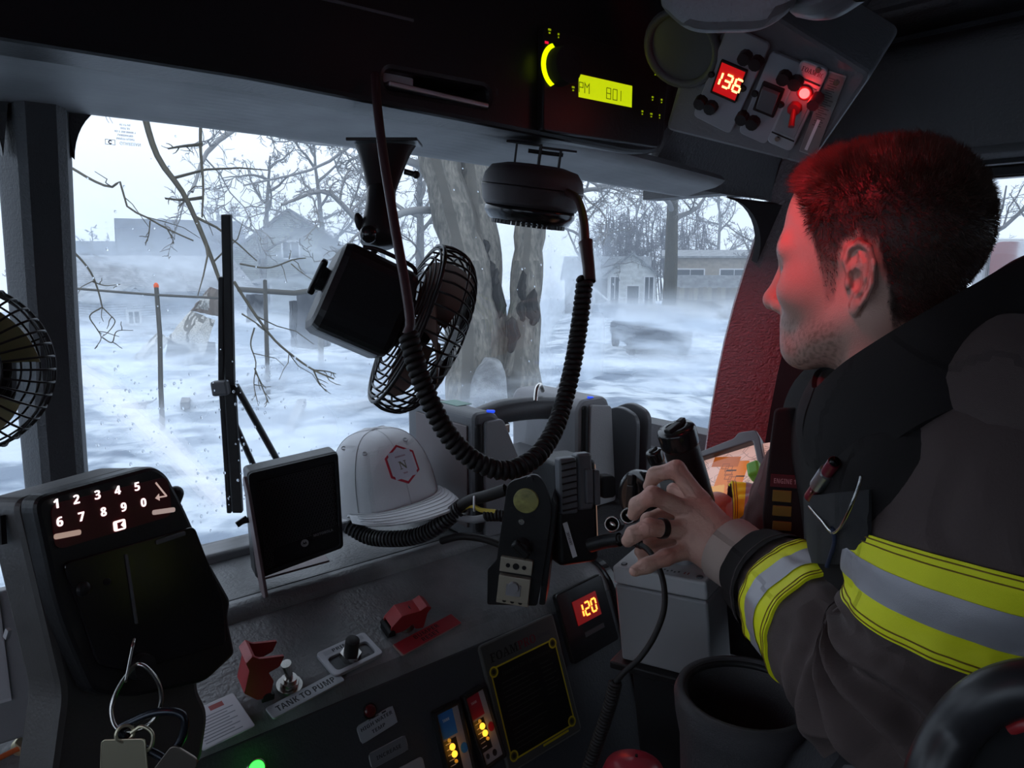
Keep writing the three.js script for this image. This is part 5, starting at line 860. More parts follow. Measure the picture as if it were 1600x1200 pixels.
// ---------------------------------------------------------------- key box with keypad
{
  const c = at(165, 905, 0.60), u = at(262, 742, 0.675).sub(at(52, 775, 0.565)), v = at(52, 775, 0.565).sub(at(146, 1085, 0.60));
  const f = frame(c, u, v), t = thing('key_box', 'black key release box with backlit number keypad at lower left', 'key box', c); t.quaternion.setFromRotationMatrix(f.m); t.updateMatrixWorld(true);
  const hp = (x, y) => f.hit(x, y);
  const front = [[52, 778], [240, 727], [262, 740], [288, 790], [325, 872], [362, 938], [357, 965], [369, 1022], [322, 1066], [215, 1090], [146, 1085], [92, 962]].map(([x, y]) => hp(x, y));
  mesh(t, 'front_shell', T(EX(front, 0.022, [0.012, 0.014, 0.012, 0.01, 0.01, 0.006, 0.006, 0.006, 0.008, 0.01, 0.01, 0.03], 0.004), [0, 0, -0.022]), MT.black);
  // grey body behind, wider at the left
  const w0 = f.rect([[146, 1085], [369, 1022], [262, 740], [52, 778]]);
  const body = [[48, 782], [240, 727], [300, 800], [358, 950], [330, 1075], [350, 1116], [338, 1200], [230, 1260], [100, 1240], [120, 1090]].map(([x, y]) => hp(x, y));
  mesh(t, 'body', T(EX(body, 0.045, 0.012, 0.006), [0, 0, -0.063]), std(0.055, 0.052, 0.05, 0.5, { bumpMap: scaled(fineT, 10), bumpScale: 0.0002 }));
  const hinge = [[40, 830], [20, 900]].map(([x, y]) => hp(x, y)); mesh(t, 'side_slot', M([B(0.004, 0.022, 0.012, hp(50, 800)[0] - 0.001, hp(50, 830)[1], -0.04)]), MT.blackMatte);
  const sideMarks = [[38, 915], [67, 1002]].map(([x, y]) => hp(x, y)); mesh(t, 'side_mark', M(sideMarks.map(([x, y], i) => T(B(0.003, 0.008, 0.004), [hp(i ? 100 : 70, i ? 1002 : 900)[0] - 0.012, y, -0.05], [0.5, 0, 0]))), MT.greyLight);
  // keypad area
  const k = f.rect([[84, 845], [280, 790], [262, 742], [66, 790]]), kq = { x: k.x, y: k.y, a: k.a };
  mesh(t, 'keypad', T(EX(rectPts(k.w * 0.93, k.h * 1.18), 0.0012, 0.008), [k.x - 0.001, k.y - 0.004, 0.0002], [0, 0, k.a]), std(0.09, 0.005, 0.01, 0.3), 'dark red keypad window');
  const spots = [['1', 85, 787], ['2', 117, 780], ['3', 150, 773], ['4', 181.5, 766], ['5', 212, 760], ['6', 91, 815], ['7', 125, 807], ['8', 159.5, 799.5], ['9', 191, 792], ['0', 222, 785]];
  const font = await new FontLoader().loadAsync('fonts/droid/droid_sans_bold.typeface.json');
  const lit = glow(1.0, 0.84, 0.84, 1.05);
  for (const [s, x, y] of spots) { const [a, b] = hp(x, y), g = new TextGeometry(s, { font, size: 0.0072, depth: 0.0006, curveSegments: 4 }); g.computeBoundingBox(); const bb = g.boundingBox; T(g, [-(bb.min.x + bb.max.x) / 2, -(bb.min.y + bb.max.y) / 2, 0]); T(g, [a, b, 0.0016], [0, 0, k.a]); mesh(t, 'key_light', M([g]), lit); }
  const arrow = [[241, 754], [258, 775], [246, 777]].map(([x, y]) => hp(x, y));
  mesh(t, 'enter_light', M([T(TU([[...arrow[0], 0.0018], [(arrow[0][0] + arrow[1][0]) / 2, (arrow[0][1] + arrow[1][1]) / 2, 0.0018], [...arrow[1], 0.0018]], 0.0007, 6, 6), [0, 0, 0]), TU([[...arrow[1], 0.0018], [...arrow[2], 0.0018]], 0.0007, 4, 6), T(EX([[0, 0.003], [-0.004, 0], [0, -0.003]], 0.0006), [arrow[2][0] + 0.0005, arrow[2][1], 0.0014], [0, 0, k.a])]), glow(0.7, 0.5, 0.45, 0.5), 'dim enter arrow');
  const bar = (x0, y0, x1, y1) => { const a = hp(x0, y0), b = hp(x1, y1), l = Math.hypot(b[0] - a[0], b[1] - a[1]); return T(EX(rectPts(l, 0.0042), 0.001, 0.002), [(a[0] + b[0]) / 2, (a[1] + b[1]) / 2, 0.0014], [0, 0, Math.atan2(b[1] - a[1], b[0] - a[0])]); };
  mesh(t, 'status_light', M([bar(82, 839, 124, 831)]), glow(0.8, 0.55, 0.45, 0.3)); mesh(t, 'status_light', M([bar(236, 801, 271, 796)]), glow(0.8, 0.6, 0.55, 0.3));
  const lg = hp(184.5, 820.5); mesh(t, 'emblem_light', T(EX(rectPts(0.0108, 0.0085), 0.001, 0.0018), [lg[0], lg[1], 0.0014], [0, 0, k.a]), glow(1.0, 0.80, 0.76, 0.95), 'white square emblem'); mesh(t, 'emblem', M([T(EX([[-0.0025, -0.0025], [0.0028, -0.0027], [0.0002, 0], [0.0028, 0.0027], [-0.0025, 0.0025]], 0.0005), [lg[0], lg[1], 0.0025], [0, 0, k.a])]), std(0.5, 0.01, 0.03, 0.4), 'red notched flag mark');
  const l = new THREE.RectAreaLight(new THREE.Color().setRGB(1, 0.5, 0.5), 0.12, k.w * 0.8, k.h * 0.8); l.position.set(k.x, k.y, 0.006); l.rotation.set(0, Math.PI, 0); l.name = 'keypad_light'; t.add(l);
  // recesses of the lower face, lock and bosses
  const loc = (x, y) => hp(x, y);
  mesh(t, 'door', T(EX([[95, 880], [300, 822], [345, 940], [350, 1005], [200, 1050], [150, 1040]].map(([x, y]) => hp(x, y)), 0.004, 0.006, 0.001), [0, 0, -0.0005]), MT.blackGloss, 'glossy black key door');
  mesh(t, 'door_rib', M([T(B(0.0022, 0.06, 0.003, 0, 0, 0, 0.001), [...loc(200, 920), 0.004], [0, 0, 0.1]), T(B(0.03, 0.004, 0.003, 0, 0, 0, 0.001), [...loc(262, 840), 0.004], [0, 0, k.a])]), MT.greyDark);
  mesh(t, 'boss', M([S(0.006, 0.006, 0.003, ...loc(125, 920), 0.004, 14), S(0.003, 0.003, 0.002, ...loc(163, 908), 0.004, 10)]), MT.black);
  mesh(t, 'lock_cylinder', M([C(0.011, 0.010, 0.010, ...loc(214, 1040), 0.006, 'z', 24)]), MT.black);
  mesh(t, 'side_lever', M([TU([[...loc(296, 805), -0.03], [...loc(305, 785), -0.03], [...loc(310, 772), -0.03]], 0.0075, 8, 12), S(0.0075, 0.0075, 0.0075, ...loc(310, 772), -0.03, 12)]), MT.black, 'black lever at its right side');
  // key in the lock with ring, fob and tag hanging down
  const kr = thing('key_ring', 'steel key ring with keys and tag hanging from the key box', 'keys', f.pt(...loc(214, 1045), 0.02));
  const K = (x, y, d) => at(x, y, d);
  const keyDir = frame(K(206, 1028, 0.575), camR.clone().addScaledVector(camU, -0.2), camU.clone().addScaledVector(camR, -0.25));
  meshW(kr, 'key', [T(EX(roundShape([[-0.002, 0.016], [0.010, 0.014], [0.012, -0.016], [-0.002, -0.015]], 0.004), 0.0022, 0, 0.0005), [0, 0, 0], [0, -1.15, 0.1]).applyMatrix4(keyDir.m)], MT.steel);
  meshW(kr, 'split_ring', [(() => { const a = K(207, 1044, 0.572), pl = [[207, 1044], [190, 1066], [178, 1090], [174, 1112], [180, 1135], [196, 1143], [222, 1138], [242, 1122], [252, 1095], [247, 1066], [232, 1046], [218, 1038]].map(([x, y], i) => K(x, y, 0.572 + 0.003 * Math.sin(i))); return TU(pl, 0.0017, 60, 8, true); })()], MT.steel);
  meshW(kr, 'carabiner', [TU([[188, 1140], [206, 1128], [240, 1114], [272, 1112], [288, 1122], [286, 1148], [274, 1170], [262, 1186], [240, 1176], [205, 1160]].map(([x, y]) => K(x, y, 0.567)), 0.0032, 60, 10, true)], std(0.02, 0.025, 0.035, 0.25, { metalness: 0.5 }), 'dark blue carabiner');
  const tagF = frame(K(196, 1180, 0.562), camR.clone().addScaledVector(camU, 0.03), camU);
  meshW(kr, 'tag', [EX(roundShape([[-0.020, -0.028], [0.018, -0.028], [0.016, 0.0125], [-0.0175, 0.0125]], 0.003), 0.0015, 0, 0.0004).applyMatrix4(tagF.m)], std(0.30, 0.28, 0.20, 0.35, { metalness: 0.6 }), 'dull metal tag');
  meshW(kr, 'tag_rim', [TU([[-0.0195, -0.028, 0.0012], [-0.0172, 0.010, 0.0012], [-0.015, 0.0125, 0.0012], [0.013, 0.0125, 0.0012], [0.0158, 0.010, 0.0012], [0.0178, -0.028, 0.0012]], 0.0006, 40, 6, false, 0.1).applyMatrix4(tagF.m), TOR(0.006, 0.0013, 0, 0.0165, 0.0, [0, 0.6, 0], 24, 8).applyMatrix4(tagF.m)], MT.brass);
  const kb = frame(K(275, 1190, 0.56), camR.clone().addScaledVector(camU, -0.5), camU); meshW(kr, 'key', [EX(roundShape([[-0.014, -0.02], [0.016, -0.02], [0.016, 0.010], [-0.008, 0.012]], 0.006), 0.002, 0, 0.0005).applyMatrix4(kb.m)], std(0.16, 0.14, 0.12, 0.3, { metalness: 0.9 }));
  meshW(kr, 'split_ring', [TU([[205, 1145], [222, 1135], [238, 1146], [236, 1166], [222, 1178]].map(([x, y]) => K(x, y, 0.564)), 0.0014, 30, 8)], MT.brass);
}
{ // left binnacle with notes, bolts and orange wire
  const bx = thing('instrument_binnacle', 'grey steel binnacle at the lower left carrying typed notes', 'panel', [-0.15, -0.48, -0.86]);
  const bf = frame(onAxis(20, 1000, 'z', -0.83), V3(1, 0, 0.05), V3(0, 1, -0.12));
  meshW(bx, 'panel', [B(0.5, 0.15, 0.02, -0.19, -0.025, -0.011, 0.004).applyMatrix4(bf.m)], MT.greyPlastic);
  const r = bf.rect([[-40, 1120], [56, 1092], [10, 905], [-60, 920]]);
  const pp = thing('typed_note', 'sheet of typed notes on the panel left of the key box', 'paper', bf.pt(r.x, r.y, 0.0005)); pp.quaternion.setFromRotationMatrix(bf.m); pp.updateMatrixWorld(true);
  mesh(pp, 'sheet', M([B(r.w * 1.3, r.h, 0.0006, -0.02, 0.006, 0.0004)]), std(0.52, 0.52, 0.55, 0.7));
  printed(pp, 'typing', r.w * 1.25, r.h * 0.95, -0.02, 0.006, 0.001, canvasTex(256, 320, (g, w, h) => { g.fillStyle = '#b4b4b9'; g.fillRect(0, 0, w, h); g.fillStyle = '#3a3a40'; for (let i = 0; i < 13; i++) { if ([4, 8].includes(i)) continue; let x = 30; while (x < 226 - (i * 31) % 60) { const l = 10 + (x * 7 + i * 13) % 24; g.fillRect(x, 24 + i * 22, l, 5); x += l + 8; } } }), { rough: 0.7 });
  const bolt = (label, px, py) => { const [a, b] = topF.hit(px, py), t = onFrame(topF, 'hex_bolt', label, 'bolt', a, b, 0.001, 0.4); mesh(t, 'washer', M([C(0.0125, 0.0125, 0.0018, 0, 0, 0.001, 'z', 24)]), MT.brass); mesh(t, 'head', M([T(hexPrism(0.0085, 0.006, 0.005), [0, 0, 0])]), MT.brass); };
  bolt('zinc hex bolt with washer at the lower left corner', 40, 1166); bolt('zinc hex bolt cut off by the left edge', 4, 1130);
  plate(topF, [[44, 1148], [82, 1136], [62, 1118], [28, 1130]], 'indicator_tag', 'small white edged tag beside the key box foot', 'tag', plateTex(['PUMP'], '#c2c6cc', '#3a3c42', 256, 110, 'bold 60px sans-serif'), MT.white, 0.0015, { metal: 0 });
  const ow = thing('orange_wire', 'short orange wire at the lower left corner', 'wire', at(10, 1190, 0.7)); meshW(ow, 'wire', [TU([[-30, 1200], [0, 1188], [20, 1178], [34, 1172]].map(([x, y]) => { const [a, b] = topF.hit(x, y); return topF.pt(a, b, 0.0035); }), 0.0028, 16, 8)], std(0.65, 0.13, 0.03, 0.5));
}

// ---------------------------------------------------------------- extension speaker on the shelf
{
  const c = at(452, 800, 1.0), u = at(537, 705, 1.01).sub(at(392, 735, 0.955)), v = at(392, 735, 0.955).sub(at(402, 905, 0.975)), f = frame(c, u, v);
  const t = thing('extension_speaker', 'square black loudspeaker with perforated grille on the shelf', 'speaker', c); t.quaternion.setFromRotationMatrix(f.m); t.updateMatrixWorld(true);
  const q = [[400, 906], [537, 855], [528, 705], [386, 738]].map(([x, y]) => f.hit(x, y));
  mesh(t, 'cabinet', T(EX(q, 0.042, 0.006, 0.004), [0, 0, -0.042]), MT.black);
  const qi = [[415, 890], [530, 850], [522, 720], [402, 750]].map(([x, y]) => f.hit(x, y));
  mesh(t, 'grille_frame', T(EX(roundShape(q.map(([x, y]) => [x * 0.985, y * 0.985]), 0.006), 0.004, 0, 0.001, [new THREE.Path(roundShape(qi, 0.003).getPoints())]), [0, 0, 0.0005]), MT.black);
  const holes = new THREE.InstancedMesh(new THREE.CircleGeometry(0.0016, 6), MT.blackMatte, 700), ring = new THREE.InstancedMesh(new THREE.TorusGeometry(0.0019, 0.0005, 4, 8), std(0.03, 0.03, 0.032, 0.35), 700), m4 = new THREE.Matrix4(); let k = 0;
  for (let i = 0; i < 25; i++) for (let j = 0; j < 26; j++) { const a = (i + (j % 2 ? 0.5 : 0)) / 25.5, b = j / 26, x = lerp(lerp(qi[0][0], qi[1][0], a), lerp(qi[3][0], qi[2][0], a), b), y = lerp(lerp(qi[0][1], qi[1][1], a), lerp(qi[3][1], qi[2][1], a), b); if (b < 0.22 && a > 0.1) continue; m4.makeTranslation(x, y, 0.0022); ring.setMatrixAt(k, m4); m4.makeTranslation(x, y, 0.0018); holes.setMatrixAt(k++, m4); }
  holes.count = ring.count = k; ring.name = 'grille'; ring.userData.kind = 'stuff'; t.add(ring);
  const lg = f.hit(475, 847); mesh(t, 'emblem', M([C(0.0052, 0.0052, 0.0008, lg[0], lg[1], 0.0045, 'z', 24)]), MT.greyLight, 'round grey emblem'); printed(t, 'lettering', 0.038, 0.009, lg[0] + 0.028, lg[1] + 0.006, 0.0047, canvasTex(320, 76, (g) => { g.fillStyle = '#050506'; g.fillRect(0, 0, 320, 76); g.fillStyle = '#8b8b8f'; g.font = 'bold 42px sans-serif'; g.fillText('MOTOROLA', 14, 54); })).rotation.z = 0.05;
  const mm = f.hit(475, 847); mesh(t, 'emblem_mark', M([T(EX([[-0.003, -0.002], [-0.0015, 0.0028], [0, -0.0002], [0.0015, 0.0028], [0.003, -0.002], [0.0014, -0.0005], [0, -0.002], [-0.0014, -0.0005]], 0.0004), [mm[0], mm[1], 0.005])]), MT.black);
  const bl = [[362, 735], [382, 730], [404, 900], [362, 892]].map(([x, y]) => f.hit(x, y)), L0 = q[3][0];
  mesh(t, 'bracket', M([T(EX([[-0.055, -0.088], [-0.03, -0.098], [-0.004, -0.094], [-0.012, 0.062], [-0.03, 0.07], [-0.046, 0.05]], 0.004, 0.004, 0.0008), [L0 - 0.008, 0, -0.002], [0, Math.PI / 2, 0]).rotateX(0), B(0.10, 0.003, 0.03, 0.0, -0.096, -0.045, 0.001)]), std(0.10, 0.06, 0.065, 0.5), 'steel side bracket');
  mesh(t, 'wing_nut', M([T(B(0.016, 0.008, 0.004, 0, 0, 0, 0.001), [L0 - 0.014, -0.004, -0.02], [0, 0, 0.4]), C(0.004, 0.004, 0.012, L0 - 0.008, -0.004, -0.02, 'x', 12)]), MT.blackMetal);
}
// ---------------------------------------------------------------- cap
{
  const c = at(606, 786, 1.19), t = thing('baseball_cap', 'light grey baseball cap with red edged hexagonal patch on the dashboard', 'cap', c);
  const F = camR.clone().multiplyScalar(0.58).addScaledVector(camH, -0.815).normalize(), sideV = new THREE.Vector3().crossVectors(V3(0, 1, 0), F);
  const tilt = new THREE.Quaternion().setFromAxisAngle(camH, -0.14);
  t.quaternion.copy(tilt.multiply(new THREE.Quaternion().setFromRotationMatrix(new THREE.Matrix4().makeBasis(sideV, V3(0, 1, 0), F)))); t.updateMatrixWorld(true);   // local z: the way the peak points, x: left of it
  const capM = std(0.60, 0.61, 0.63, 0.9, { bumpMap: scaled(clothT, 16), bumpScale: 0.0006 }), stM = std(0.48, 0.49, 0.51, 0.9);
  const dome = (u, v, o = 0) => { const a = u * Math.PI * 2, th = v * Math.PI * 0.5, squash = 1 + 0.04 * Math.sin(a * 2 + 0.5), rx = 0.079 + o, rz = 0.094 + o, h = 0.122 + o, pw = Math.pow(Math.cos(th), 0.62); return V3(Math.cos(a) * rx * pw * squash, Math.sin(th) * h - 0.006 * Math.cos(a * 6) * 0.05, Math.sin(a) * rz * pw - 0.006); };
  mesh(t, 'crown', M([GRID(64, 24, (u, v) => dome(u, v), true)]), capM);
  mesh(t, 'seam', M([0, 1, 2, 3, 4, 5].map((i) => TU(Array.from({ length: 12 }, (_, k) => dome((i + 0.0) / 6 + 0.25 - 1 / 12 * 0, k / 11 * 0.99, 0.0002)), 0.0007, 30, 5))), stM);
  const sq = Array.from({ length: 21 }, (_, k) => dome(0.25 + (k / 20 - 0.5) * 0.40, 0.06, 0.0004)); mesh(t, 'seam', M([TU(sq, 0.0007, 50, 5)]), stM);
  mesh(t, 'top_button', M([S(0.0065, 0.003, 0.0065, 0, 0.1225, -0.006, 14)]), capM);
  for (const [u, v] of [[0.17, 0.66], [0.5, 0.66], [0.38, 0.6]]) { const p = dome(u, v, 0.001); mesh(t, 'eyelet', M([TOR(0.0032, 0.0012, p.x, p.y, p.z, [-0.9, 0, 0], 14, 6)]), stM); }
  const peak = (u, v) => { const a = (u - 0.5) * 2.55, rx = 0.081, rz = 0.096, ox = Math.sin(a) * rx, oz = Math.cos(a) * rz - 0.006, reach = 0.092 * Math.pow(Math.max(0, Math.cos(a * 1.12)), 0.55) * v, x = ox * (1 + 0.06 * v), z = oz + reach * (0.75 + 0.25 * Math.cos(a)); return V3(x, 0.016 + 0.004 * v - 0.017 * (x / 0.082) ** 2 * (0.5 + 0.5 * v) + 0.006 * Math.sin(v * 3.1), z); };
  mesh(t, 'peak', M(SLAB(40, 10, peak, -0.0032)), capM);
  mesh(t, 'peak_stitching', M([0.25, 0.4, 0.55, 0.7, 0.83, 0.94].map((v) => TU(Array.from({ length: 25 }, (_, k) => peak(0.06 + k / 24 * 0.88, v).add(V3(0, 0.0008, 0))), 0.0005, 60, 4))), stM);
  mesh(t, 'sweatband', M([GRID(40, 2, (u, v) => dome(u, 0, -0.002).add(V3(0, 0.02 * v, 0)))]), std(0.30, 0.06, 0.07, 0.85), 'red sweatband inside');
  // hexagonal patch curved on the front panels, seen just right of centre
  const pc = dome(0.252, 0.42, 0.001), d1 = dome(0.262, 0.42, 0.001).sub(dome(0.242, 0.42, 0.001)).normalize().multiplyScalar(-1), d2 = dome(0.252, 0.46, 0.001).sub(dome(0.252, 0.38, 0.001)).normalize(), pf = new THREE.Matrix4().makeBasis(d1, d2, new THREE.Vector3().crossVectors(d1, d2).normalize()).setPosition(pc.clone().addScaledVector(new THREE.Vector3().crossVectors(d1, d2).normalize(), 0.0045));
  const hex = Array.from({ length: 6 }, (_, i) => [Math.sin(i * Math.PI / 3) * 0.0275, Math.cos(i * Math.PI / 3) * 0.031]);
  const pg = new THREE.Group(); pg.name = 'patch'; pg.applyMatrix4(pf); t.add(pg); pg.updateMatrixWorld(true);
  mesh(pg, 'border', EX(hex, 0.0022, 0.001, 0.0005), std(0.42, 0.02, 0.04, 0.8), 'red hexagonal border'); mesh(pg, 'field', T(EX(hex.map(([x, y]) => [x * 0.87, y * 0.87]), 0.0008), [0, 0, 0.0019]), std(0.62, 0.62, 0.68, 0.8));
  printed(pg, 'embroidery', 0.036, 0.042, 0, 0, 0.0029, canvasTex(192, 224, (g, w, h) => { g.fillStyle = '#c6c6d2'; g.fillRect(0, 0, w, h); g.fillStyle = '#7a3a4a'; g.font = 'bold 18px sans-serif'; g.textAlign = 'center'; g.fillText('NEBRASKA', 96, 52); g.fillText('1869', 96, 192); g.fillStyle = '#6d6a58'; g.font = 'bold 92px serif'; g.fillText('N', 96, 152); }), { rough: 0.85 });
}
// ---------------------------------------------------------------- equipment case with handle
{
  const t = thing('equipment_case', 'grey plastic equipment case with carry handle on the dashboard', 'case', [0.82, -0.45, -0.98]);
  const left = { x0: 0.685, x1: 0.80, z0: -1.105, z1: -0.905, y0: -0.449, y1: -0.238 };
  const lp = [[left.x0, left.y0], [left.x1, left.y0], [left.x1, left.y0 + 0.09], [left.x0 + 0.045, left.y1], [left.x0, left.y1]];
  meshW(t, 'left_housing', [T(EX(lp, 0.2, [0.004, 0.004, 0.02, 0.02, 0.012], 0.008), [0, 0, -1.108])], MT.greyDark);
  meshW(t, 'side_panel', [B(0.004, 0.17, 0.15, 0.6835, -0.345, -1.0, 0.0015)], std(0.11, 0.085, 0.085, 0.5), 'large side panel');
  meshW(t, 'end_panel', [T(EX([[0.700, -0.445], [0.79, -0.445], [0.79, -0.362], [0.738, -0.252], [0.702, -0.252]], 0.008, 0.008, 0.002), [0, 0, -0.909])], MT.greyPlastic, 'paler grey end panel');
  meshW(t, 'bridge', [B(0.14, 0.10, 0.17, 0.86, -0.40, -0.99, 0.012)], MT.greyDark);
  const rp = [[0.915, -0.449], [1.015, -0.449], [0.995, -0.26], [0.985, -0.245], [0.925, -0.245], [0.912, -0.26]];
  meshW(t, 'right_housing', [T(EX(rp, 0.185, 0.012, 0.008), [0, 0, -1.09])], MT.greyPlastic);
  meshW(t, 'end_panel', [T(EX([[0.935, -0.447], [1.010, -0.447], [0.992, -0.262], [0.938, -0.254]], 0.008, 0.008, 0.002), [0, 0, -0.906])], MT.greyLight, 'paler grey end panel');
  meshW(t, 'corner_strip', [B(0.014, 0.18, 0.02, 0.928, -0.345, -0.908, 0.006)], MT.black);
  meshW(t, 'corner_strip', [B(0.014, 0.18, 0.02, 0.694, -0.345, -0.914, 0.006)], MT.black);
  meshW(t, 'handle', [TU([[0.75, -0.272, -0.99], [0.80, -0.262, -0.985], [0.86, -0.262, -0.98], [0.92, -0.268, -0.975]], 0.0215, 24, 16)], MT.greyDark);
  meshW(t, 'latch', [TU([[0.86, -0.246, -0.96], [0.868, -0.225, -0.965], [0.885, -0.222, -0.975], [0.90, -0.235, -0.985]], 0.0045, 20, 8)], MT.steel); meshW(t, 'latch', [B(0.014, 0.018, 0.012, 0.79, -0.285, -0.96, 0.003)], MT.steel);
  meshW(t, 'led', [T(B(0.016, 0.0045, 0.004, 0, 0, 0, 0.001), [0.722, -0.2395, -0.914], [0.2, 0, -0.15])], glow(0.02, 0.08, 0.9, 0.8), 'blue reflective strip with its shine put in as glow'); meshW(t, 'led', [T(B(0.014, 0.0045, 0.004, 0, 0, 0, 0.001), [0.952, -0.2445, -0.914], [0.2, 0, -0.15])], glow(0.02, 0.08, 0.9, 0.8), 'blue reflective strip with its shine put in as glow');  // reflective strips, not lamps: their blue shine is added as emission
  const arch = (x, s) => T(EX([[-0.075, 0], [0.03, 0], [0.03, 0.12], [0.015, 0.165], [-0.03, 0.185], [-0.075, 0.17]].map(([a, b]) => [a * s, b * s]), 0.012, 0.02, 0.002), [x, -0.449, -0.94], [0, Math.PI / 2, 0]);
  meshW(t, 'flange', [arch(1.025, 0.98)], MT.greyDark); meshW(t, 'flange', [arch(1.056, 1.0)], MT.greyDark); meshW(t, 'spacer', [B(0.03, 0.15, 0.07, 1.042, -0.37, -0.95, 0.004)], MT.black);
  meshW(t, 'top_label', [T(B(0.03, 0.001, 0.05, 0, 0, 0), [0.715, -0.2375, -1.0], [0, 0, 0])], std(0.20, 0.35, 0.30, 0.6), 'green label on top');
}
// ---------------------------------------------------------------- mounting plate, rugged tablet, hoses
{
  const c = at(812, 850, 1.0), f = frame(c, at(866, 765, 1.0).sub(at(786, 758, 1.01)), at(800, 745, 1.0).sub(at(775, 935, 1.03)));
  const t = thing('mounting_plate', 'black metal mounting plate with round yellow reflector and steel clamp', 'bracket', f.pt(...f.hit(800, 940))); t.quaternion.setFromRotationMatrix(f.m); t.updateMatrixWorld(true);
  const inv = (g) => { [g].flat(3).forEach((a) => a.applyMatrix4(f.m)); return g; }, q = (l) => l.map(([x, y]) => f.hit(x, y));
  meshW(t, 'plate', [inv(EX(q([[762, 942], [840, 944], [852, 880], [864, 790], [852, 752], [838, 738], [794, 752], [777, 872], [763, 887]]), 0.006, [0.004, 0.004, 0.004, 0.02, 0.02, 0.01, 0.01, 0.003, 0.003], 0.001))], MT.black);
  meshW(t, 'flange', [inv(T(EX(q([[862, 775], [870, 790], [852, 945], [842, 945]]), 0.05, 0.003, 0.001), [0, 0, -0.049]))], MT.black);
  const dsc = f.hit(823, 780); meshW(t, 'reflector', [inv(T(L([[0.0001, 0.003], [0.0155, 0.0028], [0.0172, 0.0015], [0.0172, 0]], 32), [dsc[0], dsc[1], 0.006], [Math.PI / 2, 0, 0]))], std(0.52, 0.50, 0.16, 0.4, { map: scaled(patchT, 20) }), 'round dull yellow reflector');
  const sc = f.hit(816, 812); meshW(t, 'screw', [inv(T([C(0.0045, 0.004, 0.003, 0, 0, 0.0015, 'z', 12), B(0.008, 0.0015, 0.001, 0, 0, 0.003), B(0.0015, 0.008, 0.001, 0, 0, 0.003)], [sc[0], sc[1], 0.006]))], MT.steel); const sc2 = f.hit(829, 747); meshW(t, 'screw', [inv(C(0.005, 0.0045, 0.003, sc2[0], sc2[1], 0.0075, 'z', 12))], MT.black);
  const kn = f.hit(818, 848); meshW(t, 'knob', [inv(T([C(0.010, 0.009, 0.02, 0, 0, 0.01, 'z', 16), T(B(0.028, 0.012, 0.012, 0, 0, 0, 0.004), [0, 0, 0.018], [0, 0, -0.7])], [kn[0], kn[1], 0.006]))], MT.black);
  const cl = f.rect([[776, 934], [826, 942], [836, 870], [787, 862]]), gq = (x, y, z, w, h, d, e = 0.001) => B(w, h, d, x, y, z, e), cm = [inv(T([gq(0, cl.h * 0.32, 0.004, cl.w, cl.h * 0.30, 0.008), gq(0, -cl.h * 0.16, 0.005, cl.w * 0.98, cl.h * 0.52, 0.010), gq(0, -cl.h * 0.42, 0.004, cl.w, cl.h * 0.16, 0.008)], [cl.x, cl.y, 0.006], [0, 0, cl.a]))].flat();
  meshW(t, 'clamp', cm, std(0.42, 0.38, 0.30, 0.42, { metalness: 0.5, bumpMap: scaled(fineT, 10), bumpScale: 0.0002 }), 'tan steel quick release clamp');
  meshW(t, 'clamp_hole', [[-0.25, 0.32, 0.003], [0, 0.32, 0.0045], [0.25, 0.32, 0.003], [-0.25, -0.42, 0.003], [0, -0.42, 0.003], [0.25, -0.42, 0.003]].map(([x, y, r]) => inv(T(C(r, r, 0.001, cl.w * x, cl.h * y, 0.0083, 'z', 14), [cl.x, cl.y, 0.006], [0, 0, cl.a]))), MT.blackMatte);
  meshW(t, 'clamp_bolt', [inv(T([C(0.008, 0.007, 0.006, 0, -cl.h * 0.1, 0.012, 'z', 18), B(0.02, 0.016, 0.002, 0, -cl.h * 0.17, 0.0105, 0.0005)], [cl.x, cl.y, 0.006], [0, 0, cl.a]))], MT.greyPlastic);
}
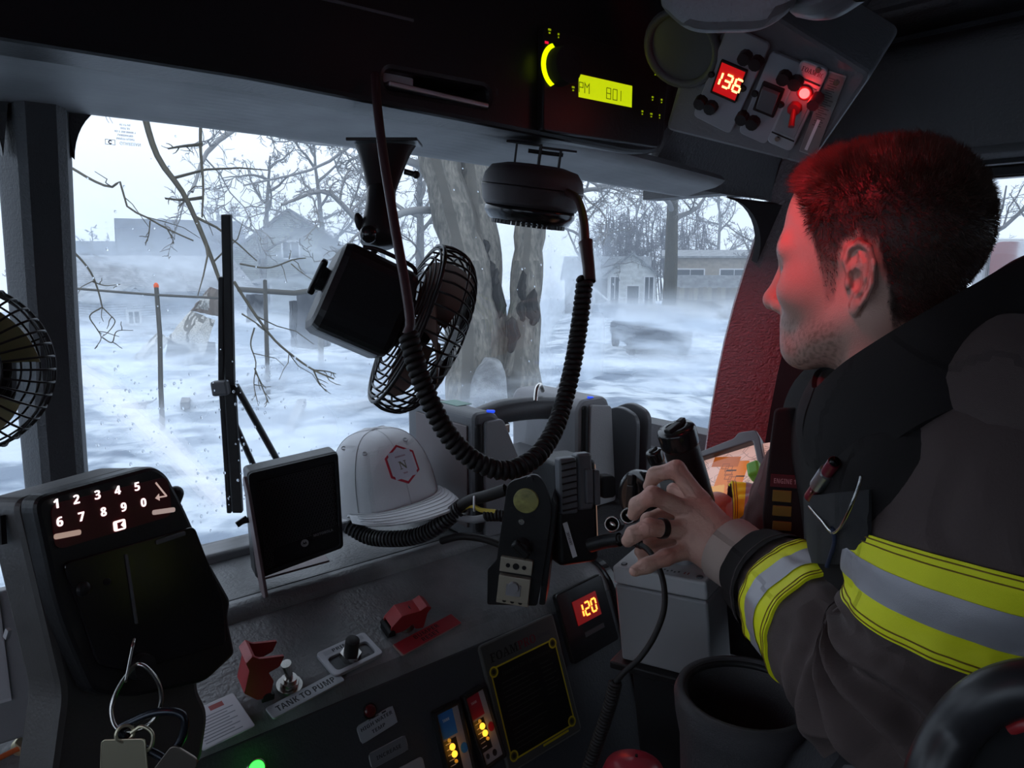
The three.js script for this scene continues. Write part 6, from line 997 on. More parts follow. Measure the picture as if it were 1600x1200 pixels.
{
  const c = at(905, 797, 1.03), f = frame(c, camR.clone().addScaledVector(camH, 0.35), V3(0, 1, 0).addScaledVector(camR, -0.08).addScaledVector(camH, 0.1)), t = thing('rugged_tablet', 'ribbed black rugged tablet seen edge on beside the mounting plate', 'tablet', c); t.quaternion.setFromRotationMatrix(f.m); t.updateMatrixWorld(true);
  mesh(t, 'case', M([B(0.062, 0.148, 0.10, -0.002, -0.003, -0.05, 0.008)]), MT.black);
  mesh(t, 'ribbed_back', M([B(0.026, 0.078, 0.02, -0.020, 0.038, 0.004, 0.004)]), std(0.085, 0.09, 0.10, 0.5, { bumpMap: scaled(fineT, 10), bumpScale: 0.0002 }));
  for (let i = 0; i < 8; i++) mesh(t, 'rib', M([T(B(0.022, 0.0022, 0.003, 0, 0, 0, 0.0008), [-0.020, 0.006 + i * 0.0092, 0.0148], [0, 0, 0.12])]), MT.black);
  mesh(t, 'corner_guard', M([B(0.024, 0.08, 0.022, 0.008, 0.040, -0.004, 0.005), B(0.012, 0.05, 0.012, 0.012, 0.034, 0.006, 0.003), B(0.010, 0.05, 0.014, 0.026, 0.030, 0.0, 0.003)]), std(0.085, 0.09, 0.10, 0.5));
  mesh(t, 'screen', M([B(0.003, 0.12, 0.08, 0.031, 0.0, -0.05, 0.001)]), glow(0.9, 0.55, 0.4, 0.15), 'glowing edge of the screen');
  mesh(t, 'hand_strap', M([B(0.022, 0.032, 0.03, 0.046, 0.028, -0.01, 0.006)]), MT.blackMatte);
  const lab = mesh(t, 'asset_label', M([B(0.007, 0.052, 0.0008, 0, 0, 0)]), MT.white, 'narrow white label'); lab.position.set(-0.016, -0.04, 0.0008); lab.rotation.z = 0.26;
  const pr = printed(t, 'label_print', 0.022, 0.006, 0, 0, 0, plateTex(['2014187'], '#c9c9cc', '#1a1a1c', 256, 70, 'bold 56px sans-serif')); pr.position.set(-0.0168, -0.038, 0.0014); pr.rotation.z = 0.26 - Math.PI / 2;
  mesh(t, 'arm', M([T(B(0.10, 0.03, 0.03, 0, 0, 0, 0.01), [-0.04, -0.03, -0.075], [0, 0, 0.1])]), MT.blackMetal);
}
{ // corrugated loom and wires behind the plate
  const t = thing('wiring_loom', 'ribbed black wiring loom with loose wires behind the mounting plate', 'wiring', at(650, 845, 1.12));
  const W = (l) => l.map(([x, y, d]) => at(x, y, d)), path = W([[545, 822, 1.14], [575, 838, 1.13], [610, 842, 1.11], [650, 838, 1.09], [685, 822, 1.07], [708, 803, 1.06], [722, 792, 1.05]]);
  meshW(t, 'corrugated_tube', [(() => { const cv = new THREE.CatmullRomCurve3(path), n = 34 * 8, p = [], r = []; for (let i = 0; i <= n; i++) { p.push(cv.getPointAt(i / n)); r.push(0.0105 + (i % 8 < 4 ? 0.0022 : -0.0012)); } const acc = newAcc(); addTube(acc, p, r, 14); const g = accGeo(acc); g.computeVertexNormals(); return g; })()], std(0.03, 0.03, 0.032, 0.4));
  meshW(t, 'wire', [TU(W([[715, 800, 1.055], [735, 790, 1.04], [752, 797, 1.03], [775, 800, 1.02]]), 0.0035, 20, 8)], std(0.6, 0.45, 0.05, 0.5), 'yellow wire'); meshW(t, 'wire', [TU(W([[715, 808, 1.055], [740, 812, 1.04], [765, 808, 1.03], [785, 808, 1.02]]), 0.0055, 20, 8)], MT.greyPlastic, 'grey cable'); meshW(t, 'wire', [TU(W([[712, 795, 1.055], [735, 782, 1.04], [760, 775, 1.03], [790, 765, 1.02]]), 0.0085, 20, 8)], MT.rubber, 'thick black cable'); meshW(t, 'wire', [TU(W([[690, 845, 1.08], [720, 838, 1.06], [755, 842, 1.05], [785, 852, 1.04]]), 0.0055, 20, 8)], MT.rubber); meshW(t, 'wire', [TU(W([[640, 800, 1.12], [690, 800, 1.07], [720, 798, 1.06]]), 0.003, 20, 8)], std(0.4, 0.02, 0.04, 0.5), 'red wire');
  const tie = at(741, 787, 1.03); meshW(t, 'cable_tie', [TOR(0.0095, 0.0018, tie.x, tie.y, tie.z, [0, 0.9, 0], 20, 6)], MT.white, 'white cable tie');
  meshW(t, 'connector', [coilAlong(W([[758, 805, 1.03], [772, 805, 1.025], [790, 806, 1.02]]), 0.006, 0.003, 6)], MT.rubber);
}
{ // data cable that loops down in front of the grey box
  const t = thing('data_cable', 'black cable looping down from the tablet in front of the grey box', 'cable', at(1035, 930, 0.9)), W = (l) => l.map(([x, y, d]) => at(x, y, d));
  meshW(t, 'plug', [TU(W([[922, 852, 1.0], [945, 846, 0.985], [968, 843, 0.97]]), 0.0095, 12, 12)], MT.black); meshW(t, 'strain_relief', [coilAlong(W([[962, 843, 0.972], [980, 843, 0.958], [1003, 851, 0.94]]), 0.0035, 0.003, 8)], MT.rubber);
  meshW(t, 'lead', [TU(W([[996, 848, 0.945], [1015, 862, 0.925], [1030, 888, 0.905], [1038, 920, 0.89], [1037, 955, 0.88], [1022, 995, 0.875], [1000, 1028, 0.875], [976, 1050, 0.88], [962, 1066, 0.885]]), 0.0036, 60, 10)], MT.rubber);
  meshW(t, 'coil', coilAlong(W([[962, 1066, 0.885], [955, 1095, 0.89], [944, 1130, 0.895], [930, 1170, 0.90], [915, 1215, 0.90]]), 0.0058, 0.0028, 30), MT.rubber);
}
// ---------------------------------------------------------------- grey charger box, tub, armrest and lid at the lower right
{
  const o = at(957, 884, 1.03), f = frame(o, at(1102, 910, 0.95).sub(o), at(957, 884, 1.03).sub(at(962, 985, 1.05))), t = thing('charger_box', 'light grey control box with black rocker switch under the left hand', 'box', o); t.quaternion.setFromRotationMatrix(f.m); t.updateMatrixWorld(true);
  const w = at(1102, 910, 0.95).sub(o).length();
  mesh(t, 'base', M([B(w, 0.115, 0.07, w / 2, -0.086, -0.036, 0.004)]), std(0.25, 0.25, 0.26, 0.5)); mesh(t, 'lid', M([B(w + 0.002, 0.026, 0.072, w / 2, -0.0135, -0.036, 0.004)]), std(0.40, 0.40, 0.41, 0.5, { bumpMap: scaled(fineT, 10), bumpScale: 0.0002 }));
  mesh(t, 'rocker_switch', M([B(0.026, 0.006, 0.018, 0.042, 0.002, -0.03, 0.001), T(B(0.02, 0.006, 0.014, 0, 0, 0, 0.001), [0.042, 0.006, -0.03], [0, 0, 0.15])]), MT.blackGloss); mesh(t, 'screw', M([C(0.0045, 0.004, 0.0015, 0.012, 0.0005, -0.012, 'y', 14), C(0.0045, 0.004, 0.0015, w - 0.012, 0.0005, -0.012, 'y', 14)]), MT.greyDark);
  mesh(t, 'dial', M([C(0.014, 0.013, 0.012, 0.085, 0.006, -0.05, 'y', 24), C(0.011, 0.010, 0.012, 0.085, 0.016, -0.05, 'y', 24)]), MT.greyPlastic, 'grey stepped dial');
  printed(t, 'lettering', 0.05, 0.014, 0, 0, 0, canvasTex(256, 72, (g) => { g.fillStyle = '#a5a5a8'; g.fillRect(0, 0, 256, 72); g.fillStyle = '#3c3c40'; for (let i = 0; i < 5; i++) g.fillRect(20 + i * 26, 20 + (i % 2) * 12, 14, 22); g.fillStyle = '#8a3038'; g.fillRect(170, 16, 10, 34); g.fillRect(196, 16, 10, 34); })).applyMatrix4(mat4([w * 0.68, 0.0006, -0.014], [-Math.PI / 2, 0, 0]));
  mesh(t, 'bracket', M([B(w + 0.03, 0.012, 0.09, w / 2, -0.15, -0.035, 0.003)]), MT.black);
  mesh(t, 'stand', M([B(w * 0.9, 0.9, 0.06, w / 2, -0.60, -0.04, 0.01)]), MT.blackMatte);
}
{
  const c = at(1165, 1090, 0.80), t = thing('console_tub', 'round black plastic tub with thick rim below the left forearm', 'tub', c);
  mesh(t, 'wall', L([[0.055, -0.3], [0.068, -0.05], [0.074, -0.02], [0.076, 0.0], [0.073, 0.008], [0.067, 0.008], [0.063, 0.0], [0.060, -0.03], [0.055, -0.16], [0.0001, -0.16]], 56), std(0.045, 0.042, 0.046, 0.42, grain(10, 0.0004)));
  mesh(t, 'rim_ring', M([TOR(0.0655, 0.004, 0, 0.002, 0, [Math.PI / 2, 0, 0], 56, 10)]), MT.black);
  const cb = thing('engine_cover', 'dark moulded engine cover between the seats', 'cover', at(1240, 1230, 0.75)); meshW(cb, 'cover', [SN((x, y, z) => smin(sdCap(x, y, z, at(1300, 1300, 0.76).toArray(), at(1480, 1300, 0.62).toArray(), 0.085, 0.11), sdCap(x, y, z, at(1180, 1200, 0.80).add(V3(0, -0.10, 0)).toArray(), at(1165, 1230, 0.80).add(V3(0, -0.16, 0)).toArray(), 0.045, 0.05), 0.05), [0.1, -1.05, -0.95], [1.15, -0.2, 0.1], 0.014)], std(0.03, 0.03, 0.035, 0.5, grain(8, 0.0005)));
}
{
  const t = thing('armrest', 'black rounded armrest rim with red lining in the bottom right corner', 'armrest', at(1560, 1180, 0.40)), W = (l) => l.map(([x, y, d]) => at(x, y, d));
  meshW(t, 'rim', [TU(W([[1445, 1260, 0.42], [1462, 1195, 0.42], [1492, 1140, 0.42], [1535, 1098, 0.41], [1590, 1075, 0.40], [1660, 1068, 0.39]]), 0.0145, 40, 14)], std(0.018, 0.017, 0.019, 0.35));
  meshW(t, 'pad', [TU(W([[1480, 1290, 0.44], [1505, 1225, 0.44], [1545, 1180, 0.43], [1600, 1160, 0.42], [1680, 1150, 0.41]]), 0.024, 30, 14)], MT.blackMatte);
  meshW(t, 'lining', [TU(W([[1520, 1178, 0.418], [1548, 1168, 0.415], [1566, 1163, 0.413]]), 0.003, 12, 8), TU(W([[1578, 1138, 0.41], [1600, 1130, 0.405], [1640, 1122, 0.40]]), 0.0045, 12, 8)], MT.red, 'red lining');
}
{ const c = at(990, 1222, 0.92), t = thing('red_lid', 'smooth red plastic lid at the bottom edge right of the data plate', 'lid', c); mesh(t, 'dome', M([T(L([[0.0001, 0.034], [0.02, 0.031], [0.036, 0.020], [0.042, 0.004], [0.043, -0.02], [0.0001, -0.02]], 40), [0, 0, 0])]), std(0.40, 0.03, 0.05, 0.28)); mesh(t, 'pin', M([C(0.0018, 0.0018, 0.004, 0.004, 0.034, 0, 'y', 10)]), MT.black); }
// ---------------------------------------------------------------- tablet with map, flashlights on the right dashboard
{
  const q = [[1085, 765, 1.18], [1200, 752, 1.10], [1180, 690, 1.16], [1098, 700, 1.24]].map(([x, y, d]) => at(x, y, d)), f = frame(at(1140, 730, 1.17), q[1].clone().sub(q[0]), q[3].clone().sub(q[0])), t = thing('map_tablet', 'tablet in a black frame showing an orange map behind the flashlight', 'tablet', f.o); t.quaternion.setFromRotationMatrix(f.m); t.updateMatrixWorld(true);
  const P = (l) => l.map(([x, y]) => f.hit(x, y)), outer = P([[1070, 800], [1212, 790], [1192, 690], [1186, 679], [1158, 683], [1152, 692], [1090, 716]]), inner = P([[1085, 790], [1200, 782], [1181, 696], [1098, 722]]);
  mesh(t, 'frame', T(EX(outer, 0.012, 0.005, 0.002, [new THREE.Path(roundShape(inner, 0.004).getPoints())]), [0, 0, 0]), std(0.07, 0.075, 0.085, 0.35)); mesh(t, 'back', T(EX(outer, 0.012, 0.005, 0.002), [0, 0, -0.012]), MT.black);
  const xs = inner.map((p) => p[0]), ys = inner.map((p) => p[1]), x0 = Math.min(...xs), x1 = Math.max(...xs), y0 = Math.min(...ys), y1 = Math.max(...ys);
  printed(t, 'screen', x1 - x0, y1 - y0, (x0 + x1) / 2, (y0 + y1) / 2, 0.002, canvasTex(512, 384, (g, w, h) => {
    g.fillStyle = '#d2b3a8'; g.fillRect(0, 0, w, h); g.strokeStyle = '#9b7f78'; g.lineWidth = 3; let s = 7; const R = () => { s = (s * 16807) % 2147483647; return s / 2147483647; };
    for (let i = 0; i < 60; i++) { g.beginPath(); let x = R() * w, y = R() * h; g.moveTo(x, y); for (let k = 0; k < 4; k++) { x += (R() - 0.5) * 120; y += (R() - 0.5) * 90; g.lineTo(x, y); } g.stroke(); }
    g.save(); g.translate(250, 220); g.rotate(0.12); g.fillStyle = '#c9742c'; g.fillRect(-110, -120, 190, 320); g.fillStyle = '#a85a22'; g.fillRect(-180, -150, 190, 70); g.strokeStyle = '#8a4718'; g.lineWidth = 5; for (let i = 0; i < 9; i++) { g.strokeRect(-100 + (i * 47) % 150, -100 + (i * 71) % 240, 46, 34); } g.fillStyle = '#33190a'; g.fillRect(-60, -60, 70, 9); g.fillRect(20, -20, 60, 8); g.restore();
    g.fillStyle = 'rgba(214,160,80,0.9)'; for (let i = 0; i < 26; i++) { g.beginPath(); g.moveTo(R() * 220, 250 + R() * 130); g.lineTo(R() * 220, 250 + R() * 130); g.lineTo(R() * 220, 250 + R() * 130); g.fill(); }
  }), { glow: 0.42, rough: 0.12 });
  mesh(t, 'green_clip', M([T(B(0.02, 0.028, 0.02, 0, 0, 0, 0.005), [...f.hit(1188, 748), 0.018], [0, 0, 0.3])]), std(0.12, 0.5, 0.04, 0.45), 'green clip'); mesh(t, 'stand', M([B(0.05, 0.10, 0.02, 0, -0.09, -0.02, 0.006)]), MT.black);
}
function torch(name, label, a, b, r, ribs = true) {
  const t = thing(name, label, 'flashlight', a), d = b.clone().sub(a), len = d.length(); t.quaternion.setFromUnitVectors(V3(0, 1, 0), d.clone().normalize()); t.updateMatrixWorld(true);
  const grip = []; for (let i = 0; i < 34; i++) grip.push([r * (i % 2 ? 0.965 : 1.02), len * (0.28 + i * 0.0132)]);
  mesh(t, 'barrel', L([[0.0001, 0], [r * 0.9, 0], [r * 0.98, len * 0.03], [r, len * 0.25], ...(ribs ? grip : []), [r, len * 0.74], [r * 1.04, len * 0.76]], 32), MT.blackMetal);
  mesh(t, 'head', L([[r * 1.05, len * 0.755], [r * 1.12, len * 0.78], [r * 1.12, len * 0.93], [r * 1.0, len * 0.97], [r * 0.6, len * 0.98], [r * 0.55, len * 0.97], [0.0001, len * 0.965]], 32), MT.blackGloss);
  mesh(t, 'tail_switch', M([B(r * 1.1, len * 0.05, r * 0.5, -r * 0.2, len * 0.985, 0, 0.002), B(r * 0.5, len * 0.06, r * 0.4, r * 0.6, len * 0.985, 0, 0.002)]), MT.black);
  return t;
}
torch('flashlight', 'thick black flashlight held upright in the left hand', at(1092, 790, 1.02), at(1054, 664, 0.985), 0.0235);
torch('flashlight', 'second black flashlight lying low behind the fingers', at(1085, 778, 1.12), at(984, 770, 1.06), 0.031, false);
torch('flashlight', 'short black flashlight with a clip standing left of the upright one', at(1045, 775, 1.09), at(1020, 702, 1.07), 0.011, false);
{ const lens = (label, x, y, d) => { const c = at(x, y, d), t = thing('light_socket', label, 'socket', c); t.quaternion.setFromUnitVectors(V3(0, 1, 0), camH.clone().multiplyScalar(-0.9).addScaledVector(camR, -0.3).add(V3(0, 0.35, 0)).normalize()); t.updateMatrixWorld(true); mesh(t, 'barrel', L([[0.009, -0.05], [0.0105, -0.005], [0.0115, 0.003], [0.009, 0.004], [0.008, -0.004], [0.0001, -0.01]], 24), MT.blackGloss); mesh(t, 'rim', M([TOR(0.0098, 0.0012, 0, 0.004, 0, [Math.PI / 2, 0, 0], 28, 8)]), MT.steel); mesh(t, 'contact', M([S(0.0035, 0.002, 0.006, 0, -0.002, 0, 10)]), MT.steel); };
  lens('black charging socket with bright rim beside the tablet', 957, 819, 1.03); lens('black charging socket with bright rim nearest the fingertips', 982, 806, 1.02); }
{ const p = at(1270, 640, 1.30), t = thing('safety_strap', 'bright yellow green safety strap at the side window behind the collar', 'strap', p); t.rotation.y = -YAW; t.updateMatrixWorld(true); mesh(t, 'webbing', M([B(0.03, 0.06, 0.012, 0.008, 0.025, 0, 0.005), B(0.025, 0.035, 0.014, 0.012, -0.01, 0.006, 0.005, [0, 0, 0.3])]), std(0.50, 0.52, 0.03, 0.6)); mesh(t, 'buckle', M([B(0.02, 0.10, 0.012, 0.02, -0.06, 0, 0.004)]), MT.black); }

// ---------------------------------------------------------------- the officer
{
  const seat = thing('officer_seat', 'black officer seat hidden behind the turnout coat', 'seat', [1.02, -1.39, -0.1]);
  const person = thing('person', 'short haired firefighter in a dark turnout coat leaning over the dashboard', 'person', [0.95, -1.0, -0.25]);
  // --- head, in its own axes: x forward, y up, z away from us
  const O = at(1362, 407, 0.77), yawA = 42 * Math.PI / 180;
  const HF = camR.clone().multiplyScalar(-Math.cos(yawA)).addScaledVector(camH, Math.sin(yawA)).add(V3(0, -0.03, 0)).normalize(), HZ = new THREE.Vector3().crossVectors(HF, V3(0, 1, 0)).normalize(), HU = new THREE.Vector3().crossVectors(HZ, HF);
  const HM = new THREE.Matrix4().makeBasis(HF.clone().multiplyScalar(0.89), HU, HZ).setPosition(O);
  const helix = [[0.010, 0.002], [0.0145, 0.016], [0.010, 0.0275], [-0.002, 0.0325], [-0.0135, 0.027], [-0.019, 0.012], [-0.0175, -0.006], [-0.011, -0.019], [-0.004, -0.027]];
  const anti = [[0.000, 0.021], [-0.007, 0.012], [-0.0095, 0.000], [-0.006, -0.012], [0.001, -0.017]];
  const headSDF = (f, u, z) => {
    const a = Math.abs(z);
    let d = smin(sdEll(f, u, a, [-0.020, 0.031, 0], [0.1, 0.086, 0.077]), sdEll(f, u, a, [0.036, 0.040, 0], [0.060, 0.064, 0.061]), 0.03);
    d = smin(d, sdEll(f, u, a, [0.038, -0.025, 0], [0.056, 0.082, 0.059]), 0.03);
    d = smin(d, sdCap(f, u, a, [-0.010, -0.052, 0.048], [0.066, -0.094, 0.014], 0.022, 0.021), 0.03);
    d = smin(d, sdEll(f, u, a, [0.080, -0.096, 0], [0.019, 0.017, 0.024]), 0.02);
    d = smin(d, sdEll(f, u, a, [0.078, -0.064, 0], [0.022, 0.032, 0.030]), 0.02);
    d = smin(d, sdCap(f, u, a, [0.101, -0.0625, 0], [0.090, -0.067, 0.021], 0.0048, 0.002), 0.007);
    d = smin(d, sdCap(f, u, a, [0.099, -0.0745, 0], [0.090, -0.0705, 0.019], 0.0058, 0.002), 0.007);
    d = smin(d, sdCap(f, u, a, [0.094, 0.010, 0], [0.115, -0.038, 0], 0.0075, 0.0105), 0.016);
    d = smin(d, sdEll(f, u, a, [0.117, -0.042, 0], [0.0115, 0.0105, 0.0115]), 0.010);
    d = smin(d, sdEll(f, u, a, [0.102, -0.047, 0.0125], [0.011, 0.008, 0.0065]), 0.008);
    d = smax(d, -sdEll(f, u, a, [0.110, -0.054, 0.0075], [0.0055, 0.0035, 0.0035]), 0.002);
    d = smin(d, sdCap(f, u, a, [0.096, 0.016, 0.008], [0.080, 0.014, 0.046], 0.0105, 0.009), 0.02);
    d = smin(d, sdEll(f, u, a, [0.062, -0.030, 0.043], [0.028, 0.020, 0.017]), 0.025);
    d = smax(d, -sdEll(f, u, a, [0.100, -0.006, 0.031], [0.016, 0.011, 0.017]), 0.012);
    d = Math.min(d, Math.hypot(f - 0.080, u + 0.007, a - 0.031) - 0.0125);
    d = smin(d, sdCap(f, u, a, [0.092, 0.0005, 0.021], [0.084, -0.001, 0.044], 0.0042, 0.0036), 0.004);
    d = smin(d, sdCap(f, u, a, [0.091, -0.0155, 0.022], [0.084, -0.013, 0.043], 0.0034, 0.003), 0.005);
    d = smin(d, sdCap(f, u, a, [-0.028, -0.06, 0], [-0.064, -0.24, 0], 0.058, 0.068), 0.03);
    d = smin(d, sdCap(f, u, a, [-0.030, -0.055, 0.045], [0.000, -0.20, 0.022], 0.017, 0.014), 0.02);
    // ears
    const ef = f + 0.012, eu = u + 0.016, ez = a - 0.0755 + ef * 0.42 - eu * 0.06;
    if (Math.abs(ef) < 0.04 && Math.abs(eu) < 0.05 && a > 0.05) {
      let e = smin(sdEll(ef, eu, ez, [-0.002, 0.002, 0], [0.0165, 0.028, 0.0045]), sdEll(ef, eu, ez, [0.002, 0, -0.012], [0.016, 0.022, 0.012]), 0.006);
      for (let i = 0; i < helix.length - 1; i++) e = smin(e, sdCap(ef, eu, ez, [...helix[i], 0.003], [...helix[i + 1], 0.003], 0.0036, 0.0036), 0.0025);
      for (let i = 0; i < anti.length - 1; i++) e = smin(e, sdCap(ef, eu, ez, [...anti[i], 0.0025], [...anti[i + 1], 0.0025], 0.0032, 0.0032), 0.0025);
      e = smin(e, sdEll(ef, eu, ez, [0.002, -0.0285, 0.002], [0.0065, 0.009, 0.0045]), 0.004);
      e = smax(e, -sdEll(ef, eu, ez, [0.0015, -0.003, 0.006], [0.0078, 0.011, 0.0085]), 0.003);
      e = smax(e, -sdEll(ef, eu, ez, [0.004, 0.020, 0.006], [0.005, 0.006, 0.005]), 0.003);
      e = smin(e, sdEll(ef, eu, ez, [0.0115, -0.006, 0.003], [0.0042, 0.0065, 0.004]), 0.003);
      d = smin(d, e, 0.005);
    }
    return d;
  };
  const hairLine = [[-0.14, -0.088], [-0.085, -0.085], [-0.045, -0.062], [-0.037, -0.02], [-0.031, 0.016], [0.0, 0.022], [0.012, 0.004], [0.016, -0.040], [0.026, -0.042], [0.031, -0.012], [0.040, 0.018], [0.052, 0.048], [0.066, 0.074], [0.080, 0.096], [0.10, 0.16]];
  const hairAmount = (f, u, z) => {
    let i = 0; while (i < hairLine.length - 2 && f > hairLine[i + 1][0]) i++;
    const [a, b] = [hairLine[i], hairLine[i + 1]], hl = lerp(a[1], b[1], clamp((f - a[0]) / (b[0] - a[0]), 0, 1)), n = 0.012 * (noise3(f * 210, u * 210, z * 210) - 0.5) + 0.008 * (noise3(f * 60, u * 60, z * 60) - 0.5);
    return sstep(u + n, hl - 0.009, hl + 0.012) * (f > 0.008 ? lerp(0.35, 1, sstep(u, -0.03, 0.03)) : 1);
  };
  const headColor = (f, u, z) => {
    const a = Math.abs(z), n = noise3(f * 420, u * 420, z * 420), n2 = noise3(f * 60, u * 60, z * 60);
    let c = [0.62, 0.385, 0.31];
    const mix = (d, k) => { c = c.map((q, i) => lerp(q, d[i], clamp(k, 0, 1))); };
    mix([0.58, 0.25, 0.20], 0.5 * (1 - sstep(Math.hypot(f - 0.065, u + 0.03, a - 0.04), 0.01, 0.05)) + 0.55 * (1 - sstep(Math.hypot(f - 0.115, u + 0.04, z), 0.005, 0.025)) + 0.35 * sstep(a, 0.074, 0.080));
    mix([0.47, 0.27, 0.21], 0.35 * n2);
    const beard = sstep(-u, 0.048, 0.075) * sstep(f, 0.000, 0.02) * (1 - sstep(-u, 0.125, 0.15)); mix([0.20, 0.12, 0.09], beard * (0.20 + 0.55 * sstep(n, 0.45, 0.8)));
    if (f > 0.088 && Math.abs(u + 0.0685) < 0.0105 && a < 0.021) mix([0.46, 0.17, 0.16], 0.8);
    if (Math.hypot(f - 0.080, u + 0.007, a - 0.031) < 0.0130) { c = [0.62, 0.60, 0.58]; if (Math.hypot(f - 0.0915, u + 0.007, a - 0.029) < 0.0055) c = [0.05, 0.06, 0.07]; }
    if (f > 0.076 && u > 0.010 && u < 0.026 && a > 0.010 && a < 0.05) mix([0.10, 0.06, 0.045], 0.7 * sstep(n, 0.25, 0.55));
    mix([0.035, 0.024, 0.02], hairAmount(f, u, z));
    return c;
  };
  const headG = SN(headSDF, [-0.15, -0.26, -0.105], [0.14, 0.135, 0.105], 0.0029, headColor);
  const scalp = { p: headG.attributes.position.array.slice(), n: headG.attributes.normal.array.slice() };
  headG.applyMatrix4(HM);

  // --- body layout
  const hw = (f, u, z) => V3(f, u, z).applyMatrix4(HM), FB = camR.clone().multiplyScalar(-0.95).addScaledVector(camH, 0.31).normalize(), LB = new THREE.Vector3().crossVectors(V3(0, 1, 0), FB).normalize();
  const N = hw(-0.055, -0.175, 0), up = V3(0, 1, 0), ofs = (p, l, u, f) => p.clone().addScaledVector(LB, l).addScaledVector(up, u).addScaledVector(FB, f);
  const A = (p) => p.toArray(), SL = ofs(N, 0.165, -0.02, 0), SR = ofs(N, -0.165, -0.03, 0.03), CH = ofs(N, 0, -0.17, -0.045), BE = ofs(N, 0, -0.42, -0.075), HP = ofs(N, 0, -0.62, -0.10);
  // precomputed caps keep the field quick
  const caps = [[ofs(CH, 0.075, 0, 0), ofs(CH, -0.075, 0, 0), 0.105, 0.12], [ofs(BE, 0.06, 0, 0), ofs(BE, -0.06, 0, 0), 0.108, 0.12], [SL, SR, 0.066, 0.09], [ofs(HP, 0.08, 0, 0), ofs(HP, -0.08, 0, 0), 0.11, 0.1]].map(([a, b, r, k]) => [A(a), A(b), r, k]);
  const field = (x, y, z, g) => { let d = 9; for (const [a, b, r, k] of caps) d = d > 8 ? sdCap(x, y, z, a, b, r + g, r + g) : smin(d, sdCap(x, y, z, a, b, r + g, r + g), k); return d; };
  const coatSDF = (x, y, z) => field(x, y, z, 0.028) + 0.010 * (fbm(x * 9, y * 5, z * 9, 3) - 0.5);
  const box = (list, m) => { const lo = [9, 9, 9], hi = [-9, -9, -9]; for (const p of list) p.toArray().forEach((q, i) => { lo[i] = Math.min(lo[i], q - m); hi[i] = Math.max(hi[i], q + m); }); return [lo, hi]; };
  const hitCoat = (px, py, from = 0.45) => { const r = ray(px, py); for (let d = from; d < 1.4; d += 0.003) if (coatSDF(r.x * d, r.y * d, r.z * d) < 0) return d; return 0.8; };

  // --- left hand and the fingers of the right one
  const fingers = [
    [[1094, 783, 0.925, 0.0125], [1057, 733, 0.93, 0.0108], [1023, 742, 0.944, 0.0094], [1014, 760, 0.95, 0.0078]],
    [[1079, 801, 0.918, 0.0125], [1020, 774, 0.905, 0.0110], [996, 789, 0.918, 0.0098], [990, 804, 0.928, 0.0082]],
    [[1074, 829, 0.912, 0.0120], [1014, 824, 0.888, 0.0105], [990, 835, 0.892, 0.0096], [981, 845, 0.900, 0.0082]],
    [[1080, 858, 0.908, 0.0112], [1040, 871, 0.886, 0.0096], [1010, 884, 0.880, 0.0088], [992, 892, 0.878, 0.0072]],
  ];
  const thumb = [[1140, 850, 0.92, 0.018], [1105, 805, 0.955, 0.0145], [1075, 775, 0.985, 0.012], [1052, 765, 1.0, 0.0095]];
  const jp = (q) => [...at(q[0], q[1], q[2]).toArray(), q[3]];
  const wrist = at(1152, 868, 0.885), wr1 = at(1138, 848, 0.895), wr2 = at(1142, 884, 0.887), fa = at(1215, 920, 0.815);
  const handBones = [];
  fingers.forEach((f) => { const j = f.map(jp); for (let i = 0; i < 3; i++) handBones.push([j[i], j[i + 1], j[i][3], j[i + 1][3], 0.006]); });
  { const j = thumb.map(jp); for (let i = 0; i < 3; i++) handBones.push([j[i], j[i + 1], j[i][3], j[i + 1][3], 0.008]); }
  const palm = [[wr1, fingers[0][0]], [wr1, fingers[1][0]], [wrist, fingers[1][0]], [wrist, fingers[2][0]], [wr2, fingers[2][0]], [wr2, fingers[3][0]]].map(([w, m]) => [A(w), jp(m), 0.021, 0.0128]);
  const handSDF = (x, y, z) => { let d = 9; for (const [a, b, ra, rb] of palm) d = d > 8 ? sdCap(x, y, z, a, b, ra, rb) : smin(d, sdCap(x, y, z, a, b, ra, rb), 0.014); d = smin(d, sdCap(x, y, z, A(wrist), A(fa), 0.027, 0.034), 0.02); for (const [a, b, ra, rb, k] of handBones) d = smin(d, sdCap(x, y, z, a, b, ra, rb), k); return d + 0.0006 * (noise3(x * 300, y * 300, z * 300) - 0.5); };
  const knuckles = fingers.map((f) => [jp(f[0]), jp(f[1])]).flat();
  const skinAt = (x, y, z) => { const n = noise3(x * 90, y * 90, z * 90); let c = [0.60, 0.37, 0.295], k = 0; for (const q of knuckles) k = Math.max(k, 1 - sstep(Math.hypot(x - q[0], y - q[1], z - q[2]), 0.010, 0.022)); c = c.map((q, i) => lerp(q, [0.54, 0.24, 0.19][i], 0.6 * k + 0.3 * n)); const v = Math.abs(fbm(x * 40, y * 40, z * 40, 2) - 0.5); return c.map((q) => q * (v < 0.02 ? 0.93 : 1)); };
  const nails = [];
  const allPts = [...fingers.flat(), ...thumb].map((q) => at(q[0], q[1], q[2])).concat([wrist, fa]);
  const [hlo, hhi] = box(allPts, 0.03), handG = SN(handSDF, hlo, hhi, 0.0028, skinAt);
  const rf = [[[1085, 800, 1.045], [1040, 800, 1.01], [1012, 812, 0.985], [1008, 822, 0.98]], [[1090, 825, 1.04], [1045, 838, 0.995], [1012, 850, 0.975], [1000, 862, 0.972]], [[1098, 845, 1.03], [1055, 862, 0.99], [1020, 868, 0.975], [1006, 878, 0.972]]];
